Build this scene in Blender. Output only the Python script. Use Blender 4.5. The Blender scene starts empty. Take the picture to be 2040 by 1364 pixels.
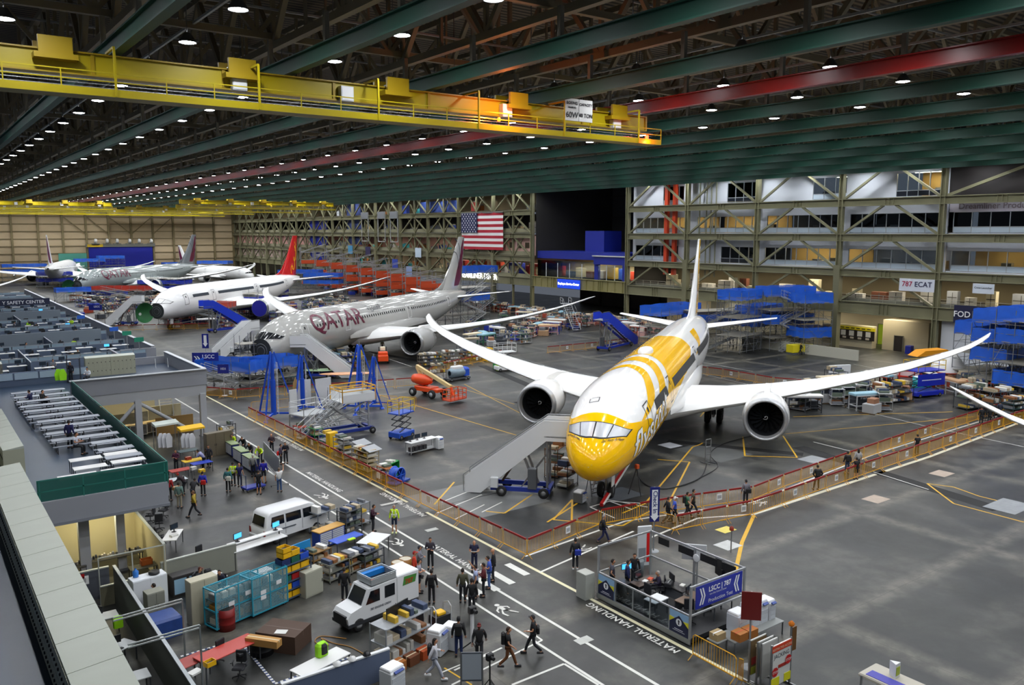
import bpy, math, random
import numpy as np
from mathutils import Vector, Matrix
SC = bpy.context.scene
COL = SC.collection
PI = math.pi
# ---------------------------------------------------------------- camera
F_PX, HC = 1658.0, 17.87
PITCH = math.atan(220 / F_PX)
YAW = math.atan2(1229, math.hypot(F_PX, 220))
cam_data = bpy.data.cameras.new('camera')
cam = bpy.data.objects.new('camera', cam_data)
COL.objects.link(cam)
cam_data.sensor_width = 36
cam_data.lens = 36 * F_PX / 2040
cam_data.clip_start = .5
cam_data.clip_end = 1500
cam.location = (0, 0, HC)
cam.rotation_euler = (PI / 2 - PITCH, 0, -YAW)
SC.camera = cam
_h = np.array([math.sin(YAW), math.cos(YAW), 0])
_r = np.array([math.cos(YAW), -math.sin(YAW), 0])
_f = _h * math.cos(PITCH) + np.array([0, 0, -math.sin(PITCH)])
_u = np.cross(_r, _f)
def P(px, py, z=0.0):
    "floor (or level z) point seen at a photo pixel"
    d = _f + (px - 1020) / F_PX * _r + (682 - py) / F_PX * _u
    t = (z - HC) / d[2]
    return (float(d[0] * t), float(d[1] * t), z)
def PXp(px, py, X):
    "point on the plane x = X"
    d = _f + (px - 1020) / F_PX * _r + (682 - py) / F_PX * _u
    t = X / d[0]
    return (X, float(d[1] * t), float(HC + d[2] * t))
def PYp(px, py, Y):
    d = _f + (px - 1020) / F_PX * _r + (682 - py) / F_PX * _u
    t = Y / d[1]
    return (float(d[0] * t), Y, float(HC + d[2] * t))
# ---------------------------------------------------------------- light and exposure
SC.view_settings.view_transform = 'Standard'
SC.view_settings.look = 'None'
SC.view_settings.exposure = 0.62
SC.view_settings.gamma = 1.0
SC.view_settings.use_curve_mapping = False
world = bpy.data.worlds.new('world')
SC.world = world
world.use_nodes = True
world.node_tree.nodes['Background'].inputs[0].default_value = (.55, .62, .75, 1)
world.node_tree.nodes['Background'].inputs[1].default_value = .12
SC.cycles.max_bounces = 5
SC.cycles.diffuse_bounces = 2
SC.cycles.glossy_bounces = 3
SC.cycles.transmission_bounces = 4
SC.cycles.transparent_max_bounces = 12
SC.cycles.caustics_reflective = False
SC.cycles.caustics_refractive = False
SC.cycles.use_denoising = True
SC.cycles.use_adaptive_sampling = True
SC.cycles.adaptive_threshold = 0.02
SC.cycles.sample_clamp_indirect = 4
LAMP_W = 1000      # watts of one high bay lamp
LAMP_GLOW = 25
# ---------------------------------------------------------------- materials
def lin(c):
    if isinstance(c, str):
        c = [int(c[i:i + 2], 16) / 255 for i in (0, 2, 4)]
    return tuple((x / 12.92 if x <= .04045 else ((x + .055) / 1.055) ** 2.4) for x in c) + (1.0,)
MATS = {}
def mat(hexc, rough=.55, metal=0, emit=0, var=0, scale=3.0, alpha=1, name=None):
    key = (hexc, rough, metal, emit, var, scale, alpha)
    if key in MATS: return MATS[key]
    m = bpy.data.materials.new(name or 'surface_' + hexc)
    m.use_nodes = True
    nt = m.node_tree
    b = nt.nodes['Principled BSDF']
    c = lin(hexc)
    b.inputs['Base Color'].default_value = c
    b.inputs['Roughness'].default_value = rough
    b.inputs['Metallic'].default_value = metal
    if alpha < 1: b.inputs['Alpha'].default_value = alpha
    if emit:
        b.inputs['Emission Color'].default_value = c
        b.inputs['Emission Strength'].default_value = emit
    if var:
        tc = nt.nodes.new('ShaderNodeTexCoord'); n = nt.nodes.new('ShaderNodeTexNoise')
        n.inputs['Scale'].default_value = scale; n.inputs['Detail'].default_value = 5
        nt.links.new(tc.outputs['Object'], n.inputs['Vector'])
        mx = nt.nodes.new('ShaderNodeMix'); mx.data_type = 'RGBA'
        mx.inputs[6].default_value = tuple(x * (1 - var) for x in c[:3]) + (1,)
        mx.inputs[7].default_value = tuple(min(1, x * (1 + var)) for x in c[:3]) + (1,)
        nt.links.new(n.outputs['Fac'], mx.inputs[0]); nt.links.new(mx.outputs[2], b.inputs['Base Color'])
    MATS[key] = m
    return m
def M(x):
    "material from a material, a hex string or a tuple of mat() arguments"
    if isinstance(x, str): return mat(x)
    if isinstance(x, tuple): return mat(*x)
    return x
STEEL = ('9a9c9e', .35, .8)
ALU = ('b8babd', .4, .6)
BLACK = ('16171a', .5)
RUB = ('1a1a1b', .8)
WHITE = ('e8e8e6', .4)
# ---------------------------------------------------------------- mesh builder
class MB:
    def __init__(s): s.v = []; s.f = []; s.mi = []; s.ms = []; s.sm = []
    def m(s, mt):
        mt = M(mt)
        if mt not in s.ms: s.ms.append(mt)
        return s.ms.index(mt)
    def add(s, vs, fs, mt, smooth=False):
        o = len(s.v); k = s.m(mt)
        s.v.extend([tuple(map(float, a)) for a in vs])
        for f in fs:
            s.f.append([o + i for i in f]); s.mi.append(k); s.sm.append(smooth)
        return s
    def box(s, c, d, mt, rz=0, tilt=None):
        "c centre, d sizes"
        x, y, z = d[0] / 2, d[1] / 2, d[2] / 2
        vs = [Vector((i * x, j * y, k * z)) for k in (-1, 1) for j in (-1, 1) for i in (-1, 1)]
        if tilt: vs = [Matrix.Rotation(tilt[1], 3, tilt[0]) @ v for v in vs]
        if rz: vs = [Matrix.Rotation(rz, 3, 'Z') @ v for v in vs]
        vs = [v + Vector(c) for v in vs]
        return s.add(vs, [(0, 2, 3, 1), (4, 5, 7, 6), (0, 1, 5, 4), (2, 6, 7, 3), (0, 4, 6, 2), (1, 3, 7, 5)], mt)
    def bb(s, a, b, mt):
        "box from corner a to corner b"
        return s.box([(a[i] + b[i]) / 2 for i in range(3)], [abs(b[i] - a[i]) for i in range(3)], mt)
    def rbox(s, c, d, mt, r=.05):
        "box with rounded upright edges and chamfered top"
        x, y, z = d[0] / 2, d[1] / 2, d[2] / 2
        pts = []
        for sx, sy in ((1, 1), (-1, 1), (-1, -1), (1, -1)):
            a0 = math.atan2(sy, sx) - PI / 4
            for k in range(3):
                a = a0 + k * PI / 4
                pts.append((sx * (x - r) + r * math.cos(a), sy * (y - r) + r * math.sin(a)))
        n = len(pts); vs = []
        for zz, ins in ((-z, 0), (z - r, 0), (z, r * .7)):
            for px_, py_ in pts:
                vs.append((c[0] + px_ * (1 - ins / max(x, .01)), c[1] + py_ * (1 - ins / max(y, .01)), c[2] + zz))
        fs = [[k * n + i, k * n + (i + 1) % n, (k + 1) * n + (i + 1) % n, (k + 1) * n + i] for k in range(2) for i in range(n)]
        fs += [list(range(n))[::-1], [2 * n + i for i in range(n)]]
        return s.add(vs, fs, mt)
    def bar(s, p, q, w, mt, h=None):
        "rectangular bar between two points"
        p, q = Vector(p), Vector(q); d = q - p
        if d.length < 1e-6: return s
        d.normalize(); up = Vector((0, 0, 1)) if abs(d.z) < .95 else Vector((1, 0, 0))
        a = d.cross(up).normalized() * (w / 2); b = a.cross(d).normalized() * ((h or w) / 2)
        vs = [e + i * a + j * b for e in (p, q) for i, j in ((-1, -1), (1, -1), (1, 1), (-1, 1))]
        return s.add(vs, [(0, 1, 2, 3), (7, 6, 5, 4), (0, 4, 5, 1), (1, 5, 6, 2), (2, 6, 7, 3), (3, 7, 4, 0)], mt)
    def cyl(s, p, q, r, mt, n=8, r2=None, caps=True):
        p, q = Vector(p), Vector(q); d = (q - p).normalized(); r2 = r if r2 is None else r2
        up = Vector((0, 0, 1)) if abs(d.z) < .95 else Vector((1, 0, 0))
        a = d.cross(up).normalized(); b = a.cross(d).normalized()
        vs = []
        for e, rr in ((p, r), (q, r2)):
            for i in range(n):
                t = 2 * PI * i / n
                vs.append(e + a * math.cos(t) * rr + b * math.sin(t) * rr)
        s.add(vs, [[i, (i + 1) % n, n + (i + 1) % n, n + i] for i in range(n)], mt, n > 6)
        if caps: s.add(vs, [list(range(n))[::-1], [n + i for i in range(n)]], mt)
        return s
    def tube(s, pts, r, mt, n=6):
        for i in range(len(pts) - 1): s.cyl(pts[i], pts[i + 1], r, mt, n)
        return s
    def lathe(s, prof, mt, c=(0, 0, 0), axis='Z', n=16, smooth=True, ang=2 * PI):
        "prof: list of (along axis, radius)"
        full = abs(ang - 2 * PI) < 1e-6; k = n if full else n + 1; vs = []
        for a, r in prof:
            for i in range(k):
                t = ang * i / n
                u, v = r * math.cos(t), r * math.sin(t)
                q = {'Z': (u, v, a), 'X': (a, u, v), 'Y': (u, a, v)}[axis]
                vs.append((q[0] + c[0], q[1] + c[1], q[2] + c[2]))
        fs = [[j * k + i, j * k + (i + 1) % k, (j + 1) * k + (i + 1) % k, (j + 1) * k + i]
              for j in range(len(prof) - 1) for i in range(n)]
        return s.add(vs, fs, mt, smooth)
    def wheel(s, c, r, w, axis='Y', hub=('8a8c8e', .4, .5)):
        s.lathe([(-w / 2, r * .55), (-w / 2, r * .9), (-w * .3, r), (w * .3, r), (w / 2, r * .9), (w / 2, r * .55)], RUB, c, axis, 14)
        s.lathe([(-w * .42, 0.001), (-w * .42, r * .56), (w * .42, r * .56), (w * .42, .001)], hub, c, axis, 14)
        return s
    def prism(s, pts, d, mt, axis='Z', at=0):
        "extrude a 2D polygon by d along an axis"
        n = len(pts)
        def q(u, v, w): return {'Z': (u, v, w), 'Y': (u, w, v), 'X': (w, u, v)}[axis]
        vs = [q(u, v, at) for u, v in pts] + [q(u, v, at + d) for u, v in pts]
        return s.add(vs, [list(range(n))[::-1], [n + i for i in range(n)]] + [[i, (i + 1) % n, n + (i + 1) % n, n + i] for i in range(n)], mt)
    def grid(s, G, mt, smooth=True):
        "G[i][j] of points"
        a, b = len(G), len(G[0])
        return s.add([p for row in G for p in row], [[i * b + j, i * b + j + 1, (i + 1) * b + j + 1, (i + 1) * b + j] for i in range(a - 1) for j in range(b - 1)], mt, smooth)
    def xf(s, mx, start=0):
        s.v[start:] = [tuple(mx @ Vector(v)) for v in s.v[start:]]; return s
    def mesh(s, name):
        me = bpy.data.meshes.new(name)
        me.from_pydata(s.v, [], s.f)
        for m in s.ms: me.materials.append(m)
        me.polygons.foreach_set('material_index', s.mi)
        me.polygons.foreach_set('use_smooth', s.sm)
        me.update()
        return me
    def build(s, name, parent=None):
        o = bpy.data.objects.new(name, s.mesh(name)); COL.objects.link(o)
        if parent: o.parent = parent
        return o
def tag(o, label=None, cat=None, group=None, kind=None):
    if label: o['label'] = label
    if cat: o['category'] = cat
    if group: o['group'] = group
    if kind: o['kind'] = kind
    return o
def thing(name, label, cat, loc=(0, 0, 0), rz=0, group=None):
    o = bpy.data.objects.new(name, None); COL.objects.link(o)
    o.empty_display_size = .2
    o.location = loc; o.rotation_euler = (0, 0, rz)
    return tag(o, label, cat, group)
def struct(name, mb, label=None):
    return tag(mb.build(name), label, None, None, 'structure')
def one(name, mb, label, cat, loc=(0, 0, 0), rz=0, group=None):
    o = mb.build(name); o.location = loc; o.rotation_euler = (0, 0, rz)
    return tag(o, label, cat, group)
KIDS = {}
def dup(root, loc, rz=None, label=None, group=None, recolor=None, sc=None):
    "copy a thing with its parts and sub-parts; recolor swaps materials on the copies"
    def cp(o, par):
        c = o.copy(); COL.objects.link(c)
        if par is not None: c.parent = par
        if recolor and c.type == 'MESH':
            for i, sl in enumerate(c.material_slots):
                for a, b in recolor:
                    if sl.material == M(a):
                        sl.link = 'OBJECT'; sl.material = M(b)
        for k in KIDS.get(o.name, []): cp(k, c)
        return c
    if root.name not in KIDS:
        def reg(o):
            KIDS[o.name] = list(o.children)
            for k in o.children: reg(k)
        reg(root)
    r = cp(root, None)
    r.location = loc
    if rz is not None: r.rotation_euler = (0, 0, rz)
    if sc: r.scale = sc if isinstance(sc, tuple) else (sc,) * 3
    if label: r['label'] = label
    if group: r['group'] = group
    return r
ORD = ['first', 'second', 'third', 'fourth', 'fifth', 'sixth', 'seventh', 'eighth', 'ninth', 'tenth', 'eleventh', 'twelfth',
       'thirteenth', 'fourteenth', 'fifteenth', 'sixteenth', 'seventeenth', 'eighteenth', 'nineteenth', 'twentieth']
TENS = {2: 'twenty', 3: 'thirty', 4: 'forty', 5: 'fifty'}
def nth(i):
    "0 -> first"
    if i < 20: return ORD[i]
    t, u = divmod(i + 1, 10)
    return (TENS[t][:-1] + 'ieth') if u == 0 else TENS[t] + '-' + ORD[u - 1]
class Proto:
    "builds a thing once, later calls copy it"
    def __init__(s, fn): s.fn = fn; s.p = {}
    def __call__(s, loc, rz, label, group=None, recolor=None, key=None, sc=None, **kw):
        k = key or tuple(sorted(kw.items()))
        if len(loc) == 2: loc = (loc[0], loc[1], 0)
        if k not in s.p:
            o = s.fn(**kw); s.p[k] = o
            if recolor is None:
                o.location = loc; o.rotation_euler = (0, 0, rz); o['label'] = label
                if group: o['group'] = group
                if sc: o.scale = sc if isinstance(sc, tuple) else (sc,) * 3
                return o
            r = dup(o, loc, rz, label, group, recolor, sc)
            def rm(q):
                for c in list(q.children): rm(c)
                COL.objects.unlink(q)
            rm(o)
            return r
        return dup(s.p[k], loc, rz, label, group, recolor, sc)
def text_mesh(txt, size=1.0, bold=0.0, align='LEFT', cuts=0, space=1.0, extrude=0):
    "2D text outline as (verts, faces)"
    cu = bpy.data.curves.new('lettering', 'FONT'); cu.body = txt; cu.size = size; cu.offset = bold
    cu.align_x = align; cu.resolution_u = 3; cu.space_character = space; cu.extrude = extrude
    ob = bpy.data.objects.new('lettering', cu); COL.objects.link(ob)
    dg = bpy.context.evaluated_depsgraph_get(); dg.update()
    me = bpy.data.meshes.new_from_object(ob.evaluated_get(dg))
    if cuts:
        import bmesh
        bm = bmesh.new(); bm.from_mesh(me)
        bmesh.ops.triangulate(bm, faces=bm.faces)
        for _ in range(cuts):
            bmesh.ops.subdivide_edges(bm, edges=[e for e in bm.edges if e.calc_length() > size * .14], cuts=1, use_grid_fill=False)
            bmesh.ops.triangulate(bm, faces=bm.faces)
        bm.to_mesh(me); bm.free()
    vs = [tuple(v.co) for v in me.vertices]; fs = [list(p.vertices) for p in me.polygons]
    bpy.data.objects.remove(ob); bpy.data.curves.remove(cu); bpy.data.meshes.remove(me)
    return vs, fs
def add_text(mb, txt, mx, size, mt, bold=0.0, align='CENTER', space=1.0):
    vs, fs = text_mesh(txt, size, bold, align, 0, space)
    mb.add([mx @ Vector(v) for v in vs], fs, mt)
def on_wall(o, normal_rz, up=True):
    "matrix for text standing upright, reading direction turned by normal_rz about z"
    return Matrix.Translation(o) @ Matrix.Rotation(normal_rz, 4, 'Z') @ Matrix.Rotation(PI / 2, 4, 'X')
# ================================================================ building shell
random.seed(7)
BEAMX = [9.2 + 8.65 * i for i in range(13)]
BEAMX[4] = 43.8
FX0 = 115.0                                    # plane of the office steelwork
def floor_mat():
    m = bpy.data.materials.new('sealed_concrete'); m.use_nodes = True
    nt = m.node_tree; b = nt.nodes['Principled BSDF']; N = nt.nodes.new; Lk = nt.links.new
    g = N('ShaderNodeNewGeometry'); sx = N('ShaderNodeSeparateXYZ'); Lk(g.outputs['Position'], sx.inputs[0])
    def math_(op, a, b_=None):
        n = N('ShaderNodeMath'); n.operation = op
        for i, v in enumerate((a, b_)):
            if v is None: continue
            if hasattr(v, 'links'): Lk(v, n.inputs[i])
            else: n.inputs[i].default_value = v
        return n.outputs[0]
    def noise(sc, det, rough=.6, dist=0):
        n = N('ShaderNodeTexNoise'); n.inputs['Scale'].default_value = sc; n.inputs['Detail'].default_value = det
        n.inputs['Roughness'].default_value = rough; n.inputs['Distortion'].default_value = dist
        Lk(g.outputs['Position'], n.inputs['Vector']); return n.outputs['Fac']
    def joint(out, step, off, w):
        "distance to the nearest slab joint, 1 on the joint"
        a = math_('ADD', out, off); a = math_('DIVIDE', a, step); f = math_('FRACT', a); f = math_('SUBTRACT', f, .5); f = math_('ABSOLUTE', f)
        f = math_('SUBTRACT', .5, f); f = math_('MULTIPLY', f, step); f = math_('DIVIDE', f, w); f = math_('SUBTRACT', 1.0, f); return math_('MAXIMUM', f, 0.0)
    big = noise(.09, 3, .6, .6); fine = noise(1.1, 6, .6); mid = noise(.35, 6, .65, .4)
    r = N('ShaderNodeValToRGB'); Lk(math_('ADD', math_('MULTIPLY', big, .5), math_('MULTIPLY', mid, .5)), r.inputs[0])
    e = r.color_ramp.elements; e[0].position = .42; e[0].color = lin('202222'); e[1].position = .58; e[1].color = lin('4c4c47')
    k = e.new(.5); k.color = lin('323331')
    jw = math_('MAXIMUM', joint(sx.outputs[0], 15.2, -3.0, .9), joint(sx.outputs[1], 7.6, 2.0, .8))
    jw = math_('MULTIPLY', jw, math_('ADD', fine, -.05))
    mx = N('ShaderNodeMix'); mx.data_type = 'RGBA'; Lk(math_('MULTIPLY', jw, 1.1), mx.inputs[0]); Lk(r.outputs[0], mx.inputs[6]); mx.inputs[7].default_value = lin('7c786c')
    jt = math_('MAXIMUM', joint(sx.outputs[0], 15.2, -3.0, .035), joint(sx.outputs[1], 7.6, 2.0, .03))
    m2 = N('ShaderNodeMix'); m2.data_type = 'RGBA'; Lk(math_('MULTIPLY', jt, .6), m2.inputs[0]); Lk(mx.outputs[2], m2.inputs[6]); m2.inputs[7].default_value = lin('2a2a2a')
    m3 = N('ShaderNodeMix'); m3.data_type = 'RGBA'; m3.blend_type = 'MULTIPLY'; m3.inputs[0].default_value = .55
    r2 = N('ShaderNodeValToRGB'); Lk(fine, r2.inputs[0]); r2.color_ramp.elements[0].position = .38; r2.color_ramp.elements[0].color = (.36, .36, .36, 1); r2.color_ramp.elements[1].position = .6
    Lk(m2.outputs[2], m3.inputs[6]); Lk(r2.outputs[0], m3.inputs[7]); Lk(m3.outputs[2], b.inputs['Base Color'])
    r3 = N('ShaderNodeMapRange'); Lk(mid, r3.inputs[0]); r3.inputs[1].default_value = .2; r3.inputs[2].default_value = .8; r3.inputs[3].default_value = .3; r3.inputs[4].default_value = .5
    Lk(r3.outputs[0], b.inputs['Roughness']); b.inputs['Specular IOR Level'].default_value = .5
    return m
FLOOR = floor_mat()
mb = MB(); mb.bb((-30, -12, -.3), (150, 372, 0), FLOOR); struct('floor', mb, 'dark sealed concrete factory floor with pale slab joints')
# roof deck
def deck_mat():
    m = bpy.data.materials.new('roof_deck'); m.use_nodes = True; nt = m.node_tree; b = nt.nodes['Principled BSDF']
    g = nt.nodes.new('ShaderNodeNewGeometry'); w = nt.nodes.new('ShaderNodeTexWave'); w.inputs['Scale'].default_value = .45; w.bands_direction = 'Y'
    w.inputs['Distortion'].default_value = .4
    nt.links.new(g.outputs['Position'], w.inputs['Vector']); r = nt.nodes.new('ShaderNodeValToRGB'); nt.links.new(w.outputs['Fac'], r.inputs[0])
    r.color_ramp.elements[0].color = lin('1c1813'); r.color_ramp.elements[1].color = lin('7a6c5a'); nt.links.new(r.outputs[0], b.inputs['Base Color']); b.inputs['Roughness'].default_value = .8
    return m
mb = MB(); mb.bb((-30, -12, 35.2), (150, 372, 35.6), deck_mat()); struct('ceiling', mb, 'brown corrugated roof deck above the trusses')
GRN = ('0d4435', .55, 0, 0, .2, .12); RED = ('8c120e', .32, 0, 0, .2, .3)
trim_i = [0]
def trim(mb, label):
    trim_i[0] += 1
    return struct('trim_%d' % trim_i[0], mb, label)
for i, x in enumerate(BEAMX):
    mb = MB(); c = RED if i == 4 else GRN
    mb.bb((x - .05, -10, 26.36), (x + .05, 355, 27.1), c); mb.bb((x - .24, -10, 26.3), (x + .24, 355, 26.37), c); mb.bb((x - .24, -10, 27.07), (x + .24, 355, 27.14), c)
    y = -6
    while y < 355:
        mb.bb((x - .12, y, 27.1), (x + .12, y + .25, 28.6), ('6f6a5c', .6)); y += 7.6
    trim(mb, 'red crane runway beam under the roof' if i == 4 else 'dark green crane runway beam under the roof, %s from the left' % nth(i))
TAN = ('7c715a', .6, 0, 0, .2, .5)
def truss(mb, axis, at, a, b, z0, z1, step, w=.3):
    def q(u, z): return (at, u, z) if axis == 'Y' else (u, at, z)
    mb.bar(q(a, z0), q(b, z0), w, TAN); mb.bar(q(a, z1), q(b, z1), w, TAN)
    u = a; k = 0
    while u < b - .1:
        v = min(u + step, b); m = (u + v) / 2
        mb.bar(q(u, z0), q(m, z1), w * .75, TAN); mb.bar(q(m, z1), q(v, z0), w * .75, TAN); mb.bar(q(u, z0), q(u, z1), w * .6, TAN); mb.bar(q(m, z0), q(m, z1), w * .4, TAN)
        u = v
for i in range(13):
    if i % 2 and i > 5: continue
    mb = MB(); truss(mb, 'Y', BEAMX[i] + 1.1, -8, 355, 28.75, 34.4, 9.6, .42); trim(mb, 'tan steel roof truss running along the hall')
for i in range(22):
    y = 4 + 15.2 * i
    if y > 350: break
    mb = MB(); truss(mb, 'X', y, -8, 116, 29.3, 34.6, 8.65, .36); trim(mb, 'tan steel roof truss crossing the hall')
mb = MB()
for i in range(40): mb.bar((-8, -6 + i * 9.1, 30.6 + (i % 3) * .8), (116, -6 + i * 9.1, 30.6 + (i % 3) * .8), .12, ('a3a5a4', .4, .4))
for i in range(12): mb.bar((5 + i * 9.3, -8, 29.4), (5 + i * 9.3, 350, 29.4), .14, ('b4b6b4', .4, .4))
trim(mb, 'grey pipes and conduits between the roof trusses')
# ---------------------------------------------------------------- high bay lamps
LZ = 28.17
LAMPX = [57.0 + 8.65 * k for k in range(-6, 7)]
def glow(hexc, s):
    m = mat(hexc, .5, 0, s); m.cycles.emission_sampling = 'NONE'; return m
LG = glow('f3f7ff', LAMP_GLOW)
spots = sorted([(math.hypot(x, y), x, 31.9 + 8.45 * j) for x in LAMPX for j in range(38) for y in [31.9 + 8.45 * j] if x / y > .055 and not (x > 108 and y < 40)], key=lambda q: q[0])
hous = MB(); hous.lathe([(.55, .08), (.5, .2), (.1, .46), (0, .48)], ('5d6062', .4, .5), (0, 0, 0), 'Z', 10); hous.cyl((0, 0, .5), (0, 0, 7.02), .03, '555555', 5)
disc = MB(); disc.lathe([(.02, .45), (-.03, .3), (-.05, .001)], LG, (0, 0, 0), 'Z', 10)
hm_, dm_ = hous.mesh('lamp_housing'), disc.mesh('lamp_lens')
ld = bpy.data.lights.new('lamp_light', 'SPOT'); ld.energy = LAMP_W; ld.spot_size = math.radians(165); ld.spot_blend = .7; ld.shadow_soft_size = .4; ld.color = (.93, .96, 1.0)
def add_light(x, y, z, par):
    l = bpy.data.objects.new('lamp_light', ld); COL.objects.link(l); l.parent = par; l.location = (x, y, z)
def lampseg(y): return 'far end' if y > 220 else ('middle' if y > 110 else 'near part')
for n, (_, x, y) in enumerate(spots[:285]):
    xi = LAMPX.index(x)
    o = thing('high_bay_lamp', 'round white high bay lamp, %s lamp of the %s row from the left' % (nth(int(round((y - 31.9) / 8.45))), nth(xi)), 'lamp', (x, y, LZ), 0, 'high bay lamps under the roof')
    a = bpy.data.objects.new('housing', hm_); COL.objects.link(a); a.parent = o
    b = bpy.data.objects.new('lens', dm_); COL.objects.link(b); b.parent = o
    add_light(0, 0, -.12, o)
rest = MB()
for _, x, y in spots[285:]:
    rest.lathe([(.5, .1), (0, .48)], ('5d6062', .4, .5), (x, y, LZ), 'Z', 6); rest.lathe([(.02, .45), (-.05, .001)], LG, (x, y, LZ), 'Z', 6)
ro = tag(rest.build('distant_lamps'), 'far rows of round white high bay lamps under the roof', 'lamps', None, 'stuff')
for n, (_, x, y) in enumerate(spots[285:]): add_light(x, y, 27.88, ro)
for n in range(32):                            # wall row lighting the office frontage
    y = 36 + 8.45 * n; o = thing('high_bay_lamp', 'lamp of the row along the office frontage, %s from the right' % nth(n), 'lamp', (113.3, y, 27.6), 0, 'lamps along the office frontage')
    for nm, me in (('housing', hm_), ('lens', dm_)): q = bpy.data.objects.new(nm, me); COL.objects.link(q); q.parent = o
    add_light(0, 0, -.12, o)
for x in LAMPX:                                # rows above and behind the viewpoint light the foreground
    for y in (-1.9, 6.55, 15, 23.45):
        if x / max(y, 1) > .8 or x < 40:
            l = bpy.data.objects.new('lamp_light', ld); COL.objects.link(l); l.location = (x, y, 27.9)
# ---------------------------------------------------------------- overhead cranes
CY = ('b3a006', .4); CYD = ('a58a10', .4)
def crane(L=42.6):
    t = thing('overhead_crane', 'yellow bridge crane', 'crane')
    g = MB(); g.bb((0, .9, 1.0), (L, 1.7, 2.0), CY); g.bb((0, .75, 1.95), (L, 1.85, 2.02), CYD); g.bb((0, .75, .96), (L, 1.85, 1.03), CYD)
    for i in range(8): g.bb((L * i / 7 - .08, .82, 1.03), (L * i / 7 + .08, .9, 1.95), CYD)
    g.build('bridge_girder', t)
    w = MB(); w.bb((0, -.65, -.1), (L, .75, -.03), ('7d6d18', .5)); w.bb((0, -.7, -.12), (L, -.62, .22), CY); w.build('walkway', t)
    r = MB(); n = int(L / 2.15)
    for z in (.55, .95): r.bar((0, -.66, z), (L, -.66, z), .05, CY)
    for i in range(n + 1):
        x = L * i / n
        r.bar((x, -.66, 0), (x, -.66, .95), .05, CY)
        if i % 3 == 0: r.bar((x, -.7, -.1), (x, -.7, 2.1), .1, CY); r.bar((x, -.7, 2.1), (x, 1.0, 2.1), .1, CY)
    r.build('railing', t)
    c = MB()
    for k, z in enumerate((.15, .27, .4, .55, .72)): c.bar((0, .55 - .1 * k, z), (L, .55 - .1 * k, z), .035, ('dfe2e4', .25, .8))
    c.build('conduit', t)
    for x in (4.5, 13, 22, 30.7, 39.5):
        k = MB(); k.bb((x - .9, .2, 1.5), (x + .9, 2.2, 1.75), CYD); k.bb((x - .7, .3, 1.75), (x + .7, .5, 2.5), CYD); k.bb((x - .7, 1.9, 1.75), (x + .7, 2.1, 2.5), CYD)
        for dx in (-.5, .5): k.cyl((x + dx, .6, 2.02), (x + dx, .9, 2.02), .14, '333333', 10); k.cyl((x + dx, 1.5, 2.02), (x + dx, 1.8, 2.02), .14, '333333', 10)
        k.build('end_truck', t)
    for i, x in enumerate((12.5, 18.5, 29.5, 39.0)):
        b = MB(); b.bb((x, .45, .95), (x + .75, .85, 1.75), ('cfd3d6', .4)); b.bb((x + .05, .43, 1.0), (x + .7, .45, 1.7), ('e4e6e8', .4)); b.build('electrical_box', t)
    return t
CRX = 2.0
cr = crane(); cr.location = (CRX, 43.4, 24.15)
cr['label'] = 'long yellow bridge crane with railed walkway overhead, carrying the 40 ton sign'
dup_crane = []
for i, (x, y, lab) in enumerate(((10, 316, 'yellow bridge crane farthest left against the tan end wall'), (52, 332, 'yellow bridge crane against the tan end wall, right of the leftmost one'),
                     (70, 268, 'yellow bridge crane far back above the red airliner tail'), (62, 300, 'yellow bridge crane far back left of the open steel bays'), (24, 340, 'yellow bridge crane nearest the tan end wall'), (8, 262, 'nearest of the far yellow cranes on the left'), (60, 226, 'nearest of the far yellow cranes in the middle'), (14, 292, 'yellow bridge crane between the left far cranes'), (66, 346, 'yellow bridge crane at the right end of the tan wall'))):
    dup(cr, (x, y, 24.15), 0, lab, 'far cranes', sc=(1, 1, 1))
sg = thing('crane_sign', 'white crane capacity sign reading 60W and 40 TON hung on the crane walkway', 'sign', PYp(1153, 220, 42.66))
mb = MB(); mb.box((0, 0, 0), (2.35, .05, 1.4), ('d8d8d4', .5)); mb.box((0, -.03, 0), (.02, .01, 1.4), '555555'); mb.build('panel', sg)
mb = MB()
for t_, x, z, s_ in (('BOEING', -.6, .34, .26), ('CRANE NO.', -.6, .1, .13), ('60W', -.6, -.5, .52), ('CAPACITY', .58, .3, .24), ('40 TON', .58, -.42, .34)):
    add_text(mb, t_, on_wall((x, -.045, z), 0), s_, '15161a', .008)
mb.build('lettering', sg)
bl = thing('warning_beacon', 'small red beacon hanging at the right end of the crane', 'beacon', (43.2, 42.75, 24.35))
mb = MB(); mb.lathe([(0, .12), (.25, .12), (.3, .02)], mat('ff2a10', .4, 0, 14), (0, 0, 0), 'Z', 8); mb.build('lens', bl)
bp = bpy.data.lights.new('beacon_light', 'POINT'); bp.energy = 60; bp.color = (1, .12, .03); bp.shadow_soft_size = .12
lo = bpy.data.objects.new('beacon_light', bp); COL.objects.link(lo); lo.parent = bl; lo.location = (0, -.3, -.2)
ob_ = thing('warning_beacon', 'orange beacon on the crane walkway beside the capacity sign', 'beacon', (30.6, 43.0, 24.65))
mb = MB(); mb.lathe([(0, .1), (.2, .1), (.25, .02)], mat('ff7a20', .4, 0, 3), (0, 0, 0), 'Z', 8); mb.build('lens', ob_)
bp2 = bpy.data.lights.new('beacon_light', 'POINT'); bp2.energy = 220; bp2.color = (1, .2, .02); bp2.shadow_soft_size = .15
lo = bpy.data.objects.new('beacon_light', bp2); COL.objects.link(lo); lo.parent = ob_; lo.location = (0, -.9, .4)
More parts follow.
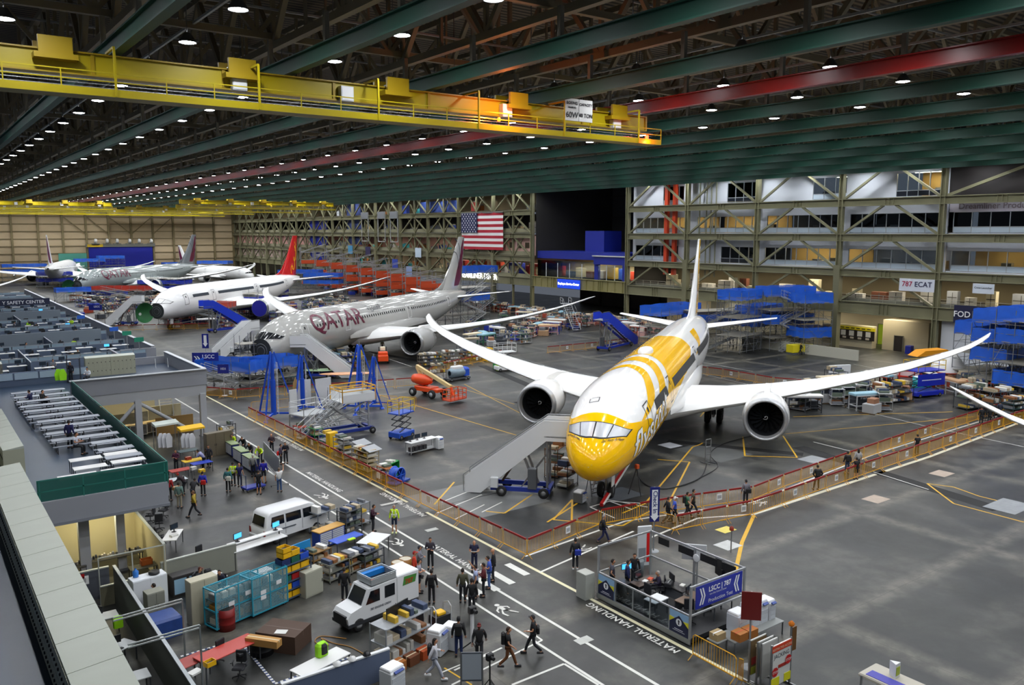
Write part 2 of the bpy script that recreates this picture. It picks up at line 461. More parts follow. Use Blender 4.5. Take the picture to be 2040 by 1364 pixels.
# ---------------------------------------------------------------- end wall
EY = 356.0
ETAN = ('cdb894', .7, 0, 0, .06, .3); RIB = ('8a7c58', .6)
mb = MB(); mb.bb((-30, EY, 0), (150, EY + .5, 36), ETAN)
for z in [1.5 + 2.75 * i for i in range(13)]: mb.bb((-30, EY - .35, z), (FX0, EY, z + .22), RIB)
cols = [PYp(p, 430, EY)[0] for p in (-28, 20, 73, 122, 169, 214, 259, 302, 343, 385, 424, 462)]
for x in cols: mb.bb((x - .35, EY - .9, 0), (x + .35, EY, 34), RIB)
for a, b in ((4, 5), (5, 6), (7, 6), (3, 4), (8, 7)): mb.bar((cols[a], EY - .6, 24), (cols[b], EY - .6, 17), .3, RIB)
struct('wall_far', mb, 'tan sheeted end wall with brown steel ribs')
a, b = PYp(176, 492, EY - 1), PYp(303, 492, EY - 1)
mb = MB(); mb.bb((a[0], EY - 1.4, 0), (b[0], EY - 1, a[2]), ('1420a0', .5)); tag(mb.build('door_1'), 'large deep blue roll up door in the tan end wall', None, None, 'structure')
mb = MB(); mb.bb((a[0] - 1, EY - 1.8, a[2]), (b[0] + 1, EY - 1, a[2] + 1.1), ('77786f', .5)); mb.bb((a[0] - .5, EY - 1.9, a[2]), (a[0] + 5, EY - 1.8, a[2] + 1), ('d2b020', .5)); trim(mb, 'grey door header with yellow end')
a, b = PYp(116, 505, EY - 1), PYp(172, 505, EY - 1)
mb = MB(); mb.bb((a[0], EY - 1.3, 0), (b[0], EY - 1, a[2]), ('5cb09a', .5)); tag(mb.build('door_2'), 'pale teal door left of the blue door in the end wall', None, None, 'structure')
fans = [(190, 480), (213, 480), (233, 480), (258, 480), (277, 480), (301, 480)]
for i, (px, py) in enumerate(fans):
    p = PYp(px, py, EY - 1.6)
    mb = MB(); mb.lathe([(-.4, .7), (0, 1.0), (.5, .8)], ('e4e4e0', .4), (0, 0, 0), 'X', 10); mb.bb((-1.4, -.3, -1.6), (1.4, .4, -.9), ('6f7068', .5))
    one('wall_fan', mb, 'white blower above the blue door, %s from the left' % nth(i), 'fan', p, 0, 'blowers above the blue door')
# ---------------------------------------------------------------- office steelwork along the right side
STL = ('77755a', .45, 0, 0, .25, .4)
BAY = 15.2
CYS = [27.2 + BAY * i for i in range(-1, 22)]     # column lines
ZL = [6.7, 11.85, 17.05, 22.2, 27.6]
mb = MB()
for i, y in enumerate(CYS):
    if abs(y - 133.6) < 1 or y > EY: continue
    for dy in (-.3, .3): mb.bb((FX0 - .35, y + dy - .06, 0), (FX0 + .35, y + dy + .06, 34), STL)
    mb.bb((FX0 - .05, y - .3, 0), (FX0 + .05, y + .3, 34), STL)
    mb.bb((FX0 - .5, y - .5, 0), (FX0 + .5, y + .5, 12.9), STL) if i % 2 == 0 else None
trim(mb, 'olive steel columns of the office frontage')
def girder(mb, x, y0, y1, z, h, mt=STL):
    mb.bb((x - .06, y0, z - h / 2), (x + .06, y1, z + h / 2), mt)
    for s in (-1, 1): mb.bb((x - .3, y0, z + s * h / 2 - .06), (x + .3, y1, z + s * h / 2 + .06), mt)
    y = y0 + BAY / 2
    while y < y1:
        for d in (-.6, 0, .6): mb.bb((x - .25, y + d - .03, z - h / 2), (x + .25, y + d + .03, z + h / 2), mt)
        y += BAY
for k, z in enumerate(ZL):
    mb = MB(); h = 1.7 if k == 0 else 1.0
    girder(mb, FX0, 12, 118.4, z, h); girder(mb, FX0, 148.8, EY, z, h)
    trim(mb, 'long olive steel girder of the office frontage, %s level up' % nth(k))
mb = MB()
for i, y in enumerate(CYS[:-1]):
    if 117 < y < 148 or y + BAY > EY + 2: continue
    if y < 57: continue
    for k in range(4):
        za, zb = ZL[k] + (.85 if k == 0 else .5), ZL[k + 1] - .5; m = y + BAY / 2
        for s in (-1, 1): mb.bar((FX0, y + .4 if s < 0 else y + BAY - .4, za), (FX0, m + s * .9, zb), .38, STL, .3)
mb.bar((FX0, 57, 22.8), (FX0, 45, 27), .38, STL)
trim(mb, 'olive diagonal braces of the office frontage')
# truss girders of the far part carry more diagonals
mb = MB()
for i, y in enumerate(CYS):
    if y < 148: continue
    m = y + BAY / 2
    if m > EY: continue
    mb.bb((FX0 + .1, m - .2, 0), (FX0 + .5, m + .2, 30), STL)
    for k in range(4):
        for s in (-1, 1): mb.bar((FX0 + .3, m, ZL[k] + .5), (FX0 + .3, m + s * BAY / 4, ZL[k + 1] - .5), .25, STL)
trim(mb, 'secondary posts and braces of the far open bays')
PANEL = ('c9ced6', .5, 0, 0, .04, .3); PANEL2 = ('c6c1cc', .5)
GLASS_D = None
def glass_mat():
    m = bpy.data.materials.new('window_glass'); m.use_nodes = True; nt = m.node_tree; nt.nodes.remove(nt.nodes['Principled BSDF']); o = nt.nodes['Material Output']
    t = nt.nodes.new('ShaderNodeBsdfTransparent'); t.inputs[0].default_value = (.7, .75, .78, 1); g = nt.nodes.new('ShaderNodeBsdfGlossy'); g.inputs['Roughness'].default_value = .05
    mx = nt.nodes.new('ShaderNodeMixShader'); fr = nt.nodes.new('ShaderNodeFresnel'); fr.inputs[0].default_value = 1.3
    nt.links.new(fr.outputs[0], mx.inputs[0]); nt.links.new(t.outputs[0], mx.inputs[1]); nt.links.new(g.outputs[0], mx.inputs[2]); nt.links.new(mx.outputs[0], o.inputs[0]); return m
GLASS = glass_mat()
wall = MB(); WX = FX0 + 1.6
win_i = [0]
STRIP = glow('fff3d8', 14)
def room_light(y0, y1, z, e, col=(1, .86, .62), x=None):
    li = bpy.data.lights.new('office_light', 'AREA'); li.energy = e; li.color = col; li.shape = 'RECTANGLE'; li.size = 5; li.size_y = abs(y1 - y0) * .8
    o = bpy.data.objects.new('office_light', li); COL.objects.link(o); o.location = ((x or WX + 4.5), (y0 + y1) / 2, z)
def window(y0, y1, z0, z1, n, lit, sillh=.75, sill=True, label=''):
    "glazed strip between y0 and y1 with n panes, the room behind it"
    win_i[0] += 1
    g = MB(); g.bb((WX - .02, y0, z0), (WX + .02, y1, z1), GLASS)
    o = tag(g.build('window_%d' % win_i[0]), label, None, None, 'structure')
    f = MB()
    for i in range(n + 1):
        y = y0 + (y1 - y0) * i / n; f.bb((WX - .09, y - .045, z0 - sillh), (WX + .09, y + .045, z1), ('aab0b6', .4, .3))
    f.bb((WX - .09, y0, z0 - .05), (WX + .09, y1, z0 + .05), ('aab0b6', .4, .3)); f.bb((WX - .09, y0, z1 - .05), (WX + .09, y1, z1 + .05), ('aab0b6', .4, .3))
    f.build('window_frame', o)
    s = MB(); s.bb((WX - .05, y0, z0 - sillh), (WX + .05, y1, z0), ('b9c9d6', .35) if sill else ('20242c', .25)); s.build('window_sill', o)
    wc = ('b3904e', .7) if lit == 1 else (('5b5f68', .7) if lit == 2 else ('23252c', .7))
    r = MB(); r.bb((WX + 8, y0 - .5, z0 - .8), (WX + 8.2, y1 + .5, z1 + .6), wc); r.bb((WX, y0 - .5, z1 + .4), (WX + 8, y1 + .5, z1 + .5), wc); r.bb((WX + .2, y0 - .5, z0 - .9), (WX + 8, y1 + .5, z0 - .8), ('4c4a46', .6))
    rng = random.Random(int(y0 * 10 + z0))
    for _ in range(7):
        y = rng.uniform(y0 + .5, y1 - 1.5); x = WX + rng.uniform(1, 7); r.bb((x, y, z0 - .8), (x + .8, y + rng.uniform(.8, 1.8), z0 + rng.uniform(-.1, .7)), (rng.choice(['8a7a5a', '3a3c44', '6c7076', 'b5a98c']), .6))
    r.build('room_interior', o)
    if lit:
        s = MB()
        for i in range(4 if lit == 1 else 2):
            y = y0 + (y1 - y0) * (i + .5) / (4 if lit == 1 else 2); s.bb((WX + 2.5, y - 1.2, z1 + .3), (WX + 2.65, y + 1.2, z1 + .36), STRIP); s.bb((WX + 5.5, y - 1.2, z1 + .3), (WX + 5.65, y + 1.2, z1 + .36), STRIP)
        s.build('strip_lights', o); room_light(y0, y1, z1 + .2, 420 if lit == 1 else 90, (1, .84, .58) if lit == 1 else (.9, .95, 1))
    return o
BY = [57.6, 72.8, 88.0, 103.2, 118.4]
levels = [(12.35, 16.55), (17.55, 21.7), (22.7, 27.2)]
# bays numbered from the right edge of the picture
plan = {  # (bay, level): (y0,y1,panes,lit,sill)
    (0, 0): (58.6, 72.2, 6, 2, True), (1, 0): (73.4, 87.4, 7, 1, True), (2, 0): (88.8, 96.6, 4, 0, False), (3, 0): (106.6, 117.6, 5, 0, True),
    (0, 1): (58.8, 72.2, 7, 0, True), (1, 1): (73.4, 87.2, 7, 0, True), (2, 1): (88.6, 102.2, 8, 1, True), (3, 1): (104.6, 117.6, 7, 1, True),
    (0, 2): (58.8, 65.2, 4, 1, False), (1, 2): (73.0, 78.8, 3, 2, True), (2, 2): (88.8, 95.6, 4, 0, False), (3, 2): (105.5, 110.6, 4, 0, True)}
for b in range(4):
    y0, y1 = BY[b], BY[b + 1]
    for l, (za, zb) in enumerate(levels):
        a, c, n, lit, sill = plan[(b, l)]
        wz0, wz1 = za + 1.0, za + (3.0 if l < 2 else 3.5)
        wall.bb((WX - .15, y0, wz1), (WX + .15, y1, zb + .3), PANEL); wall.bb((WX - .15, y0, za - .4), (WX + .15, y1, wz0 - .8), PANEL)
        wall.bb((WX - .15, y0, wz0 - .8), (WX + .15, a, wz1), PANEL); wall.bb((WX - .15, c, wz0 - .8), (WX + .15, y1, wz1), PANEL)
        window(a, c, wz0, wz1, n, lit, .75, sill, '%s office window strip, %s bay from the right, %s office floor up' % ('warm lit' if lit == 1 else 'dark', nth(b + 1), nth(l)))
for l, (za, zb) in enumerate(levels[:2]):
    wz0, wz1 = za + 1.0, za + 3.0
    wall.bb((WX - .15, 20, wz1), (WX + .15, 57.4, zb + .3), PANEL2 if l else PANEL); wall.bb((WX - .15, 20, za - .4), (WX + .15, 57.4, wz0 - .8), PANEL)
    window(28, 56.8, wz0, wz1, 12, 1 if l == 0 else 0, .75, True, 'office window strip at the right edge %s the long lettered panel' % ('below' if l else 'two floors below'))
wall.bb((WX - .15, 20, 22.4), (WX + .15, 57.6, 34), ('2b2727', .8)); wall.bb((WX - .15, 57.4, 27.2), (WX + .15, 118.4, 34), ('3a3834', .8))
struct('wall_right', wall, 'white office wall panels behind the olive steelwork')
mb = MB()
for k, z in enumerate((22.95, 17.8, 12.6)):
    mb.bb((FX0 + .2, 88, z), (FX0 + .5, 104, z + .05), ('8f8c72', .5))
for y, z0, z1 in ((106.6, 10, 27.5), (108.6, 10, 27.5)): mb.bb((FX0 + .5, y, z0), (FX0 + 1.1, y + .75, z1), ('c8401c', .45))
for y in (97.5, 98.6, 99.6, 101.2): mb.cyl((FX0 + .9, y, 10), (FX0 + .9, y, 27.5), .14, ('8f8f7c', .4, .3), 6)
trim(mb, 'orange and grey riser pipes between the office windows')
# letters on the office wall
mb = MB()
add_text(mb, 'Dreamliner Production Integration Center', on_wall((WX - .22, 56.2, 20.95), -PI / 2), 1.15, ('8c7f86', .3, .4), .012, 'LEFT')
one('office_lettering', mb, 'raised grey letters reading Production Integration on the right office wall', 'sign')
# gallery at first level and ground floor rooms
mb = MB(); mb.bb((FX0 + .3, 12, 7.3), (FX0 + 14, 118.4, 7.49), ('5a574c', .7)); struct('floor_1', mb, 'first floor gallery slab of the office block')
mb = MB(); mb.bb((FX0 + .3, 12, 11.2), (FX0 + 14, 118.4, 11.35), ('3c3a36', .8)); struct('ceiling_gallery', mb, 'dark ceiling over the first floor gallery')
mb = MB(); mb.bb((FX0 + 13.5, 12, 7.5), (FX0 + 13.9, 118.4, 11.2), ('8d8266', .8)); struct('wall_gallery', mb, 'brown back wall of the first floor gallery')
mb = MB()
for z in (7.95, 8.3, 8.65): mb.bar((FX0 + .45, 12, z), (FX0 + .45, 118.4, z), .05, ('a4a293', .5))
for i in range(54): mb.bar((FX0 + .45, 13 + i * 1.95, 7.5), (FX0 + .45, 13 + i * 1.95, 8.65), .05, ('a4a293', .5))
mb.bb((FX0 + .5, 12, 7.5), (FX0 + .52, 118.4, 8.1), ('7c7b6c', .6))
one('gallery_railing', mb, 'long grey railing along the first floor gallery', 'railing')
random.seed(11)
for i in range(26):
    y = 33 + i * 3.2; h = random.uniform(.8, 2.6); w = random.uniform(1.2, 2.8); c = random.choice(['d8cfae', '8a8f96', 'b98a5c', 'c9c9c4', '6c3f2c', '4b5566', 'e6e4dc'])
    mb = MB(); mb.bb((0, 0, 0), (.9, w, h), (c, .6)); mb.bb((-.02, .1, h * .5), (0, w - .1, h * .55), ('444444', .6)); mb.bb((-.02, w * .45, .1), (0, w * .5, h * .9), ('555555', .6))
    one('storage_cabinet', mb, 'cabinet on the first floor gallery, %s from the right edge' % nth(i), 'cabinet', (FX0 + random.uniform(4, 10), y, 7.5), 0, 'cabinets on the gallery')
for i in range(9):
    y = 26 + i * 10.6; mb = MB(); mb.bb((FX0 + 5, y, 11.1), (FX0 + 5.3, y + 2.6, 11.18), STRIP)
    one('strip_light', mb, 'ceiling strip light over the gallery, %s from the right' % nth(i), 'lamp', (0, 0, 0), 0, 'gallery strip lights')
    room_light(y - 2, y + 5, 11.0, 260, (1, .88, .68), FX0 + 6)
# ground floor
TANW = ('c9bd9e', .7, 0, 0, .05, .3)
mb = MB(); mb.bb((FX0 + 11.5, 12, 0), (FX0 + 12, 118.4, 5.8), TANW)
gy = lambda px, X: PXp(px, 665, X)[1]
mb.bb((FX0 + 6, gy(1850, FX0 + 6), 0), (FX0 + 12, gy(1779, FX0 + 9), 4.6), TANW); mb.bb((FX0 + 5, gy(1738, FX0 + 5), 0), (FX0 + 6.2, gy(1672, FX0 + 5), 3.4), ('cfc6a8', .7)); mb.bb((FX0 + 8, 88, 0), (FX0 + 12, 104, 5), ('9c9a8a', .7))
mb.bb((FX0 + .6, 27, 0), (FX0 + 1.0, 57, 6.1), ('c9cdd2', .55)); mb.bb((FX0 - 8, 64, 0), (FX0 - 7.8, 84, 1.5), ('b8b7a8', .6))
struct('wall_ground', mb, 'tan ground floor walls below the office gallery')
for (y, w, h, c, x, lab) in ((gy(1776, FX0 + 11.4), 2.2, 3.2, 'a8c82c', FX0 + 11.4, 'lime green door recess in the tan ground floor wall'), (gy(1800, FX0 + 5.9), 1.3, 2.3, '2c2624', FX0 + 5.9, 'dark brown door in the tan ground floor wall'), (gy(1655, FX0 + 11.3), 1.4, 2.4, '3a3530', FX0 + 11.3, 'dark doorway at the left end of the notice board wall')):
    mb = MB(); mb.bb((x - .1, y, 0), (x, y + w, h), (c, .6)); mb.bb((x - .16, y - .1, 0), (x - .1, y, h + .1), ('777', .5) if 0 else ('77756a', .5)); mb.bb((x - .16, y + w, 0), (x - .1, y + w + .1, h + .1), ('77756a', .5)); mb.bb((x - .16, y - .1, h), (x - .1, y + w + .1, h + .1), ('77756a', .5))
    tag(mb.build({'a8c82c': 'door_3', '2c2624': 'door_4', '3a3530': 'door_5'}[c]), lab, None, None, 'structure')
nb = thing('notice_board', 'dark notice board with a yellow header and pinned sheets on the tan wall', 'board', (FX0 + 4.9, gy(1704, FX0 + 4.9), 1.2))
mb = MB(); mb.bb((-.1, -3.2, 0), (0, 3.2, 1.5), ('2a2420', .6)); mb.build('panel', nb)
mb = MB(); mb.bb((-.14, -3.3, 1.5), (0, 3.3, 2.0), ('e8d820', .5)); [mb.bb((-.15, -2.6 + k * .9, 1.68), (-.14, -2.0 + k * .9, 1.82), '3a3820') for k in range(6)]; mb.build('header', nb)
mb = MB()
for i in range(4):
    mb.bb((-.14, -2.6 + i * 1.4, .55), (-.1, -1.8 + i * 1.4, 1.35), ('e6e6e0', .5)); mb.bb((-.14, -2.4 + i * 1.3, .1), (-.1, -1.8 + i * 1.3, .4), ('d8d0c0', .5))
mb.build('pinned_sheets', nb)
for y in (40, 68, 80, 96, 110): room_light(y - 4, y + 4, 5.6, 300, (1, .9, .7), FX0 + 5)
# opening with the blue service centre
NV = ('1b2a8e', .5)
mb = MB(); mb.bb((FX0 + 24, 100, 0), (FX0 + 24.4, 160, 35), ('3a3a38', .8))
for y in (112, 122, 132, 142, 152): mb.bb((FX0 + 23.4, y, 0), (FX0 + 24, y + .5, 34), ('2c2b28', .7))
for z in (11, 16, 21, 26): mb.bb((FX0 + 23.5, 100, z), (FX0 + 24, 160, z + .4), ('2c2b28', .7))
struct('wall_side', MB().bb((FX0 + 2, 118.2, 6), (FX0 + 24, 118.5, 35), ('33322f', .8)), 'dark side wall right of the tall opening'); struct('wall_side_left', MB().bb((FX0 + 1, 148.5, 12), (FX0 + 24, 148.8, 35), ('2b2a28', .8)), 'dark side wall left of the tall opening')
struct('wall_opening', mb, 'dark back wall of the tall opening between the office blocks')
mb = MB(); girder(mb, FX0, 118.4, 148.8, 7.0, 2.2, ('8a8356', .5))
for i in range(14): mb.bb((FX0 - .25, 119.5 + i * 2.15, 5.95), (FX0, 119.6 + i * 2.15, 8.05), ('8a8356', .5))
trim(mb, 'deep ribbed tan girder across the opening')
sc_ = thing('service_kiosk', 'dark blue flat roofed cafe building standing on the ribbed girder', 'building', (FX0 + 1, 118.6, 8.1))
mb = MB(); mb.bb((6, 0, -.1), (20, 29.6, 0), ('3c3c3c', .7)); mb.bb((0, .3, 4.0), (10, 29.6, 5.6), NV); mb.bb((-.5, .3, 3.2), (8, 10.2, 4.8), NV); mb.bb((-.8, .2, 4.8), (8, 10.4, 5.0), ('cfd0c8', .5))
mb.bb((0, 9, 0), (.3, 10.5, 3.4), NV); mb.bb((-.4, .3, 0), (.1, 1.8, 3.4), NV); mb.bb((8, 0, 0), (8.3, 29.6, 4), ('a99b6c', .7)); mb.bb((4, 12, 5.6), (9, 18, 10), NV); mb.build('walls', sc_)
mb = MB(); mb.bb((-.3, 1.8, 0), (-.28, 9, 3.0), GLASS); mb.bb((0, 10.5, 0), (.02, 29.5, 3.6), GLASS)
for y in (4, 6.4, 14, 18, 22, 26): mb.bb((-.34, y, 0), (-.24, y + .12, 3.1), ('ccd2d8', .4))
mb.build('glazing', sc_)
mb = MB()
for i, (c, h) in enumerate((('c8401c', 1.8), ('1c55b8', 2.2), ('d8a820', 2.4), ('e6e2da', 1.6), ('5a2c20', 1.3), ('c8c0a0', 2.0), ('2c4a70', 1.1), ('c03a20', 2.2))): mb.bb((4, 2 + i * 3.4, 0), (5.2, 4 + i * 3.4, h), (c, .6))
mb.build('counter_displays', sc_)
room_light(119, 128, 11.0, 500, (1, .97, .9), FX0 + 5); room_light(129, 147, 11.2, 700, (1, .85, .6), FX0 + 5)
s = thing('hanging_sign', 'blue Employee Service Center sign on the ribbed girder', 'sign', (FX0 - .45, PXp(1133, 567, FX0 - .4)[1], 6.9))
mb = MB(); mb.box((0, 0, 0), (.1, 7.4, 1.9), mat('1840c8', .5, 0, .5)); mb.build('panel', s)
mb = MB(); add_text(mb, 'Employee Service Center', on_wall((-.08, 0, -.2), -PI / 2), .68, mat('ffffff', .5, 0, 2.5), .012); mb.build('lettering', s)
# far open bays: slabs, walls, coloured storage
for k, (z, c) in enumerate(((7.5, 'b9a890'), (12.6, 'd3a49a'), (17.8, '20242c'), (23, 'd0c4a8'))):
    mb = MB(); mb.bb((FX0 + .4, 148.8, z - .15), (FX0 + 16, EY, z - .01), ('55503f', .7)); struct('floor_%d' % (k + 3), mb, 'slab of the open bays, %s level up' % nth(k))
    mb = MB(); mb.bb((FX0 + 15.6, 148.8, z), (FX0 + 16, EY, z + 4.6), (c, .8)); struct('wall_bays_%d' % (k + 1), mb, 'back wall of the open bays, %s level up' % nth(k))
    if k < 3: mb = MB(); mb.bb((FX0 + .4, 148.8, z), (FX0 + .46, EY, z + .9), ('8d8a70', .6)); trim(mb, 'low kerb panel of the open bays, %s level up' % nth(k))
random.seed(5)
for (y0, y1, z, h, c, lab) in ((160, 176, 12.6, 4.4, 'd8a79c', 'pale pink wall panel behind the flag'), (148.8, 158, 12.6, 4.4, 'd8b0a4', 'pink wall panel with small windows right of the flag'), (276, 300, 12.6, 4.2, 'e0aaa0', 'pink wall panel near the red airliner tail'),
                     (300, 352, 12.6, 4.2, 'dca79c', 'long pink wall panel with small square windows far back'), (262, 276, 7.6, 14, '2c3cc0', 'tall bright blue wall panel right of the red tail'), (236, 246, 14, 14, '2a3a70', 'dark blue wall panel high in the far bays'), (300, 352, 7.6, 4.2, 'd9c0b4', 'pale wall panel under the long pink one'), (180, 200, 22.9, 3, '2c4488', 'blue wall panel behind the top level braces')):
    mb = MB(); mb.bb((FX0 + .75, y0, z), (FX0 + 1.1, y1, z + h), (c, .7))
    if 'windows' in lab:
        for i in range(3): mb.bb((FX0 + .7, y0 + 2 + i * 3, z + 1.6), (FX0 + .75, y0 + 3.6 + i * 3, z + 2.9), ('3c3420', .4))
    one('wall_panel', mb, lab, 'wall panel')
cl_i = 0
for k, z in enumerate((7.5, 12.6, 17.8, 23.0)):
    y = 150
    while y < 262:
        w = random.uniform(1.2, 3.4); h = random.uniform(.8, 2.6)
        if random.random() < .62 and not (k == 1 and y < 177):
            c = random.choice(['c9bfa4', '8c94a0', '3bb0b8', 'd0d4d8', 'b86a2c', '2c48a8', 'd8c8a0', 'a02c20', '5c6068', 'e2dccb'])
            mb = MB(); mb.bb((0, 0, 0), (1, w, h), (c, .6)); mb.bb((-.03, .08, h * .48), (0, w - .08, h * .52), ('3c3c3c', .6)); mb.bb((.1, .1, h), (.9, w * .5, h + .3), ('8a8a80', .6))
            one('storage_crate', mb, 'stored crate on the %s far gallery, %s place from the opening' % (nth(k), nth(int((y - 150) / 2.3))), 'crate', (FX0 + random.uniform(1.4, 6), y, z), 0, 'crates on the far galleries'); cl_i += 1
        y += w + random.uniform(.3, 2.5)
for k, z in enumerate((11.2, 16.4, 21.5, 26.8)):
    for y in (160, 185, 212, 240, 275, 312, 338):
        if k == 2 and y > 260: continue
        room_light(y - 8, y + 8, z, 420 if k < 2 else 200, (1, .9, .74), FX0 + 7)
# flag
fl = thing('flag', 'large American flag hanging from the steelwork', 'flag', (0, 0, 0)); MB().bar((FX0 - .45, PXp(920, 450, FX0 - .5)[1], PXp(960, 424, FX0 - .5)[2] + .05), (FX0 - .45, PXp(1002, 450, FX0 - .5)[1], PXp(960, 424, FX0 - .5)[2] + .05), .3, STEEL).build('top_rod', fl)
XF = FX0 - .5
ya, yb = PXp(920, 450, XF)[1], PXp(1002, 450, XF)[1]; zt, zb = PXp(960, 424, XF)[2], PXp(960, 497, XF)[2]
mb = MB()
for i in range(13):
    z1 = zt - (zt - zb) * i / 13; z0 = zt - (zt - zb) * (i + 1) / 13; G = []
    for z in (z0, z1): G.append([(XF + .12 * math.sin(j * .9), ya + (yb - ya) * j / 24, z) for j in range(25)])
    mb.grid(G, ('b01c30', .7) if i % 2 == 0 else ('ecebe8', .7))
mb.build('stripes', fl)
mb = MB(); zc = zt - (zt - zb) * 7 / 13; yc = ya + (yb - ya) * .4
mb.bb((XF - .2, yc, zc), (XF - .15, ya, zt), ('1c2450', .7)); mb.build('canton', fl)
mb = MB()
for r in range(9):
    for c in range(6 if r % 2 == 0 else 5):
        yy = ya - (ya - yc) * ((c + (.5 if r % 2 == 0 else 1)) / 6); zz = zt - (zt - zc) * (r + .5) / 9; R = .27
        pts = [(yy + (R if k % 2 == 0 else R * .4) * math.sin(k * PI / 5), zz + (R if k % 2 == 0 else R * .4) * math.cos(k * PI / 5)) for k in range(10)]
        mb.add([(XF - .22, a, b) for a, b in pts], [list(range(10))], ('f4f4f4', .6))
mb.build('stars', fl)
# signs on the frontage
def wall_sign(name, lab, px, py, X, w, h, bg, lines, emit=0, frame=None):
    p = PXp(px, py, X); t = thing(name, lab, 'sign', p)
    if bg: mb = MB(); mb.box((0, 0, 0), (.08, w, h), bg); mb.build('panel', t)
    if not lines: return t
    mb = MB()
    for txt, y, z, s_, c in lines: add_text(mb, txt, on_wall((-.07, y, z), -PI / 2), s_, mat(c, .5, 0, emit) if emit else c, .012 * s_)
    mb.build('lettering', t); return t
wall_sign('diner_sign', 'white lit DINER letters on the girder below the flag', 950, 549, FX0 - .26, 0, 0, None, [('DREAMLINER DINER', 0, -.6, 1.9, 'ffffff')], 4)
wall_sign('banner', 'white banner with red numerals and ECAT on the office steelwork', 1826, 568, FX0 - .5, 5.0, 1.75, 'd5dbe6', [('787', 1.35, -.2, 1.0, 'a01840'), ('ECAT', -.95, -.2, 1.0, '282c50')])
wall_sign('banner', 'small white banner reading Crew Launcher under the right girder', 1959, 575, FX0 - .5, 2.7, 1.3, 'cdd6e0', [('Crew Launcher', 0, .0, .36, '384050')])
wall_sign('banner', 'dark navy banner reading FOD on the gallery railing', 1932, 627, FX0 - .5, 4.2, 2.4, '14183c', [('FOD', 1.0, -.35, 1.1, 'f0f0f0')])
for px, py, c in ((698, 497, '4a90b8'), (733, 500, '2c2850'), (833, 503, 'c8dcec'), (815, 540, '8ca8d8'), (787, 525, '3048a8')):
    wall_sign('hanging_banner', {698: 'pale blue banner with white print far left on the gallery', 733: 'dark violet round emblem banner on the gallery', 833: 'tall pale banner with a dark aircraft silhouette', 815: 'pale blue square banner on the first gallery', 787: 'blue and white banner on the first gallery'}[px], px, py, FX0 - .37, 3.2, 2.6, (c, .5), None)
for i, px in enumerate((727, 760, 785)):
    mb = MB(); p = PXp(px, 450, FX0 - .32)
    mb.bb((-.2, -2.2, 2.4), (0, 2.2, 4.4), ('7d8084', .5, .3))
    for y in (-2.2, 2.2): mb.bar((0, y, 4.4), (0, y, -4.2), .22, ('a8aaa8', .4, .4))
    mb.bar((0, -2.2, -4.2), (0, 2.2, -4.2), .22, ('d0d2d0', .4, .4))
    one('hanging_vent', mb, 'grey hanging vent frame on the upper steelwork, %s from the left' % nth(i), 'vent', (p[0], p[1], p[2] - .3), 0, 'hanging vents')
for i, (y, c) in enumerate(((150, 'd8381c'), (158, '1c3aa8'), (166, 'd8481c'), (174, 'e05a28'), (182, 'b82c18'))):
    mb = MB(); mb.bb((0, 0, 0), (1.5, 4.6, 3.1), (c, .5)); mb.bb((-.05, .6, .6), (0, 2, 2.4), ('f0d8a0', .5)); mb.bb((-.05, 2.5, .6), (0, 4, 2.4), ('c8c8c0', .5))
    one('food_counter', mb, '%s food counter in the diner, %s from the right' % ('blue' if c == '1c3aa8' else 'orange red', nth(i)), 'counter', (FX0 + 3.5, y, 7.5), 0, 'diner counters')
# ================================================================ airliners
def hermite(xs, ys):
    xs = np.array(xs, float); ys = np.array(ys, float)
    d = np.diff(ys) / np.diff(xs); m = np.zeros(len(xs)); m[0], m[-1] = d[0], d[-1]
    for i in range(1, len(xs) - 1):
        m[i] = 0 if d[i - 1] * d[i] <= 0 else 2 * d[i - 1] * d[i] / (d[i - 1] + d[i])
    def f(x):
        x = np.clip(x, xs[0], xs[-1]); i = int(np.clip(np.searchsorted(xs, x) - 1, 0, len(xs) - 2))
        h = xs[i + 1] - xs[i]; t = (x - xs[i]) / h
        return float((2 * t**3 - 3 * t**2 + 1) * ys[i] + (t**3 - 2 * t**2 + t) * h * m[i] + (-2 * t**3 + 3 * t**2) * ys[i + 1] + (t**3 - t**2) * h * m[i + 1])
    return f
FX = [0, .12, .4, .9, 1.6, 2.4, 3.4, 4.6, 6, 8, 10, 14, 40, 44, 48, 52, 56, 59, 61, 62]
sq = [math.sqrt(v) for v in FX]
f_top = hermite(sq, [3.55, 4.05, 4.5, 5.0, 5.55, 6.1, 6.65, 7.15, 7.52, 7.8, 7.9, 7.92, 7.92, 7.92, 7.90, 7.80, 7.6, 7.35, 7.1, 6.9])
f_bot = hermite(sq, [3.55, 3.1, 2.75, 2.45, 2.25, 2.12, 2.05, 2.0, 1.98, 1.98, 1.98, 1.98, 1.98, 2.2, 2.85, 3.75, 4.75, 5.5, 6.0, 6.3])
f_wid = hermite(sq, [0.01, .5, .92, 1.32, 1.7, 2.02, 2.3, 2.53, 2.72, 2.85, 2.885, 2.885, 2.885, 2.86, 2.7, 2.35, 1.8, 1.2, .7, .3])
def FS(x, t, off=0.0):
    "fuselage surface point, x aft of the nose, t degrees from the crown towards the port side (-y)"
    s = math.sqrt(max(x, 0)); a, b, w = f_top(s), f_bot(s), f_wid(s); t = math.radians(t)
    h = (a - b) / 2
    return (x, -(w + off) * math.sin(t), (a + b) / 2 + (h + off) * math.cos(t))
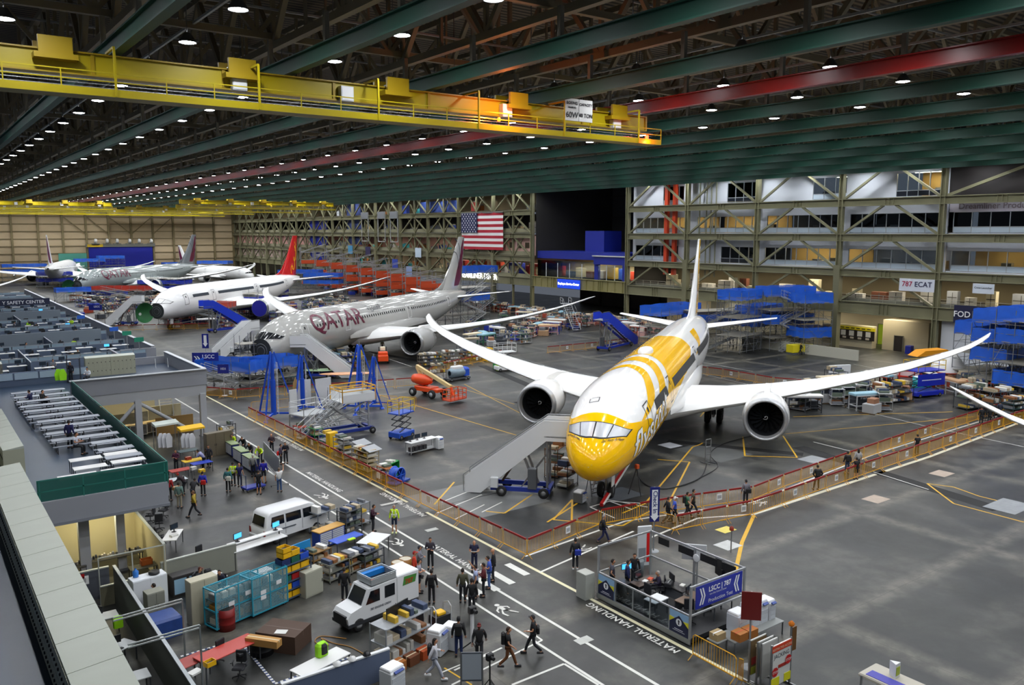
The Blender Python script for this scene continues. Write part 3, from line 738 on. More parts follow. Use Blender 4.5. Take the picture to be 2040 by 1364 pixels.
def patch(mb, a, b, t0, t1, mt, off=.012, nt=40, nx=14):
    "paint film between curves x=a(t) and x=b(t)"
    G = []
    for i in range(nt + 1):
        t = t0 + (t1 - t0) * i / nt; xa, xb = a(t), b(t)
        sa, sb = math.sqrt(max(xa, 0)), math.sqrt(max(xb, 0)); G.append([FS((sa + (sb - sa) * j / nx) ** 2, t, off) for j in range(nx + 1)])
    mb.grid(G, mt)
def body_text(mb, txt, x0, tb, size, mt, slope=0.0, bold=0.0, off=.025, italic=0, grow=0.0, xs=1.0):
    "lettering wrapped on the port side, baseline at angle tb; reads towards the tail"
    vs, fs = text_mesh(txt, size, bold, 'LEFT', 3)
    out = []
    for x, y, z in vs:
        x *= xs; y *= 1 + grow * x
        xx = x0 + x + italic * y
        s = math.sqrt(max(xx, .01)); r = (f_wid(s) + (f_top(s) - f_bot(s)) / 2) / 2
        out.append(FS(xx, tb - slope * x - math.degrees(y / r), off))
    mb.add(out, fs, mt)
def wing_mesh(sd, mb, mt, under):
    ys = [1.2, 2.9, 6, 9.8, 14, 18, 22, 25.5, 27.6, 28.8, 29.6, 30.06]
    LE = hermite([1.2, 2.9, 9.8, 25.5, 27.6, 28.8, 29.6, 30.06], [18.8, 20.6, 25.5, 36.5, 38.3, 39.8, 41.3, 42.9])
    TE = hermite([1.2, 9.8, 25.5, 27.6, 30.06], [33.9, 34.2, 39.4, 40.6, 43.5])
    Zf = hermite([1.2, 9.8, 20, 27, 30.06], [2.75, 3.55, 5.1, 6.9, 8.05])
    prof = [(0, 0), (.02, .025), (.08, .05), (.25, .072), (.45, .07), (.7, .045), (1, .004), (.7, -.018), (.45, -.035), (.25, -.042), (.08, -.03), (.02, -.015)]
    G = []
    for y in ys:
        a, b, z = LE(y), TE(y), Zf(y); c = b - a; th = 1.15 if y > 4 else 1.5
        G.append([(a + u * c, sd * y, z + v * c * th - .02 * u * c) for u, v in prof + prof[:1]])
    mb.grid(G, mt)
    mb.add(G[-1][:-1], [list(range(len(prof)))], mt)
    # control surface joints as fine dark lines
    for ya, yb, u in ((3.2, 9.6, .74), (10.4, 20, .76), (20.6, 26, .76)):
        L = []
        for y in (ya, yb):
            a, b, z = LE(y), TE(y), Zf(y); L.append((a + u * (b - a), sd * y, z + .048 * (b - a) + .02 - .02 * u * (b - a)))
        mb.bar(L[0], L[1], .05, under, .015)
def fin(mb, rootz, tipz, xr, xt, mt, y0=0.0, th=.1, axis='V', sd=1, y1=0.0, n=6):
    "tapered swept surface; axis V is upright, H is flat"
    prof = [(0, 0), (.05, .35), (.3, .5), (.7, .3), (1, .02), (.7, -.3), (.3, -.5), (.05, -.35)]
    G = []
    for i in range(n + 1):
        k = i / n; a = xr[0] + (xt[0] - xr[0]) * k; b = xr[1] + (xt[1] - xr[1]) * k; c = b - a; row = []
        for u, v in prof + prof[:1]:
            if axis == 'V': row.append((a + u * c, v * c * th, rootz + (tipz - rootz) * k))
            else: row.append((a + u * c, sd * (y0 + (y1 - y0) * k), rootz + (tipz - rootz) * k + v * c * th))
        G.append(row)
    mb.grid(G, mt); mb.add(G[-1][:-1], [list(range(8))], mt)
def airliner(name, label, loc, rz, body, L, group=None):
    root = thing(name, label, 'airplane', (loc[0], loc[1], 0), rz, group)
    body = M(body); eng = M(L.get('engine', body)); x0 = 1.15 if L.get('nose') in ('open', 'hinged') else 0.0
    xs = [x for x in [0, .03, .12, .3, .6, .9, 1.15, 1.6, 2.2, 3, 4, 5, 6, 7.5, 9, 11, 14, 20, 27, 34, 40, 42, 44, 46, 48, 50, 52, 54, 56, 58, 60, 61.2, 62] if x >= x0]
    mb = MB(); mb.grid([[FS(x, t) for t in range(0, 361, 9)] for x in xs], body)
    mb.lathe([(61.95, .3), (61.7, .16), (61.7, .001)], '3a3a3a', (0, 0, 6.6), 'X', 12)
    if x0:
        mb.add([FS(x0 + .02, t, -.03) for t in range(0, 360, 9)], [list(range(40))], ('2b2e30', .6))
        for rr in (.5, .85): mb.lathe([(x0 - .02, rr), (x0, rr + .05)], '70757a', (0, 0, 3.7), 'X', 20)
    mb.build('fuselage', root)
    if L.get('nose') == 'hinged':
        rm = MB(); nx = [0, .03, .12, .3, .6, .9, 1.15]
        rm.grid([[FS(x, t) for t in range(0, 361, 12)] for x in nx], body)
        rm.grid([[FS(x, t, -.04) for t in range(0, 361, 12)] for x in nx[1:]], ('2e6b3e', .6))
        mxr = Matrix.Translation((-.35, 1.3, 3.6)) @ Matrix.Rotation(math.radians(-112), 4, 'Z') @ Matrix.Scale(1.3, 4) @ Matrix.Translation((-1.15, 0, -3.8))
        rm.xf(mxr); rm.build('radome', root)
    # belly fairing
    fb = MB(); G = []
    for x, k in ((17, .0), (18.5, .55), (21, .9), (25, 1), (32, 1), (36, .8), (39, .4), (41.5, .0)):
        G.append([(x, -(2.6 + .75 * k) * math.sin(math.radians(t)) if k else -2.7 * math.sin(math.radians(t)), 3.6 - (1.6 + .42 * k) * math.cos(math.radians(180 - t)) * -1) for t in range(84, 277, 12)])
    fb.grid(G, L.get('belly', body)); fb.build('belly_fairing', root)
    for sd in (-1, 1):
        if L.get('wings', True) is False: break
        w = MB(); wing_mesh(sd, w, L.get('wing', ('ececea', .38)), '6c7075'); wo = w.build('wing', root)
        for y, xa, z in ((5.6, 29.5, 2.55), (13.5, 31.5, 3.6), (18.5, 33.5, 4.35)):
            c = MB(); c.lathe([(xa, .02), (xa + .8, .22), (xa + 2.4, .3), (xa + 4, .2), (xa + 4.9, .02)], L.get('wing', ('ececea', .38)), (0, sd * y, z), 'X', 8)
            c.build('flap_fairing', wo)
        if L.get('engines', True):
            e = MB(); c = (0, sd * 9.8, 2.62)
            e.lathe([(21.6, 1.42), (21.1, 1.5), (20.95, 1.6), (21.05, 1.72), (21.5, 1.82)], L.get('lip', ('a9abac', .25, .7)), c, 'X', 36)
            e.lathe([(21.5, 1.82), (22.4, 1.9), (23.6, 1.9), (24.8, 1.78), (25.9, 1.55), (25.85, 1.45)], eng, c, 'X', 36)
            e.lathe([(21.6, 1.42), (22.6, 1.42), (23.2, 1.4)], ('2c2e31', .4, .3), c, 'X', 36)
            if L.get('cover'):
                e.lathe([(20.9, .001), (20.92, 1.62)], ('10128c', .6), c, 'X', 24)
            eo = e.build('engine', root)
            ch = MB()
            for k in range(18):
                a0, a1 = 2 * PI * k / 18, 2 * PI * (k + 1) / 18; am = (a0 + a1) / 2
                ch.add([(25.88, c[1] + 1.55 * math.cos(a0), c[2] + 1.55 * math.sin(a0)), (25.88, c[1] + 1.55 * math.cos(a1), c[2] + 1.55 * math.sin(a1)), (26.35, c[1] + 1.42 * math.cos(am), c[2] + 1.42 * math.sin(am))], [(0, 1, 2)], eng)
            ch.lathe([(24.5, 1.1), (26.2, .95), (27.6, .6), (28.4, .08)], ('75706a', .4, .6), c, 'X', 20)
            ch.build('exhaust_nozzle', eo)
            fn = MB(); fn.lathe([(23.1, .3), (23.2, 1.4)], ('0a0a0b', .7), c, 'X', 24)
            for k in range(18):
                a = 2 * PI * k / 18; vs = []
                for rr, da, dx in ((.32, 0, 0), (.8, .05, .02), (1.36, .19, .05)):
                    for wv, ddx in ((-.07, .0), (.1, .34)):
                        aa = a + da + wv / max(rr, .4) * 1.3; vs.append((22.65 + dx + ddx, c[1] + rr * math.cos(aa), c[2] + rr * math.sin(aa)))
                fn.add(vs, [(0, 1, 3, 2), (2, 3, 5, 4)], ('3d4044', .3, .6))
            fn.build('fan_blades', eo)
            sp = MB(); sp.lathe([(22.1, .001), (22.25, .13), (22.5, .25), (22.8, .33)], ('1c1d20', .35), c, 'X', 16)
            for k in range(10):
                a = k * .55; b_ = (k + 1) * .55; r1, r2 = .04 + .02 * k, .04 + .02 * (k + 1); x1, x2 = 22.12 + .028 * k, 22.12 + .028 * (k + 1)
                sp.bar((x1, c[1] + r1 * math.cos(a), c[2] + r1 * math.sin(a)), (x2, c[1] + r2 * math.cos(b_), c[2] + r2 * math.sin(b_)), .05, 'f4f4f4', .03)
            sp.build('spinner', eo)
            py = MB(); py.prism([(22.6, 4.35), (24.2, 4.75), (27.5, 4.6), (31.5, 3.9), (32.5, 3.3), (28, 3.1), (24.6, 4.1)], .44, body if L.get('pylon_body') else ('ececea', .38), 'Y', sd * 9.8 - .22)
            py.build('pylon', eo)
    tl = MB(); fin(tl, 7.3, 17.0, (51.8, 60.4), (59.3, 61.9), L.get('tail', body), th=.1); 
    tl.prism([(48.2, 7.75), (52.8, 8.0), (55.6, 12.0), (52.5, 9.1), (50.5, 8.2)], .12, L.get('tail', body), 'Y', -.06)
    to = tl.build('vertical_tail', root)
    for sd in (-1, 1):
        if not L.get('htail', True): break
        hz = MB(); fin(hz, 6.25, 7.25, (53.2, 59.4), (59.0, 60.7), L.get('wing', ('ececea', .38)), y0=.8, y1=9.85, th=.09, axis='H', sd=sd)
        hz.build('horizontal_stabilizer', root)
    # cockpit glazing
    wf = MB()
    gl = L.get('glass', ('14171c', .15))
    xa = hermite([0, 14, 30, 46, 60, 68], [2.08, 2.12, 2.28, 2.55, 3.0, 3.55]); xb = hermite([0, 14, 30, 46, 60, 68], [1.12, 1.14, 1.32, 1.75, 2.35, 2.75])
    frame = MB() if L.get('frame') else None
    cock = MB()
    for sgn in (-1, 1):
        for t0, t1 in ((1.5, 31), (33, 63)):
            ka, kb = (lambda t, s=sgn: xb(abs(t))), (lambda t, s=sgn: xa(abs(t)))
            if frame: patch(frame, lambda t: xb(abs(t)) - .09, lambda t: xa(abs(t)) + .07, sgn * (t0 - 2.2), sgn * (t1 + 2.4), '101010', .024, 10, 4)
            patch(cock, ka, kb, sgn * t0, sgn * t1, gl, .036, 10, 4)
    if frame: frame.build('windshield_frame', root)
    cock.build('cockpit_windows', root)
    # doors: outline frames
    for x in (6.6, 16.2, 34.2, 49.6):
        for sgn in (1, -1):
            d = MB(); dc = L.get('door', '8d9094'); t0, t1 = 55, 95
            hw = .62
            for (xa_, xb_, ta, tb) in ((x - hw, x - hw + .07, t0, t1), (x + hw - .07, x + hw, t0, t1), (x - hw, x + hw, t0, t0 + 1.6), (x - hw, x + hw, t1 - 1.6, t1)):
                patch(d, lambda t, v=xa_: v, lambda t, v=xb_: v, sgn * ta, sgn * tb, dc, .03, 8, 2)
            patch(d, lambda t: x - .14, lambda t: x + .14, sgn * 62, sgn * 69, '18191c', .03, 3, 2)
            d.build('cabin_door', root)
    # window belt
    if L.get('windows', True):
        for sgn in (1, -1):
            ww = MB(); x = 8.6
            while x < 48.6:
                if all(abs(x - q) > .95 for q in (6.6, 16.2, 34.2, 49.6)):
                    wx, tt = x, 68 if not L.get('tape') else 68
                    ww.add([FS(wx + .14 * math.cos(k * PI / 4 + PI / 8), sgn * (tt + 4.6 * math.sin(k * PI / 4 + PI / 8)), .02) for k in range(8)], [list(range(8))], ('1d2026', .2))
                x += .62
            ww.build('cabin_windows', root)
    # landing gear
    ng = MB(); ng.cyl((5.4, 0, .5), (5.5, 0, 2.3), .12, ('9b9d9f', .35, .6)); ng.cyl((5.4, 0, .9), (6.9, 0, 2.1), .07, ('9b9d9f', .35, .6)); ng.cyl((5.4, -.45, .52), (5.4, .45, .52), .08, STEEL)
    for sd in (-1, 1):
        ng.prism([(4.3, 1.05), (5.2, 1.0), (5.3, 2.1), (4.3, 2.1)], .04, body, 'Y', sd * .62)
    no = ng.build('nose_gear', root)
    for sd in (-1, 1):
        MB().wheel((5.4, sd * .36, .52), .52, .36).build('wheel', no)
    for sd in (-1, 1):
        g = MB(); g.cyl((31.1, sd * 4.9, .65), (31.2, sd * 4.6, 3.2), .2, ('85888b', .35, .6)); g.cyl((31.1, sd * 4.8, 1.5), (31.1, sd * 2.6, 2.8), .11, STEEL)
        g.cyl((30.35, sd * 4.9, .66), (31.85, sd * 4.9, .66), .13, STEEL)
        g.prism([(30.2, .9), (32, .9), (32.1, 3), (30.1, 3)], .05, body, 'Y', sd * 5.35)
        go = g.build('main_gear', root)
        for dx in (-.73, .73):
            for dy in (-.55, .55):
                MB().wheel((31.1 + dx, sd * 4.9 + dy, .66), .66, .48).build('wheel', go)
    if L.get('extra'): L['extra'](root, to)
    return root
def tail_curve(mb, pts, mt, y=-.45, off=0):
    "a flat paint film on the port face of the fin; pts are (x, z), triangulated as a fan strip of pairs"
    def fy(x, z):
        k = (z - 7.3) / 9.7; a = 51.8 + (59.3 - 51.8) * k; b = 60.4 + (61.9 - 60.4) * k; c = b - a; u = min(max((x - a) / c, 0), 1)
        prof = [(0, 0), (.05, .35), (.3, .5), (.7, .3), (1, .02)]
        return np.interp(u, [p[0] for p in prof], [p[1] for p in prof]) * c * .1
    for sgn in (-1, 1):
        G = []
        for (xa, za), (xb, zb) in pts:
            G.append([(xa + (xb - xa) * j / 6, sgn * (fy(xa + (xb - xa) * j / 6, za + (zb - za) * j / 6) + .02 + off), za + (zb - za) * j / 6) for j in range(7)])
        mb.grid(G, mt, False)
def swirl(cx, cz, r0, r1, a0, a1, w0, w1, n=14, sx=1.0):
    out = []
    for i in range(n + 1):
        k = i / n; a = math.radians(a0 + (a1 - a0) * k); r = r0 + (r1 - r0) * k; w = w0 + (w1 - w0) * k
        out.append(((cx + sx * (r - w) * math.cos(a), cz + (r - w) * math.sin(a)), (cx + sx * (r + w) * math.cos(a), cz + (r + w) * math.sin(a))))
    return out
YEL = ('ffc400', .12)
def scoot_extra(root, tail):
    E0 = hermite([0, 20, 40, 55, 68, 80, 92], [2.85, 2.9, 3.1, 3.5, 4.7, 6.9, 7.6])
    b1i = hermite([0, 25, 48, 60, 68, 72], [12.2, 11, 8.4, 7, 5.2, 4.3]); b1o = hermite([0, 22, 48, 62, 70, 74], [13.4, 13, 11, 9.4, 7.0, 4.6])
    b2i = hermite([0, 22, 48, 62, 74], [15.4, 15, 13.2, 11.6, 9.2]); b2o = hermite([0, 22, 48, 66, 76], [17.6, 17.2, 15.6, 14, 12.5])
    blk = hermite([0, 30, 60, 78], [19, 18.4, 16.4, 13.8]); ble = hermite([0, 30, 50, 66, 82], [31.5, 33, 33, 30, 25])
    for nm, a, b, t0, t1 in (('nose_paint', lambda t: 0, lambda t: E0(abs(t)), 0, 90), ('curved_stripe', lambda t: b1i(abs(t)), lambda t: b1o(abs(t)), 0, 73),
                         ('curved_stripe', lambda t: b2i(abs(t)), lambda t: b2o(abs(t)), 0, 75), ('wide_band', lambda t: blk(abs(t)), lambda t: ble(abs(t)), 0, 80)):
        mb = MB()
        for sg in (1, -1): patch(mb, a, b, sg * t0, sg * t1, YEL, .012, 40, 16)
        mb.build(nm, root)
    mb = MB()
    for sg in (1, -1):
        lo = hermite([74, 80, 86, 90], [9.5, 8.5, 7.8, 7.6]); hi = hermite([74, 80, 90, 105, 125], [24, 24, 20, 17, 12])
        patch(mb, lambda t: lo(abs(t)), lambda t: hi(abs(t)), sg * 74, sg * 90, YEL, .014, 12, 20)
        patch(mb, lambda t: 0, lambda t: hi(abs(t)), sg * 90, sg * 150, YEL, .022, 24, 44)
        patch(mb, lambda t: 0, lambda t: 8, sg * 150, sg * 180, YEL, .03, 8, 40)
    mb.build('lower_paint', root)
    mb = MB(); hook_a = hermite([30, 45, 60, 72], [39.4, 38.4, 38.2, 34]); hook_b = hermite([30, 45, 60, 72], [43, 41.5, 40, 35])
    for sg in (1, -1): patch(mb, lambda t: hook_a(abs(t)), lambda t: hook_b(abs(t)), sg * 30, sg * 72, YEL, .012, 16, 5)
    mb.build('hook_stripe', root)
    for sg in (1, -1):
        mb = MB()
        for xa, xb in ((8.8, 14.4), (17.8, 32.8), (35.6, 48)):
            patch(mb, lambda t, v=xa: v, lambda t, v=xb: v, sg * 64, sg * 78, ('2c2d2f', .6), .035, 5, 24)
        mb.build('window_tape', root)
    mb = MB()
    for c_, bo, of in (('f7f7f5', .012, .045), ('1c1c1c', .045, .034)): body_text(mb, 'flyscoot', 3.2, 112, 2.1, c_, .9, bo, of, .1, .06, 1.5)
    mb.build('side_lettering', root)
    mb = MB()
    vs, fs = text_mesh("Don't Worry Be Happy", .34, .006, 'LEFT', 1)
    for s_ in (1, -1):
        out = []
        for x, y, z in vs:
            k = x / 3.9; tt = 26 + 46 * (k if s_ > 0 else 1 - k); xx = (.92 + (k if s_ > 0 else 1 - k) ** 1.4 * 1.55) + y * .9
            out.append(FS(xx, s_ * tt, .03))
        mb.add(out, fs, ('3a2a12', .5))
    mb.build('nose_lettering', root)
    d = MB(); d.lathe([(0, 1.0), (.25, .97), (.42, .75), (.5, .3), (.5, .001)], WHITE, (0, 0, 0), 'Z', 18); d.xf(Matrix.Translation((20.5, 0, 7.82)) @ Matrix.Diagonal((1.5, .62, 1, 1)))
    d.build('antenna_dome', root)
    tm = MB()
    for z in (9.3, 11.6, 13.6, 15.2):
        k = (z - 7.3) / 9.7; cx = 56.6 + 4.2 * k
        tail_curve(tm, swirl(cx, z, 1.5 - .6 * k, 1.0 - .4 * k, 230, -20, .05, .16, 16), 'f2f2f0', off=.02)
    tail_curve(tm, [((54.6, 7.9), (60.2, 7.9)), ((57.0, 12), (61.0, 12)), ((59.3, 16.9), (61.8, 16.9))], YEL)
    tm.build('tail_swirls', tail)
    # hatch outline marks on the crown
    hm = MB(); patch(hm, lambda t: 3.9, lambda t: 3.95, -22, -6, '222222', .03, 4, 1); patch(hm, lambda t: 4.35, lambda t: 4.4, -22, -6, '222222', .03, 4, 1)
    patch(hm, lambda t: 3.9, lambda t: 4.4, -22, -20.8, '222222', .03, 1, 3); patch(hm, lambda t: 3.9, lambda t: 4.4, -7.2, -6, '222222', .03, 1, 3)
    hm.build('crown_hatch', root)
MAR = ('5f1030', .35)
def qatar_extra(root, tail, arabic=True):
    mb = MB(); body_text(mb, 'QATAR', 8.1, 82, 3.5, MAR, -.1, .03, .045, 0, 0, 1.06); mb.build('side_lettering', root)
    if arabic:
        mb = MB(); body_text(mb, '\ufe94\ufef3\ufeae\ufec4\ufed8\ufedf\ufe8d', 22.6, 52, 1.35, ('4a4c50', .4), 0, .02, .04); mb.build('script_lettering', root)
    tm = MB()
    tail_curve(tm, [((56.4, 8.2), (58.6, 8.2)), ((57.0, 9.5), (60.0, 9.5)), ((57.9, 11), (60.2, 11)), ((58.6, 12), (60.9, 12)), ((59.0, 12.8), (60.4, 12.8)), ((59.9, 14), (61.2, 14)), ((60.1, 15), (61.0, 15)), ((60.9, 16.4), (61.5, 16.4))], MAR)
    tail_curve(tm, swirl(57.6, 14, 2.6, 3.4, 80, -60, .1, .28, 10, .6), '33363c')
    tail_curve(tm, swirl(56.8, 12, 2.4, 3.4, 80, -50, .08, .22, 10, .6), '33363c')
    tm.build('tail_emblem', tail)
def hainan_extra(root, tail):
    tm = MB()
    for cx, cz, r0, r1, a0, a1, w in ((58.2, 10.0, .5, 2.1, -200, 60, .26), (59.0, 12.2, .8, 2.4, -150, 70, .3), (59.6, 14.0, .4, 1.5, -120, 80, .16), (57.8, 8.9, .3, 1.3, -40, 230, .2)):
        tail_curve(tm, swirl(cx, cz, r0, r1, a0, a1, .05, w, 16, .75), ('ffc21a', .35))
    tm.build('tail_swirls', tail)
    mb = MB()
    for xa, xb in ((8.8, 14.4), (18, 32.8), (35.6, 48)):
        patch(mb, lambda t, v=xa: v, lambda t, v=xb: v, 63, 74, ('26303a', .6), .035, 5, 24)
    mb.build('window_tape', root)
def A(deg): return math.radians(90 - deg)
def all_planes():
    airliner('yellow_airliner', 'white and yellow airliner in the foreground with outlined white lettering and foil covered cockpit windows', (33.21, 37.29), A(54.88), ('f2f2f0', .1),
             dict(glass=('b9bcc0', .3, .5), frame=True, extra=scoot_extra, door='2a2a2a', windows=False, lip=('b2b4b6', .3, .6)))
    airliner('grey_airliner', 'pale grey airliner with maroon lettering, radome removed, behind the blue scaffold at sign 1031', (33.35, 96.98), A(56.8), ('aaaaa6', .1),
             dict(nose='open', extra=qatar_extra, door='e8e8e8', engine=('9a9a98', .2), wing=('dcdcda', .38)))
    airliner('white_airliner', 'all white airliner with red tail and yellow swirls, radome swung open', (35.95, 157.18), A(46.2), ('f0f0ee', .12),
             dict(nose='hinged', extra=hainan_extra, door='3a3a3a', windows=False, tail=('c8151b', .3), cover=True, frame=True, glass=('e6e6e4', .4)))
    airliner('grey_airliner', 'grey airliner farthest back with maroon lettering, radome swung open above a blue screen', (37.05, 246), A(45.5), ('8d9594', .12),
             dict(nose='hinged', extra=lambda r, t: qatar_extra(r, t, False), door='7e8486', tail=('6f7478', .35)))
all_planes()
airliner('white_airliner', 'white airliner wing tip reaching in from the right edge above the barrier walkway', (35.8, -23.7), A(54.88), ('f2f2f0', .25), dict(windows=False))
# ================================================================ things that repeat
def rail_frame(mb, pts, z0, hs, mt, w=.04, post=True):
    for i in range(len(pts) - 1):
        a, b = pts[i], pts[i + 1]
        for h in hs: mb.bar((a[0], a[1], z0 + h), (b[0], b[1], z0 + h), w, mt)
    if post:
        for a in pts: mb.bar((a[0], a[1], z0), (a[0], a[1], z0 + hs[-1]), w, mt)
def f_barrier(red=True):
    t = thing('crowd_barrier', 'x', 'barrier'); m = MB(); y = ('e0a514', .4); L = 2.3
    m.tube([(0.05, 0, .25), (.05, 0, 1.0), (.16, 0, 1.1), (L - .16, 0, 1.1), (L - .05, 0, 1.0), (L - .05, 0, .25)], .022, y, 5)
    m.bar((.05, 0, .22), (L - .05, 0, .22), .04, y)
    for i in range(15): x = .2 + i * (L - .4) / 14; m.bar((x, 0, .22), (x, 0, 1.08), .014, y)
    m.build('frame', t); f = MB()
    for x in (.08, L - .08): f.tube([(x, -.32, .02), (x, -.22, .08), (x, 0, .25), (x, .22, .08), (x, .32, .02)], .02, y, 4)
    f.build('feet', t)
    if red: r = MB(); r.bb((.1, -.03, 1.03), (L - .1, .03, 1.14), ('8e1713', .5)); r.build('red_rail_cover', t)
    return t
barrier = Proto(f_barrier)
def f_sheet(): 
    return one('notice_sheet', MB().bb((-.2, -.012, 0), (.2, .012, .42), ('e9e9e6', .5)).bb((-.15, -.014, .1), (.15, -.012, .32), ('a8a8a8', .6)), 'x', 'notice')
sheet = Proto(f_sheet)
def fence(pts, what, group, red=True, sheets=()):
    n = 0
    for i in range(len(pts) - 1):
        a, b = Vector(pts[i][:2]), Vector(pts[i + 1][:2]); d = b - a; k = max(1, round(d.length / 2.36)); an = math.atan2(d.y, d.x)
        for j in range(k):
            p = a + d * j / k
            barrier((p.x, p.y, 0), an, 'yellow steel barrier panel, %s in %s' % (nth(n), what), group, red=red, sc=(d.length / k / 2.36, 1, 1))
            if n in sheets:
                q = p + d.normalized() * 1.3 + Vector((d.y, -d.x)).normalized() * .05
                sheet((q.x, q.y, .5), an, 'notice sheet on the %s panel of %s' % (nth(n), what), 'notices on the barriers')
            n += 1
def f_chest(c='1d3f94', top='c99a4a', w=1.5, rows=7, front='c8ccd2'):
    t = thing('tool_chest', 'x', 'tool chest'); m = MB(); m.rbox((0, 0, .56), (w, .65, .9), (c, .4), .03); m.build('body', t)
    MB().rbox((0, 0, 1.04), (w + .04, .7, .06), (top, .5), .02).build('worktop', t)
    n = 3 if w > 2 else 2
    for k in range(n):
        for r in range(rows):
            z = .2 + r * .78 / rows; x0 = -w / 2 + .05 + k * (w - .1) / n
            d = MB(); d.bb((x0 + .02, -.35, z), (x0 + (w - .1) / n - .04, -.33, z + .78 / rows - .035), (front, .35)); d.build('drawer', t)
    c_ = MB()
    for x in (-w / 2 + .15, w / 2 - .15):
        for y in (-.25, .25): c_.wheel((x, y, .07), .07, .05)
    c_.build('casters', t); return t
chest = Proto(f_chest)
def f_rack(w=1.6, d=.7, h=1.7, n=4, c='8f9498', fill=1, solid=False, seed=0):
    t = thing('shelf_rack', 'x', 'rack'); m = MB(); cc = (c, .45, .3)
    for x in (-w / 2, w / 2):
        for y in (-d / 2, d / 2): m.bar((x, y, 0.06), (x, y, h), .045, cc)
    if solid: m.bb((-w / 2, d / 2 - .02, .1), (w / 2, d / 2, h), cc); m.bb((-w / 2, -d / 2, .1), (-w / 2 + .02, d / 2, h), cc); m.bb((w / 2 - .02, -d / 2, .1), (w / 2, d / 2, h), cc)
    m.build('frame', t); rng = random.Random(seed)
    for i in range(n):
        z = .15 + i * (h - .2) / max(1, n - 1); s = MB(); s.bb((-w / 2, -d / 2, z - .02), (w / 2, d / 2, z + .02), cc); s.build('shelf', t)
        if fill:
            x = -w / 2 + .08
            while x < w / 2 - .3:
                bw = rng.uniform(.18, .42); bh = rng.uniform(.12, min(.42, (h - .2) / n * .8))
                if rng.random() < .8:
                    b = MB(); b.rbox((x + bw / 2, rng.uniform(-.04, .04), z + .02 + bh / 2), (bw - .03, d * .75, bh), (rng.choice(['b3a58a', '7c7f84', 'c9c6bd', '8a5a34', '3d4a66', 'd8b23a', 'e0dfda', '5e6a5c']), .6), .02); b.build('bin', t)
                x += bw + .02
    k = MB()
    for x in (-w / 2, w / 2):
        for y in (-d / 2, d / 2): k.wheel((x, y, .06), .06, .04)
    k.build('casters', t); return t
rack = Proto(f_rack)
def f_cabinet(w=.9, d=.5, h=1.8, c='b8b29c', glass=False, doors=2):
    t = thing('cabinet', 'x', 'cabinet'); MB().rbox((0, 0, h / 2), (w, d, h), (c, .5), .02).build('body', t)
    for i in range(doors):
        x0 = -w / 2 + i * w / doors; q = MB(); q.bb((x0 + .015, -d / 2 - .02, .06), (x0 + w / doors - .015, -d / 2, h - .05), (c, .45)); dr = q.build('door', t)
        if glass: MB().bb((x0 + .07, -d / 2 - .025, .14), (x0 + w / doors - .07, -d / 2 - .02, h - .15), ('8fb4cc', .15)).build('glass_pane', dr)
        hx = x0 + w / doors - .07 if i % 2 == 0 else x0 + .07
        MB().bb((hx - .012, -d / 2 - .045, h * .5 - .08), (hx + .012, -d / 2 - .02, h * .5 + .08), ('3a3a3a', .4, .5)).build('handle', dr)
    return t
cabinet = Proto(f_cabinet)
def f_desk(w=1.6, d=.75, h=.74, c='e2e2e0', leg='55585c', panel=False):
    t = thing('table', 'x', 'table'); MB().rbox((0, 0, h), (w, d, .04), (c, .4), .015).build('tabletop', t)
    for x in (-w / 2 + .05, w / 2 - .05):
        for y in (-d / 2 + .05, d / 2 - .05): MB().bar((x, y, 0), (x, y, h - .02), .045, (leg, .4, .4)).build('leg', t)
    if panel: MB().bb((-w / 2 + .06, d / 2 - .07, .2), (w / 2 - .06, d / 2 - .05, h - .03), (leg, .5)).build('modesty_panel', t)
    return t
desk = Proto(f_desk)
def f_monitor(w=.55, on=False):
    t = thing('monitor', 'x', 'monitor'); MB().rbox((0, 0, .34), (w, .05, w * .6), ('1b1c1f', .4), .01).build('housing', t)
    MB().bb((-w / 2 + .02, -.03, .36 - w * .28), (w / 2 - .02, -.026, .32 + w * .28), mat('3a8fd0', .3, 0, 1.6) if on else ('2a3440', .15)).build('screen', t)
    s = MB(); s.bb((-.03, -.01, .01), (.03, .03, .3), ('2a2a2c', .4)); s.lathe([(0, .14), (.015, .13), (.02, .001)], ('2a2a2c', .4), (0, .03, 0), 'Z', 10); s.build('stand', t); return t
monitor = Proto(f_monitor)
def f_chair(c='1c1d22'):
    t = thing('office_chair', 'x', 'chair'); MB().rbox((0, 0, .48), (.5, .5, .09), (c, .7), .06).build('seat', t)
    b = MB(); b.rbox((-.24, 0, .83), (.08, .46, .5), (c, .7), .03); b.bar((-.2, 0, .48), (-.27, 0, .7), .05, c); b.build('backrest', t)
    for s in (-1, 1): a = MB(); a.bar((0, s * .27, .5), (0, s * .29, .68), .03, c); a.bb((-.14, s * .29 - .03, .67), (.14, s * .29 + .03, .7), c); a.build('armrest', t)
    g = MB(); g.cyl((0, 0, .1), (0, 0, .45), .03, '55585c', 6)
    for k in range(5):
        a = k * 2 * PI / 5; g.bar((0, 0, .12), (.28 * math.cos(a), .28 * math.sin(a), .06), .04, c); g.wheel((.28 * math.cos(a), .28 * math.sin(a), .035), .035, .03)
    g.build('base', t); return t
chair = Proto(f_chair)
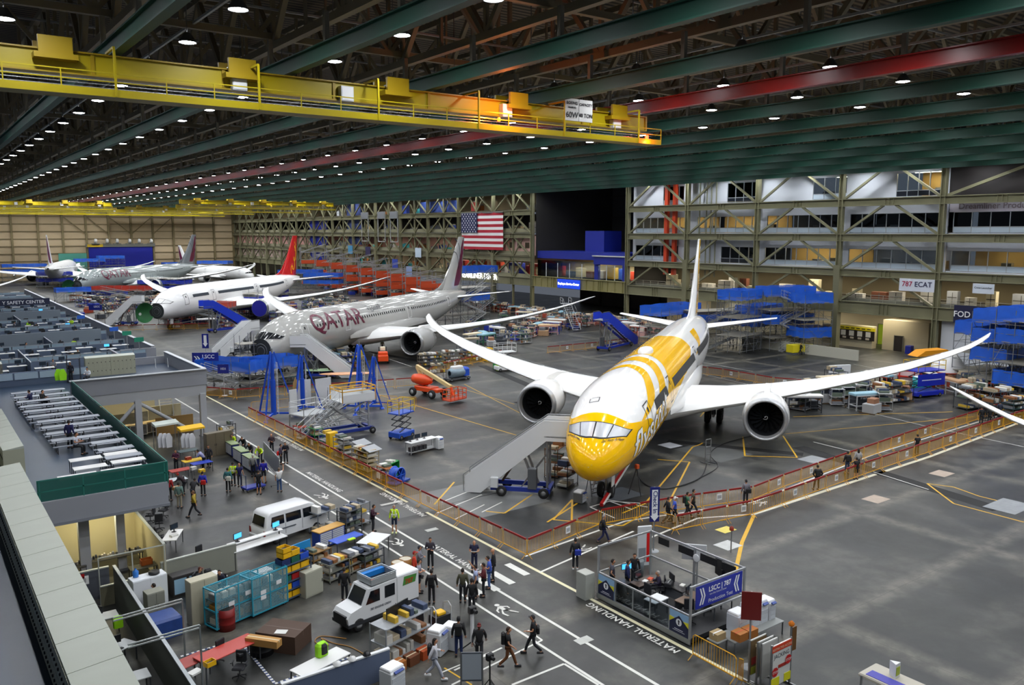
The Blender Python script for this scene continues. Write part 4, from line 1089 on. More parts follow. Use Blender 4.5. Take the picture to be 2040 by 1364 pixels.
def f_picnic(w=2.4):
    t = thing('picnic_table', 'x', 'picnic table'); MB().rbox((0, 0, .73), (w, .72, .045), ('9aa0aa', .45), .02).build('tabletop', t)
    for s in (-1, 1): MB().rbox((0, s * .62, .44), (w, .26, .04), ('878d98', .45), .015).build('bench', t)
    f = MB()
    for x in (-w * .36, w * .36):
        f.bar((x, -.7, .03), (x, .7, .03), .05, '2c2e33'); f.bar((x, -.62, .42), (x, .62, .42), .05, '2c2e33'); f.bar((x, 0, .03), (x, 0, .71), .06, '2c2e33'); f.bar((x, -.6, .03), (x, -.6, .42), .05, '2c2e33'); f.bar((x, .6, .03), (x, .6, .42), .05, '2c2e33')
    f.build('frame', t); return t
picnic = Proto(f_picnic)
def f_locker(n=2, w=1.9, d=.8, h=1.8, c='a9aa94'):
    t = thing('locker_bank', 'x', 'locker'); m = MB(); m.bb((-w / 2, -d / 2, 0), (w / 2, d / 2, h - .12), (c, .5))
    m.prism([(-d / 2, h - .12), (d / 2, h - .12), (d / 2, h + .02), (-d / 2, h - .1)], w, ('b3b8ac', .5, 0, 0, .08, 1.2), 'X', -w / 2); m.build('body', t)
    k = 6; 
    for i in range(k):
        for r in range(n):
            x0 = -w / 2 + i * w / k; z0 = .08 + r * (h - .25) / n
            q = MB(); q.bb((x0 + .012, -d / 2 - .015, z0), (x0 + w / k - .012, -d / 2, z0 + (h - .25) / n - .03), (c, .45)); dr = q.build('door', t)
            MB().bb((x0 + w / k - .09, -d / 2 - .04, z0 + .36), (x0 + w / k - .04, -d / 2 - .015, z0 + .44), ('26262a', .4)).build('lock', dr)
    return t
locker = Proto(f_locker)
def f_partition(w=3.6, h=1.2):
    t = thing('office_partition', 'x', 'partition'); MB().bb((-w / 2, -.04, 0), (w / 2, .04, h * .68), ('5d6b80', .6)).build('fabric_panel', t)
    g = MB(); 
    for i in range(3): g.bb((-w / 2 + i * w / 3 + .05, -.015, h * .7), (-w / 2 + (i + 1) * w / 3 - .05, .015, h - .04), ('93a9b8', .2))
    g.build('glass_top', t); f = MB(); f.bar((-w / 2, 0, h), (w / 2, 0, h), .06, ('8f979f', .4, .3)); f.bar((-w / 2, 0, h * .69), (w / 2, 0, h * .69), .07, ('8f979f', .4, .3))
    for i in range(4): f.bar((-w / 2 + i * w / 3, 0, 0), (-w / 2 + i * w / 3, 0, h), .06, ('8f979f', .4, .3))
    f.build('frame', t); return t
partition = Proto(f_partition)
def f_copier(h=1.15, c='dfe2e4', w=.7):
    t = thing('copier', 'x', 'copier'); m = MB(); m.rbox((0, 0, h * .42 + .05), (w, .68, h * .84), (c, .4), .04); m.build('body', t)
    MB().rbox((0, .02, h * .93), (w * .96, .6, h * .14), ('f0f1f2', .4), .04).build('scanner_lid', t)
    for i in range(3): MB().bb((-w / 2 + .05, -.36, .1 + i * .2), (w / 2 - .05, -.34, .27 + i * .2), ('c9cdd2', .4)).build('paper_drawer', t)
    MB().box((0, -.38, h * .88), (w * .6, .12, .05), ('23408c', .4), 0, ('X', .5)).build('control_panel', t); return t
copier = Proto(f_copier)
def f_box(w=.5, d=.4, h=.35, c='a87a48', tape='d8c9a8', nm='cardboard_box'):
    t = thing(nm, 'x', 'box'); MB().bb((-w / 2, -d / 2, 0), (w / 2, d / 2, h), (c, .7)).build('body', t); MB().bb((-w / 2 - .002, -.03, h * .7), (w / 2 + .002, .03, h + .003), (tape, .5)).build('tape', t); return t
box = Proto(f_box)
def f_tote(w=.55, d=.4, h=.28, c='f0b812'):
    m = MB(); t_ = .02
    m.bb((-w / 2, -d / 2, 0), (w / 2, d / 2, .03), (c, .5))
    for a, b in (((-w / 2, -d / 2), (w / 2, -d / 2 + t_)), ((-w / 2, d / 2 - t_), (w / 2, d / 2)), ((-w / 2, -d / 2), (-w / 2 + t_, d / 2)), ((w / 2 - t_, -d / 2), (w / 2, d / 2))): m.bb((a[0], a[1], .03), (b[0], b[1], h), (c, .5))
    m.bb((-w / 2 + .03, -d / 2 + .03, .03), (w / 2 - .03, d / 2 - .03, h * .5), ('4a4a48', .7)); return one('parts_tote', m, 'x', 'tote')
tote = Proto(f_tote)
def f_cyl(r=.3, h=.9, c='a8741c', lid='b8b8b0', nm='drum'):
    m = MB(); m.lathe([(0, .001), (0, r), (h * .3, r), (h * .32, r * 1.03), (h * .34, r), (h * .64, r), (h * .66, r * 1.03), (h * .68, r), (h, r), (h, r * .92)], (c, .5), (0, 0, 0), 'Z', 16)
    t = thing(nm, 'x', 'drum'); m.build('shell', t); MB().lathe([(h - .02, r * .92), (h - .02, .001)], (lid, .5), (0, 0, 0), 'Z', 16).build('lid', t); return t
drum = Proto(f_cyl)
def f_tripod(h=9.0):
    t = thing('tripod_jack', 'x', 'aircraft jack'); B = ('1c4fc4', .35, .1)
    m = MB(); m.cyl((0, 0, .3), (0, 0, h * .55), .28, B, 12); m.cyl((0, 0, h * .55), (0, 0, h * .93), .19, B, 12); m.cyl((0, 0, h * .93), (0, 0, h), .1, STEEL, 8); m.build('ram', t)
    for k in range(3):
        a = k * 2 * PI / 3 + .4; fx, fy = 2.3 * math.cos(a), 2.3 * math.sin(a); l = MB()
        l.bar((fx, fy, .15), (.2 * math.cos(a), .2 * math.sin(a), h * .95), .13, B); l.bar((fx, fy, .25), (0, 0, .45), .16, B); l.lathe([(0, .25), (.12, .22), (.15, .05)], B, (fx, fy, 0), 'Z', 10); l.build('leg', t)
    r = MB()
    for i in range(int(h / .35)): r.bar((-.2, -.45, .5 + i * .32), (.2, -.45, .5 + i * .32), .03, 'dddddd') if .5 + i * .32 < h * .8 else None
    for x in (-.2, .2): r.bar((x, -.45, .3), (x, -.45, h * .8), .04, 'dddddd')
    r.build('ladder', t); return t
tripod = Proto(f_tripod)
def f_scissor(c='2a55c0', deck='d9b62a', h=2.2, w=2.3, d=1.2):
    t = thing('scissor_lift', 'x', 'scissor lift'); MB().rbox((0, 0, .45), (w, d, .45), (c, .4), .05).build('chassis', t)
    for x in (-w * .36, w * .36):
        for y in (-d / 2 + .05, d / 2 - .05): MB().wheel((x, y, .22), .22, .16).build('wheel', t)
    s = MB()
    for y in (-d * .35, d * .35):
        n = 3
        for i in range(n):
            za, zb = .7 + (h - .85) * i / n, .7 + (h - .85) * (i + 1) / n; s.bar((-w * .38, y, za), (w * .38, y, zb), .07, ('3a3c42', .5)); s.bar((w * .38, y, za), (-w * .38, y, zb), .07, ('3a3c42', .5))
    s.build('scissor_arms', t); p = MB(); p.bb((-w / 2, -d / 2, h - .15), (w / 2, d / 2, h - .05), (c, .4)); p.build('platform', t)
    r = MB(); L = [(-w / 2, -d / 2), (w / 2, -d / 2), (w / 2, d / 2), (-w / 2, d / 2), (-w / 2, -d / 2)]; rail_frame(r, L, h - .1, (.55, 1.1), (deck, .4), .055)
    for x in (-w / 4, w / 4):
        for y in (-d / 2, d / 2): r.bar((x, y, h - .1), (x, y, h + 1.0), .04, (c, .4))
    r.build('guard_rail', t); return t
scissor = Proto(f_scissor)
def stairs(mb, p0, p1, w, mt, step=.3, rail=None, side=None):
    "flight of steps between two points, horizontal direction x"
    dx, dz = p1[0] - p0[0], p1[2] - p0[2]; n = max(2, int(abs(dz) / step))
    for i in range(n + 1):
        x = p0[0] + dx * i / n; z = p0[2] + dz * i / n; mb.bb((x - .16, p0[1] - w / 2, z - .03), (x + .16, p0[1] + w / 2, z), mt)
    for s in (-1, 1):
        y = p0[1] + s * w / 2; mb.bar((p0[0], y, p0[2]), (p1[0], y, p1[2]), .06, side or mt, .22)
        if rail:
            mb.bar((p0[0], y, p0[2] + 1), (p1[0], y, p1[2] + 1), .05, rail); mb.bar((p0[0], y, p0[2] + .5), (p1[0], y, p1[2] + .5), .03, rail)
            for i in range(0, n + 1, 3): x = p0[0] + dx * i / n; z = p0[2] + dz * i / n; mb.bar((x, y, z), (x, y, z + 1), .04, rail)
def f_airstairs(h=4.4, L=7.5, c='d9dbdc', base='1c3490', solid=True, stepc='9a9c9e'):
    "passenger stairs: foot at x=0, platform at x=L..L+1.8"
    t = thing('boarding_stairs', 'x', 'boarding stairs'); cc = (c, .4)
    m = MB(); stairs(m, (.2, 0, .3), (L, 0, h), 1.5, (stepc, .5)); m.bb((L, -.85, h - .1), (L + 1.9, .85, h), (stepc, .5)); m.build('steps', t)
    for s in (-1, 1):
        p = MB(); y = s * .82 - .03
        if solid: p.prism([(-.2, .1), (.9, .1), (L + .15, h - .35), (L + 1.9, h - .35), (L + 1.9, h + 1.05), (L, h + 1.05), (-.2, 1.25)], .06, cc, 'Y', y)
        else: rail_frame(p, [(L, s * .82), (L + 1.9, s * .82)], h, (.5, 1.05), cc, .05)
        p.build('side_panel', t)
        r = MB(); r.tube([(-.3, s * .86, .2), (-.3, s * .86, 1.35), (L, s * .86, h + 1.15), (L + 1.9, s * .86, h + 1.15)], .03, STEEL, 6); r.build('handrail', t)
    b = MB(); bc = (base, .4)
    for s in (-1, 1): b.bb((1.6, s * .75 - .09, .35), (L + .4, s * .75 + .09, .65), bc)
    b.bb((1.6, -.8, .38), (1.8, .8, .6), bc); b.bb((L + .2, -.95, .35), (L + .45, .95, .65), bc); b.build('chassis', t)
    u = MB()
    for s in (-1, 1): u.bar((L - .6, s * .6, .6), (L - 1.6, s * .6, h - 1), .14, STEEL); u.bar((L + .2, s * .6, .6), (L + .2, s * .6, h - .1), .14, STEEL); u.bar((L - 1.6, s * .6, .6), (L + .2, s * .6, h * .7), .08, STEEL)
    u.bar((2.2, .3, .7), (L - 1.5, .3, h - 1.1), .16, ('4a3420', .5)); u.build('lifting_frame', t)
    for x in (2.4, L):
        for s in (-1, 1): MB().wheel((x, s * .98, .36), .36, .22).build('wheel', t)
    k = MB(); k.rbox((1.9, -.95, .95), (.5, .3, .7), ('cfd2d4', .4), .03); k.rbox((L - .8, -.7, 1.3), (.6, .5, 1.4), ('55585c', .5), .03); k.build('control_box', t)
    return t
airstairs = Proto(f_airstairs)
def f_scaffold(w=6, d=3, h=8, n=3, tarp='1f62d8', tl=(1,), seed=1, stair=True, H=1.5):
    t = thing('scaffold', 'x', 'scaffold'); m = MB(); g = ('7b7f84', .4, .4); nx = max(2, int(w / 2)); ny = max(1, int(d / 2))
    for i in range(nx + 1):
        for j in range(ny + 1):
            if 0 < j < ny and 0 < i < nx: continue
            m.bar((w * i / nx - w / 2, d * j / ny - d / 2, .15), (w * i / nx - w / 2, d * j / ny - d / 2, h + 1.1), .06, g)
    for k in range(int(h / 1.0) + 1):
        z = .4 + k * 1.0
        for y in (-d / 2, d / 2): m.bar((-w / 2, y, z), (w / 2, y, z), .045, g)
        for x in (-w / 2, w / 2): m.bar((x, -d / 2, z), (x, d / 2, z), .045, g)
    for k in range(int(h / 2)):
        for i in range(nx):
            x0, x1 = w * i / nx - w / 2, w * (i + 1) / nx - w / 2
            if (i + k) % 2: x0, x1 = x1, x0
            for y in (-d / 2, d / 2): m.bar((x0, y, .4 + 2 * k), (x1, y, 2.4 + 2 * k), .035, g)
    m.build('frame', t)
    for k in range(1, n + 1):
        z = h * k / n; q = MB(); q.bb((-w / 2, -d / 2, z - .08), (w / 2, d / 2, z), ('8d8a80', .6)); q.build('deck', t)
        if k in tl or 0 in tl:
            b = MB(); tm = (tarp, .45, 0, 0, .25, .8, .86); rng = random.Random(seed + k)
            for (a, c_) in (((-w / 2, -d / 2), (w / 2, -d / 2)), ((w / 2, -d / 2), (w / 2, d / 2)), ((-w / 2, d / 2), (w / 2, d / 2)), ((-w / 2, -d / 2), (-w / 2, d / 2))):
                G = []
                for zz in (0, .35, .75, 1.0):
                    row = []
                    for j in range(9):
                        u = j / 8; o = .07 * math.sin(j * 1.9 + zz * 3 + seed); row.append((a[0] + (c_[0] - a[0]) * u + (o if a[0] == c_[0] else 0), a[1] + (c_[1] - a[1]) * u + (o if a[1] == c_[1] else 0), z - .1 + H * zz + .05 * math.sin(j * 2.3)))
                    G.append(row)
                b.grid(G, tm)
            b.build('blue_netting', t)
    if stair:
        s = MB(); sg_ = 1
        for k in range(n):
            z0, z1 = h * k / n + .1, h * (k + 1) / n; stairs(s, (sg_ * -w * .3, -d / 2 - .5, z0), (sg_ * w * .3, -d / 2 - .5, z1), .7, ('b5b8ba', .4, .4), .3, ('b5b8ba', .4, .4)); sg_ *= -1
        s.build('stairway', t)
    c = MB()
    for x in (-w / 2, w / 2):
        for y in (-d / 2, d / 2): c.wheel((x, y, .14), .14, .09)
    c.build('casters', t); return t
scaffold = Proto(f_scaffold)
def f_sign(txts=(), w=1, h=1, bg='14206e', z=2.2, post='8f9498', fg='f2f2f2', frame=None):
    t = thing('sign_post', 'x', 'sign'); MB().box((0, 0, z), (w, .05, h), (bg, .5)).build('panel', t)
    m = MB(); m.bar((0, .05, 0.03), (0, .05, z + h / 2), .07, (post, .4, .4)); m.lathe([(0, .32), (.04, .3), (.05, .02)], (post, .5), (0, .05, 0), 'Z', 12); m.build('post', t)
    if txts:
        l = MB()
        for s_, x, dz, sz in txts: add_text(l, s_, on_wall((x, -.035, z + dz), 0), sz, fg, .01 * sz)
        l.build('lettering', t)
    return t
# ================================================================ people
def skinned(edges, verts, rad, lev=1):
    me = bpy.data.meshes.new('figure'); me.from_pydata(verts, edges, []); ob = bpy.data.objects.new('figure', me); COL.objects.link(ob)
    md = ob.modifiers.new('s', 'SKIN'); md.use_smooth_shade = True
    for i, r in enumerate(rad): me.skin_vertices[0].data[i].radius = r if isinstance(r, tuple) else (r, r)
    me.skin_vertices[0].data[0].use_root = True
    sb = ob.modifiers.new('d', 'SUBSURF'); sb.levels = lev; sb.render_levels = lev
    dg = bpy.context.evaluated_depsgraph_get(); dg.update(); m2 = bpy.data.meshes.new_from_object(ob.evaluated_get(dg))
    vs = [tuple(v.co) for v in m2.vertices]; fs = [list(p.vertices) for p in m2.polygons]
    bpy.data.objects.remove(ob); bpy.data.meshes.remove(me); bpy.data.meshes.remove(m2); return vs, fs
def mir(v): return (v[0], -v[1], v[2])
BASEP = dict(pel=(0, 0, .95), wst=(0, 0, 1.08), ch=(.01, 0, 1.3), nk=(.0, 0, 1.47), hd=(.03, 0, 1.62),
             shl=(0, .17, 1.41), shr=(0, -.17, 1.41), ell=(-.03, .25, 1.14), elr=(-.03, -.25, 1.14), wrl=(.06, .27, .91), wrr=(.06, -.27, .91),
             hpl=(0, .09, .9), hpr=(0, -.09, .9), knl=(.03, .1, .5), knr=(.03, -.1, .5), anl=(0, .11, .08), anr=(0, -.11, .08))
POSES = dict(
    stand={}, crossed=dict(ell=(.05, .27, 1.14), elr=(.05, -.27, 1.14), wrl=(.25, -.04, 1.17), wrr=(.22, .05, 1.12)),
    paper=dict(ell=(.03, .25, 1.13), elr=(.03, -.25, 1.13), wrl=(.28, .08, 1.16), wrr=(.28, -.08, 1.16), hd=(.09, 0, 1.6)),
    pockets=dict(ell=(-.1, .32, 1.15), elr=(-.1, -.32, 1.15), wrl=(.04, .19, .97), wrr=(.04, -.19, .97), knl=(.05, .14, .5), anl=(.06, .2, .08)),
    walk=dict(knl=(.2, .1, .52), anl=(.33, .1, .09), knr=(-.04, -.1, .5), anr=(-.36, -.1, .17), wrl=(-.22, .26, .98), ell=(-.14, .25, 1.16), wrr=(.24, -.26, 1.0), elr=(.03, -.25, 1.14)),
    walk2=dict(knr=(.2, -.1, .52), anr=(.33, -.1, .09), knl=(-.04, .1, .5), anl=(-.36, .1, .17), wrr=(-.2, -.26, .98), elr=(-.14, -.25, 1.16), wrl=(.26, .2, 1.12), ell=(.03, .25, 1.13)),
    reach=dict(wrr=(.3, -.22, 1.78), elr=(.16, -.26, 1.55), shr=(.02, -.18, 1.45)),
    lean=dict(pel=(-.1, 0, .93), wst=(-.02, 0, 1.05), ch=(.14, 0, 1.22), nk=(.26, 0, 1.34), hd=(.36, 0, 1.44), shl=(.22, .17, 1.29), shr=(.22, -.17, 1.29), ell=(.3, .28, 1.08), elr=(.3, -.28, 1.08), wrl=(.5, .18, .98), wrr=(.5, -.18, .98), hpl=(-.1, .09, .89), hpr=(-.1, -.09, .89)),
    sit=dict(pel=(0, 0, .55), wst=(-.02, 0, .68), ch=(0, 0, .92), nk=(.03, 0, 1.08), hd=(.08, 0, 1.22), shl=(.01, .17, 1.02), shr=(.01, -.17, 1.02), ell=(.08, .26, .78), elr=(.08, -.26, .78), wrl=(.32, .14, .8), wrr=(.32, -.14, .8), hpl=(.05, .1, .53), hpr=(.05, -.1, .53), knl=(.45, .13, .52), knr=(.45, -.13, .52), anl=(.42, .14, .08), anr=(.42, -.14, .08)))
PM = {}
SKIN = ('c08a68', .55); SKIN_D = ('6b4530', .55)
CLOTH_KEY = ('ff00ff', .8); LEG_KEY = ('00ffff', .8); HAIR_KEY = ('00ff00', .7); SHOE_KEY = ('ffff00', .6)
def person_meshes(pose, sleeve=1, shorts=0):
    k = (pose, sleeve, shorts)
    if k in PM: return PM[k]
    J = dict(BASEP); J.update(POSES[pose]); V = lambda n: Vector(J[n])
    N = ['pel', 'wst', 'ch', 'nk', 'shl', 'shr', 'ell', 'elr', 'wrl', 'wrr', 'hpl', 'hpr', 'knl', 'knr', 'anl', 'anr']
    toe = [tuple(V('anl') + Vector((.16, .01, -.04))), tuple(V('anr') + Vector((.16, -.01, -.04)))]; palm = []
    for a, b in (('ell', 'wrl'), ('elr', 'wrr')): d = (V(b) - V(a)).normalized(); palm.append(tuple(V(b) + d * .06))
    vs = [J[n] for n in N] + toe + palm; I = {n: i for i, n in enumerate(N)}
    E_ = [('pel', 'wst'), ('wst', 'ch'), ('ch', 'nk'), ('ch', 'shl'), ('ch', 'shr'), ('shl', 'ell'), ('shr', 'elr'), ('ell', 'wrl'), ('elr', 'wrr'), ('pel', 'hpl'), ('pel', 'hpr'), ('hpl', 'knl'), ('hpr', 'knr'), ('knl', 'anl'), ('knr', 'anr')]
    ed = [(I[a], I[b]) for a, b in E_] + [(I['anl'], 16), (I['anr'], 17), (I['wrl'], 18), (I['wrr'], 19)]
    R = dict(pel=(.09, .08), wst=(.08, .07), ch=(.1, .075), nk=.055, shl=.045, shr=.045, ell=.04, elr=.04, wrl=.03, wrr=.03, hpl=.06, hpr=.06, knl=.052, knr=.052, anl=.042, anr=.042)
    m = MB(); bv, bf = skinned(ed, vs, [R[n] for n in N] + [.035, .035, .036, .036]); m.add(bv, bf, SKIN, True)
    hd = V('hd'); G = []
    for i in range(9):
        ph = PI * i / 8; row = []
        for j in range(13):
            th = 2 * PI * j / 12; x, y, z = math.sin(ph) * math.cos(th), math.sin(ph) * math.sin(th), math.cos(ph)
            jaw = 1 - .22 * max(0, -z); row.append(tuple(hd + Vector((.098 * x * jaw + (.01 if z < 0 else 0), .076 * y * jaw, .122 * z))))
        G.append(row)
    m.grid(G, SKIN); m.cyl(V('nk') + Vector((0, 0, -.05)), hd + Vector((-.01, 0, -.05)), .052, SKIN, 8)
    m.cyl(hd + Vector((.09, 0, .02)), hd + Vector((.118, 0, -.025)), .008, SKIN, 5, .016)
    for s in (-1, 1): m.box(hd + Vector((0, s * .078, -.005)), (.035, .014, .05), SKIN); m.box(hd + Vector((.088, s * .032, .015)), (.01, .022, .012), ('22180f', .4))
    m.box(hd + Vector((.092, 0, -.052)), (.008, .04, .009), ('7c3a34', .5))
    for (a, b, s) in (('ell', 'wrl', 1), ('elr', 'wrr', -1)):
        d = (V(b) - V(a)).normalized(); pm = V(b) + d * .07; sd = d.cross(Vector((0, 0, 1)));
        if sd.length < .2: sd = Vector((1, 0, 0))
        sd.normalize(); up = sd.cross(d)
        for q in range(4):
            p0 = pm + sd * (.03 - .02 * q); p1 = p0 + d * (.045 - .004 * abs(q - 1)); p2 = p1 + d * .028 - up * .018
            m.cyl(p0, p1, .0085, SKIN, 5); m.cyl(p1, p2, .0085, SKIN, 5, .006)
        m.cyl(V(b) + d * .03 + sd * .03, V(b) + d * .075 + sd * .062, .011, SKIN, 5, .008)
    out = {'body': m.mesh('figure_body')}
    N2 = ['pel', 'wst', 'ch', 'nk', 'shl', 'shr', 'ell', 'elr']; vs = [J[n] for n in N2]; vs[0] = tuple(V('pel') + Vector((0, 0, -.09))); vs[3] = tuple(V('nk') + Vector((0, 0, -.035)))
    ed = [(0, 1), (1, 2), (2, 3), (2, 4), (2, 5), (4, 6), (5, 7)]; rr = [(.165, .14), (.155, .13), (.175, .135), .07, .085, .085, .062, .062]
    if sleeve: vs += [J['wrl'], J['wrr']]; ed += [(6, 8), (7, 9)]; rr += [.044, .044]
    else: vs[6] = tuple(V('shl') * .35 + V('ell') * .65); vs[7] = tuple(V('shr') * .35 + V('elr') * .65)
    a, b = skinned(ed, vs, rr); s = MB(); s.add(a, b, CLOTH_KEY, True); out['top'] = s.mesh('figure_top')
    N3 = ['pel', 'hpl', 'hpr', 'knl', 'knr']; vs = [J[n] for n in N3]; ed = [(0, 1), (0, 2), (1, 3), (2, 4)]; rr = [(.125, .105), .085, .085, .074, .074]
    if not shorts: vs += [tuple(V('anl') + Vector((0, 0, .03))), tuple(V('anr') + Vector((0, 0, .03)))]; ed += [(3, 5), (4, 6)]; rr += [.06, .06]
    a, b = skinned(ed, vs, rr); s = MB(); s.add(a, b, LEG_KEY, True); out['trousers'] = s.mesh('figure_trousers')
    s = MB()
    for n in ('anl', 'anr'): p = V(n); s.rbox((p.x + .07, p.y, p.z - .03), (.28, .095, .08), SHOE_KEY, .03)
    out['shoes'] = s.mesh('figure_shoes')
    s = MB(); G = []
    for i in range(7):
        ph = PI * .62 * i / 6; row = []
        for j in range(13):
            th = 2 * PI * j / 12; x, y, z = math.sin(ph) * math.cos(th), math.sin(ph) * math.sin(th), math.cos(ph)
            if x > .35 and z < .45: x, z = .35, max(z, .45)
            row.append(tuple(hd + Vector((-.008 + .106 * x, .086 * y, .006 + .13 * z))))
        G.append(row)
    s.grid(G, HAIR_KEY); out['hair'] = s.mesh('figure_hair')
    PM[k] = out; PM[k]['J'] = J; return out
DIR = dict(A=53.7, C=233.7, R=-36.3, L=143.7)
def person(loc, face, label, top, legs='1c1e24', pose='stand', hair='1e1611', shoes='17171a', sleeve=1, shorts=0, cap=None, pack=None, bag=None, bald=0, dark=0, vest=None, hold=None, sc=1.0, z=0, long=0, group=None):
    P_ = person_meshes(pose, sleeve, shorts); ang = math.radians(DIR[face] if isinstance(face, str) else face)
    t = thing('person', label, 'person', (loc[0], loc[1], z), ang, group); t.scale = (sc,) * 3; hd = Vector(P_['J']['hd']); ch = Vector(P_['J']['ch'])
    def put(key, name, mt):
        o = bpy.data.objects.new(name, P_[key]); COL.objects.link(o); o.parent = t
        if mt is not None: o.material_slots[0].link = 'OBJECT'; o.material_slots[0].material = M(mt)
        return o
    put('body', 'body', SKIN_D if dark else SKIN); put('top', 'shirt' if not sleeve else 'jacket', (top, .8, 0, 0, .15, 9)); put('trousers', 'shorts' if shorts else 'trousers', (legs, .8)); put('shoes', 'shoes', (shoes, .6))
    if not bald: put('hair', 'cap' if cap else 'hair', (cap or hair, .7))
    if cap: MB().box(hd + Vector((.12, 0, .055)), (.1, .13, .015), (cap, .7)).build('cap_brim', t)
    if long: MB().rbox(hd + Vector((-.07, 0, -.1)), (.09, .17, .3), (hair, .7), .03).build('long_hair', t)
    if pack: MB().rbox(ch + Vector((-.2, 0, -.02)), (.17, .3, .44), (pack, .7), .06).build('backpack', t)
    if vest:
        m = MB()
        for s in (-1, 1): m.bb((ch.x - .14, s * .09 - .025, ch.z - .26), (ch.x + .145, s * .09 + .025, ch.z + .1), (vest, .5))
        m.bb((ch.x - .145, -.165, ch.z - .16), (ch.x + .15, .165, ch.z - .11), (vest, .5)); m.build('reflective_stripes', t)
    if bag:
        one('shoulder_bag', MB().rbox((0, 0, .16), (.14, .34, .3), (bag, .7), .05), 'bag carried by the person: ' + ' '.join(label.split()[:9]), 'bag', tuple(t.matrix_basis @ Vector((-.2 * sc, -.12, .88 * sc))), ang)
    if hold:
        w = Vector(P_['J']['wrl']) * .5 + Vector(P_['J']['wrr']) * .5 + Vector((.08, 0, .05)); mx = t.matrix_basis
        one('paper_sheet', MB().box((0, 0, 0), (.2, .28, .012), (hold, .5), 0, ('Y', -.6)), 'white paper held by the person: ' + ' '.join(label.split()[:8]), 'paper', tuple(mx @ w), ang)
    return t
# ================================================================ floor markings
zc = [0]
def line(mb, a, b, w, mt, z=.006):
    zc[0] += 1; z += zc[0] % 97 * .00008
    a, b = Vector((a[0], a[1], 0)), Vector((b[0], b[1], 0)); d = (b - a).normalized(); n = Vector((-d.y, d.x, 0)) * w / 2
    mb.add([(p + s * n).to_tuple()[:2] + (z,) for p, s in ((a, 1), (a, -1), (b, -1), (b, 1))], [(0, 1, 2, 3)], mt)
WL = ('d6d6cf', .5, 0, 0, .12, 3); YL = ('d2a31c', .5, 0, 0, .12, 3)
mb = MB()
line(mb, (26.15, 4), (26.15, 93.5), .2, ('d9d3ae', .5, 0, 0, .1, 3)); line(mb, (23.05, 4), (23.05, 93), .16, WL); line(mb, (21.3, 22), (21.3, 66), .14, WL)
pl = lambda *p: [P(*q) for q in p]
def poly(pts, w, mt):
    q = pl(*pts)
    for i in range(len(q) - 1): line(mb, q[i], q[i + 1], w, mt)
poly([(1275, 1140), (1500, 1003), (1500, 1003)], .1, WL) if 0 else None
poly([(1075, 1140), (1262, 1058)], .14, WL); poly([(1046, 1108), (1245, 1038), (1500, 1000), (1740, 905), (2040, 812)], .16, WL)
poly([(1290, 1073), (1390, 1032), (1500, 1024)], .16, WL); poly([(1500, 1024), (1560, 1005), (1850, 910), (2040, 838)], .3, ('cfcbb4', .5, 0, 0, .1, 3))
poly([(1502, 1026), (1478, 1080), (1467, 1130)], .22, YL); poly([(1467, 1130), (1463, 1170)], .22, YL)
poly([(900, 1364), (1080, 1275), (1052, 1255)], .1, WL); poly([(1020, 1364), (1124, 1322), (1192, 1364)], .12, WL); poly([(905, 1335), (1000, 1290)], .1, WL)
poly([(885, 1330), (940, 1364)], .08, YL); poly([(975, 1300), (878, 1340)], .08, WL)
for pts in ([(905, 960), (865, 1005)], [(1060, 985), (1005, 1022), (968, 1018)], [(1140, 995), (1102, 1035), (1240, 1047), (1300, 1015)], [(1140, 995), (1139, 1036)],
            [(1380, 890), (1285, 1003), (1240, 1022)], [(1380, 890), (1395, 885), (1400, 882)], [(1310, 915), (1374, 920), (1333, 1000)], [(1480, 870), (1484, 908), (1588, 911), (1560, 868)],
            [(1580, 830), (1898, 820)], [(1565, 864), (1940, 830)], [(1847, 963), (1900, 1003), (2040, 1040)], [(1847, 963), (1900, 970), (1950, 988), (2040, 1010)], [(700, 770), (1030, 867)], [(890, 765), (1025, 805)], [(925, 765), (1060, 835)],
            [(1170, 990), (1090, 1040)], [(1395, 830), (1420, 800), (1405, 795)]):
    poly(pts, .13, YL)
for pts in ([(1175, 1010), (1215, 998), (1285, 1003)], [(1176, 1010), (1225, 1032)], [(1214, 998), (1260, 1015)], [(1200, 993), (1290, 1010)], [(880, 1000), (930, 980), (1010, 975)], [(870, 1022), (960, 985)], [(905, 1035), (965, 1005)], [(960, 1020), (1000, 1000)],
            [(1400, 745), (1620, 795), (1850, 850), (2040, 890)], [(1660, 770), (1750, 735), (1700, 725)], [(1390, 720), (1500, 740)], [(700, 690), (820, 730)], [(700, 680), (460, 620)], [(500, 660), (330, 600)], [(1045, 660), (1110, 668)], [(1620, 880), (1720, 905)], [(1740, 940), (1850, 975)]):
    poly(pts, .1, WL)
# crosswalk bars
for i in range(6):
    a, b = Vector(P(958 + 24 * i, 1165 - 9.5 * i)), Vector(P(990 + 22 * i, 1148 - 8.5 * i))
for i, (px, py) in enumerate(((971, 1165), (1001, 1152), (1030, 1135))): 
    p = P(px + 3, py - 2); line(mb, (p[0] - .1, p[1] + .9), (p[0] - .1, p[1] - .9), .42, WL)
p = P(985, 1158); line(mb, (p[0] - 1.4, p[1] + .9), (p[0] - 1.4, p[1] - .9), .42, WL)
# dashed blue and white tape of the lower left bay
for a, b in (((360, 1308), (475, 1274)), ((475, 1274), (548, 1362)), ((548, 1362), (700, 1308)), ((700, 1308), (735, 1330))):
    a, b = Vector(P(*a)), Vector(P(*b)); n = int((b - a).length / .22)
    line(mb, a, b, .12, ('3a4a78', .6), .005)
    for i in range(0, n): q = a + (b - a) * (i / n); r = a + (b - a) * ((i + .5) / n); line(mb, q, r, .12, ('d4d4d0', .5), .016)
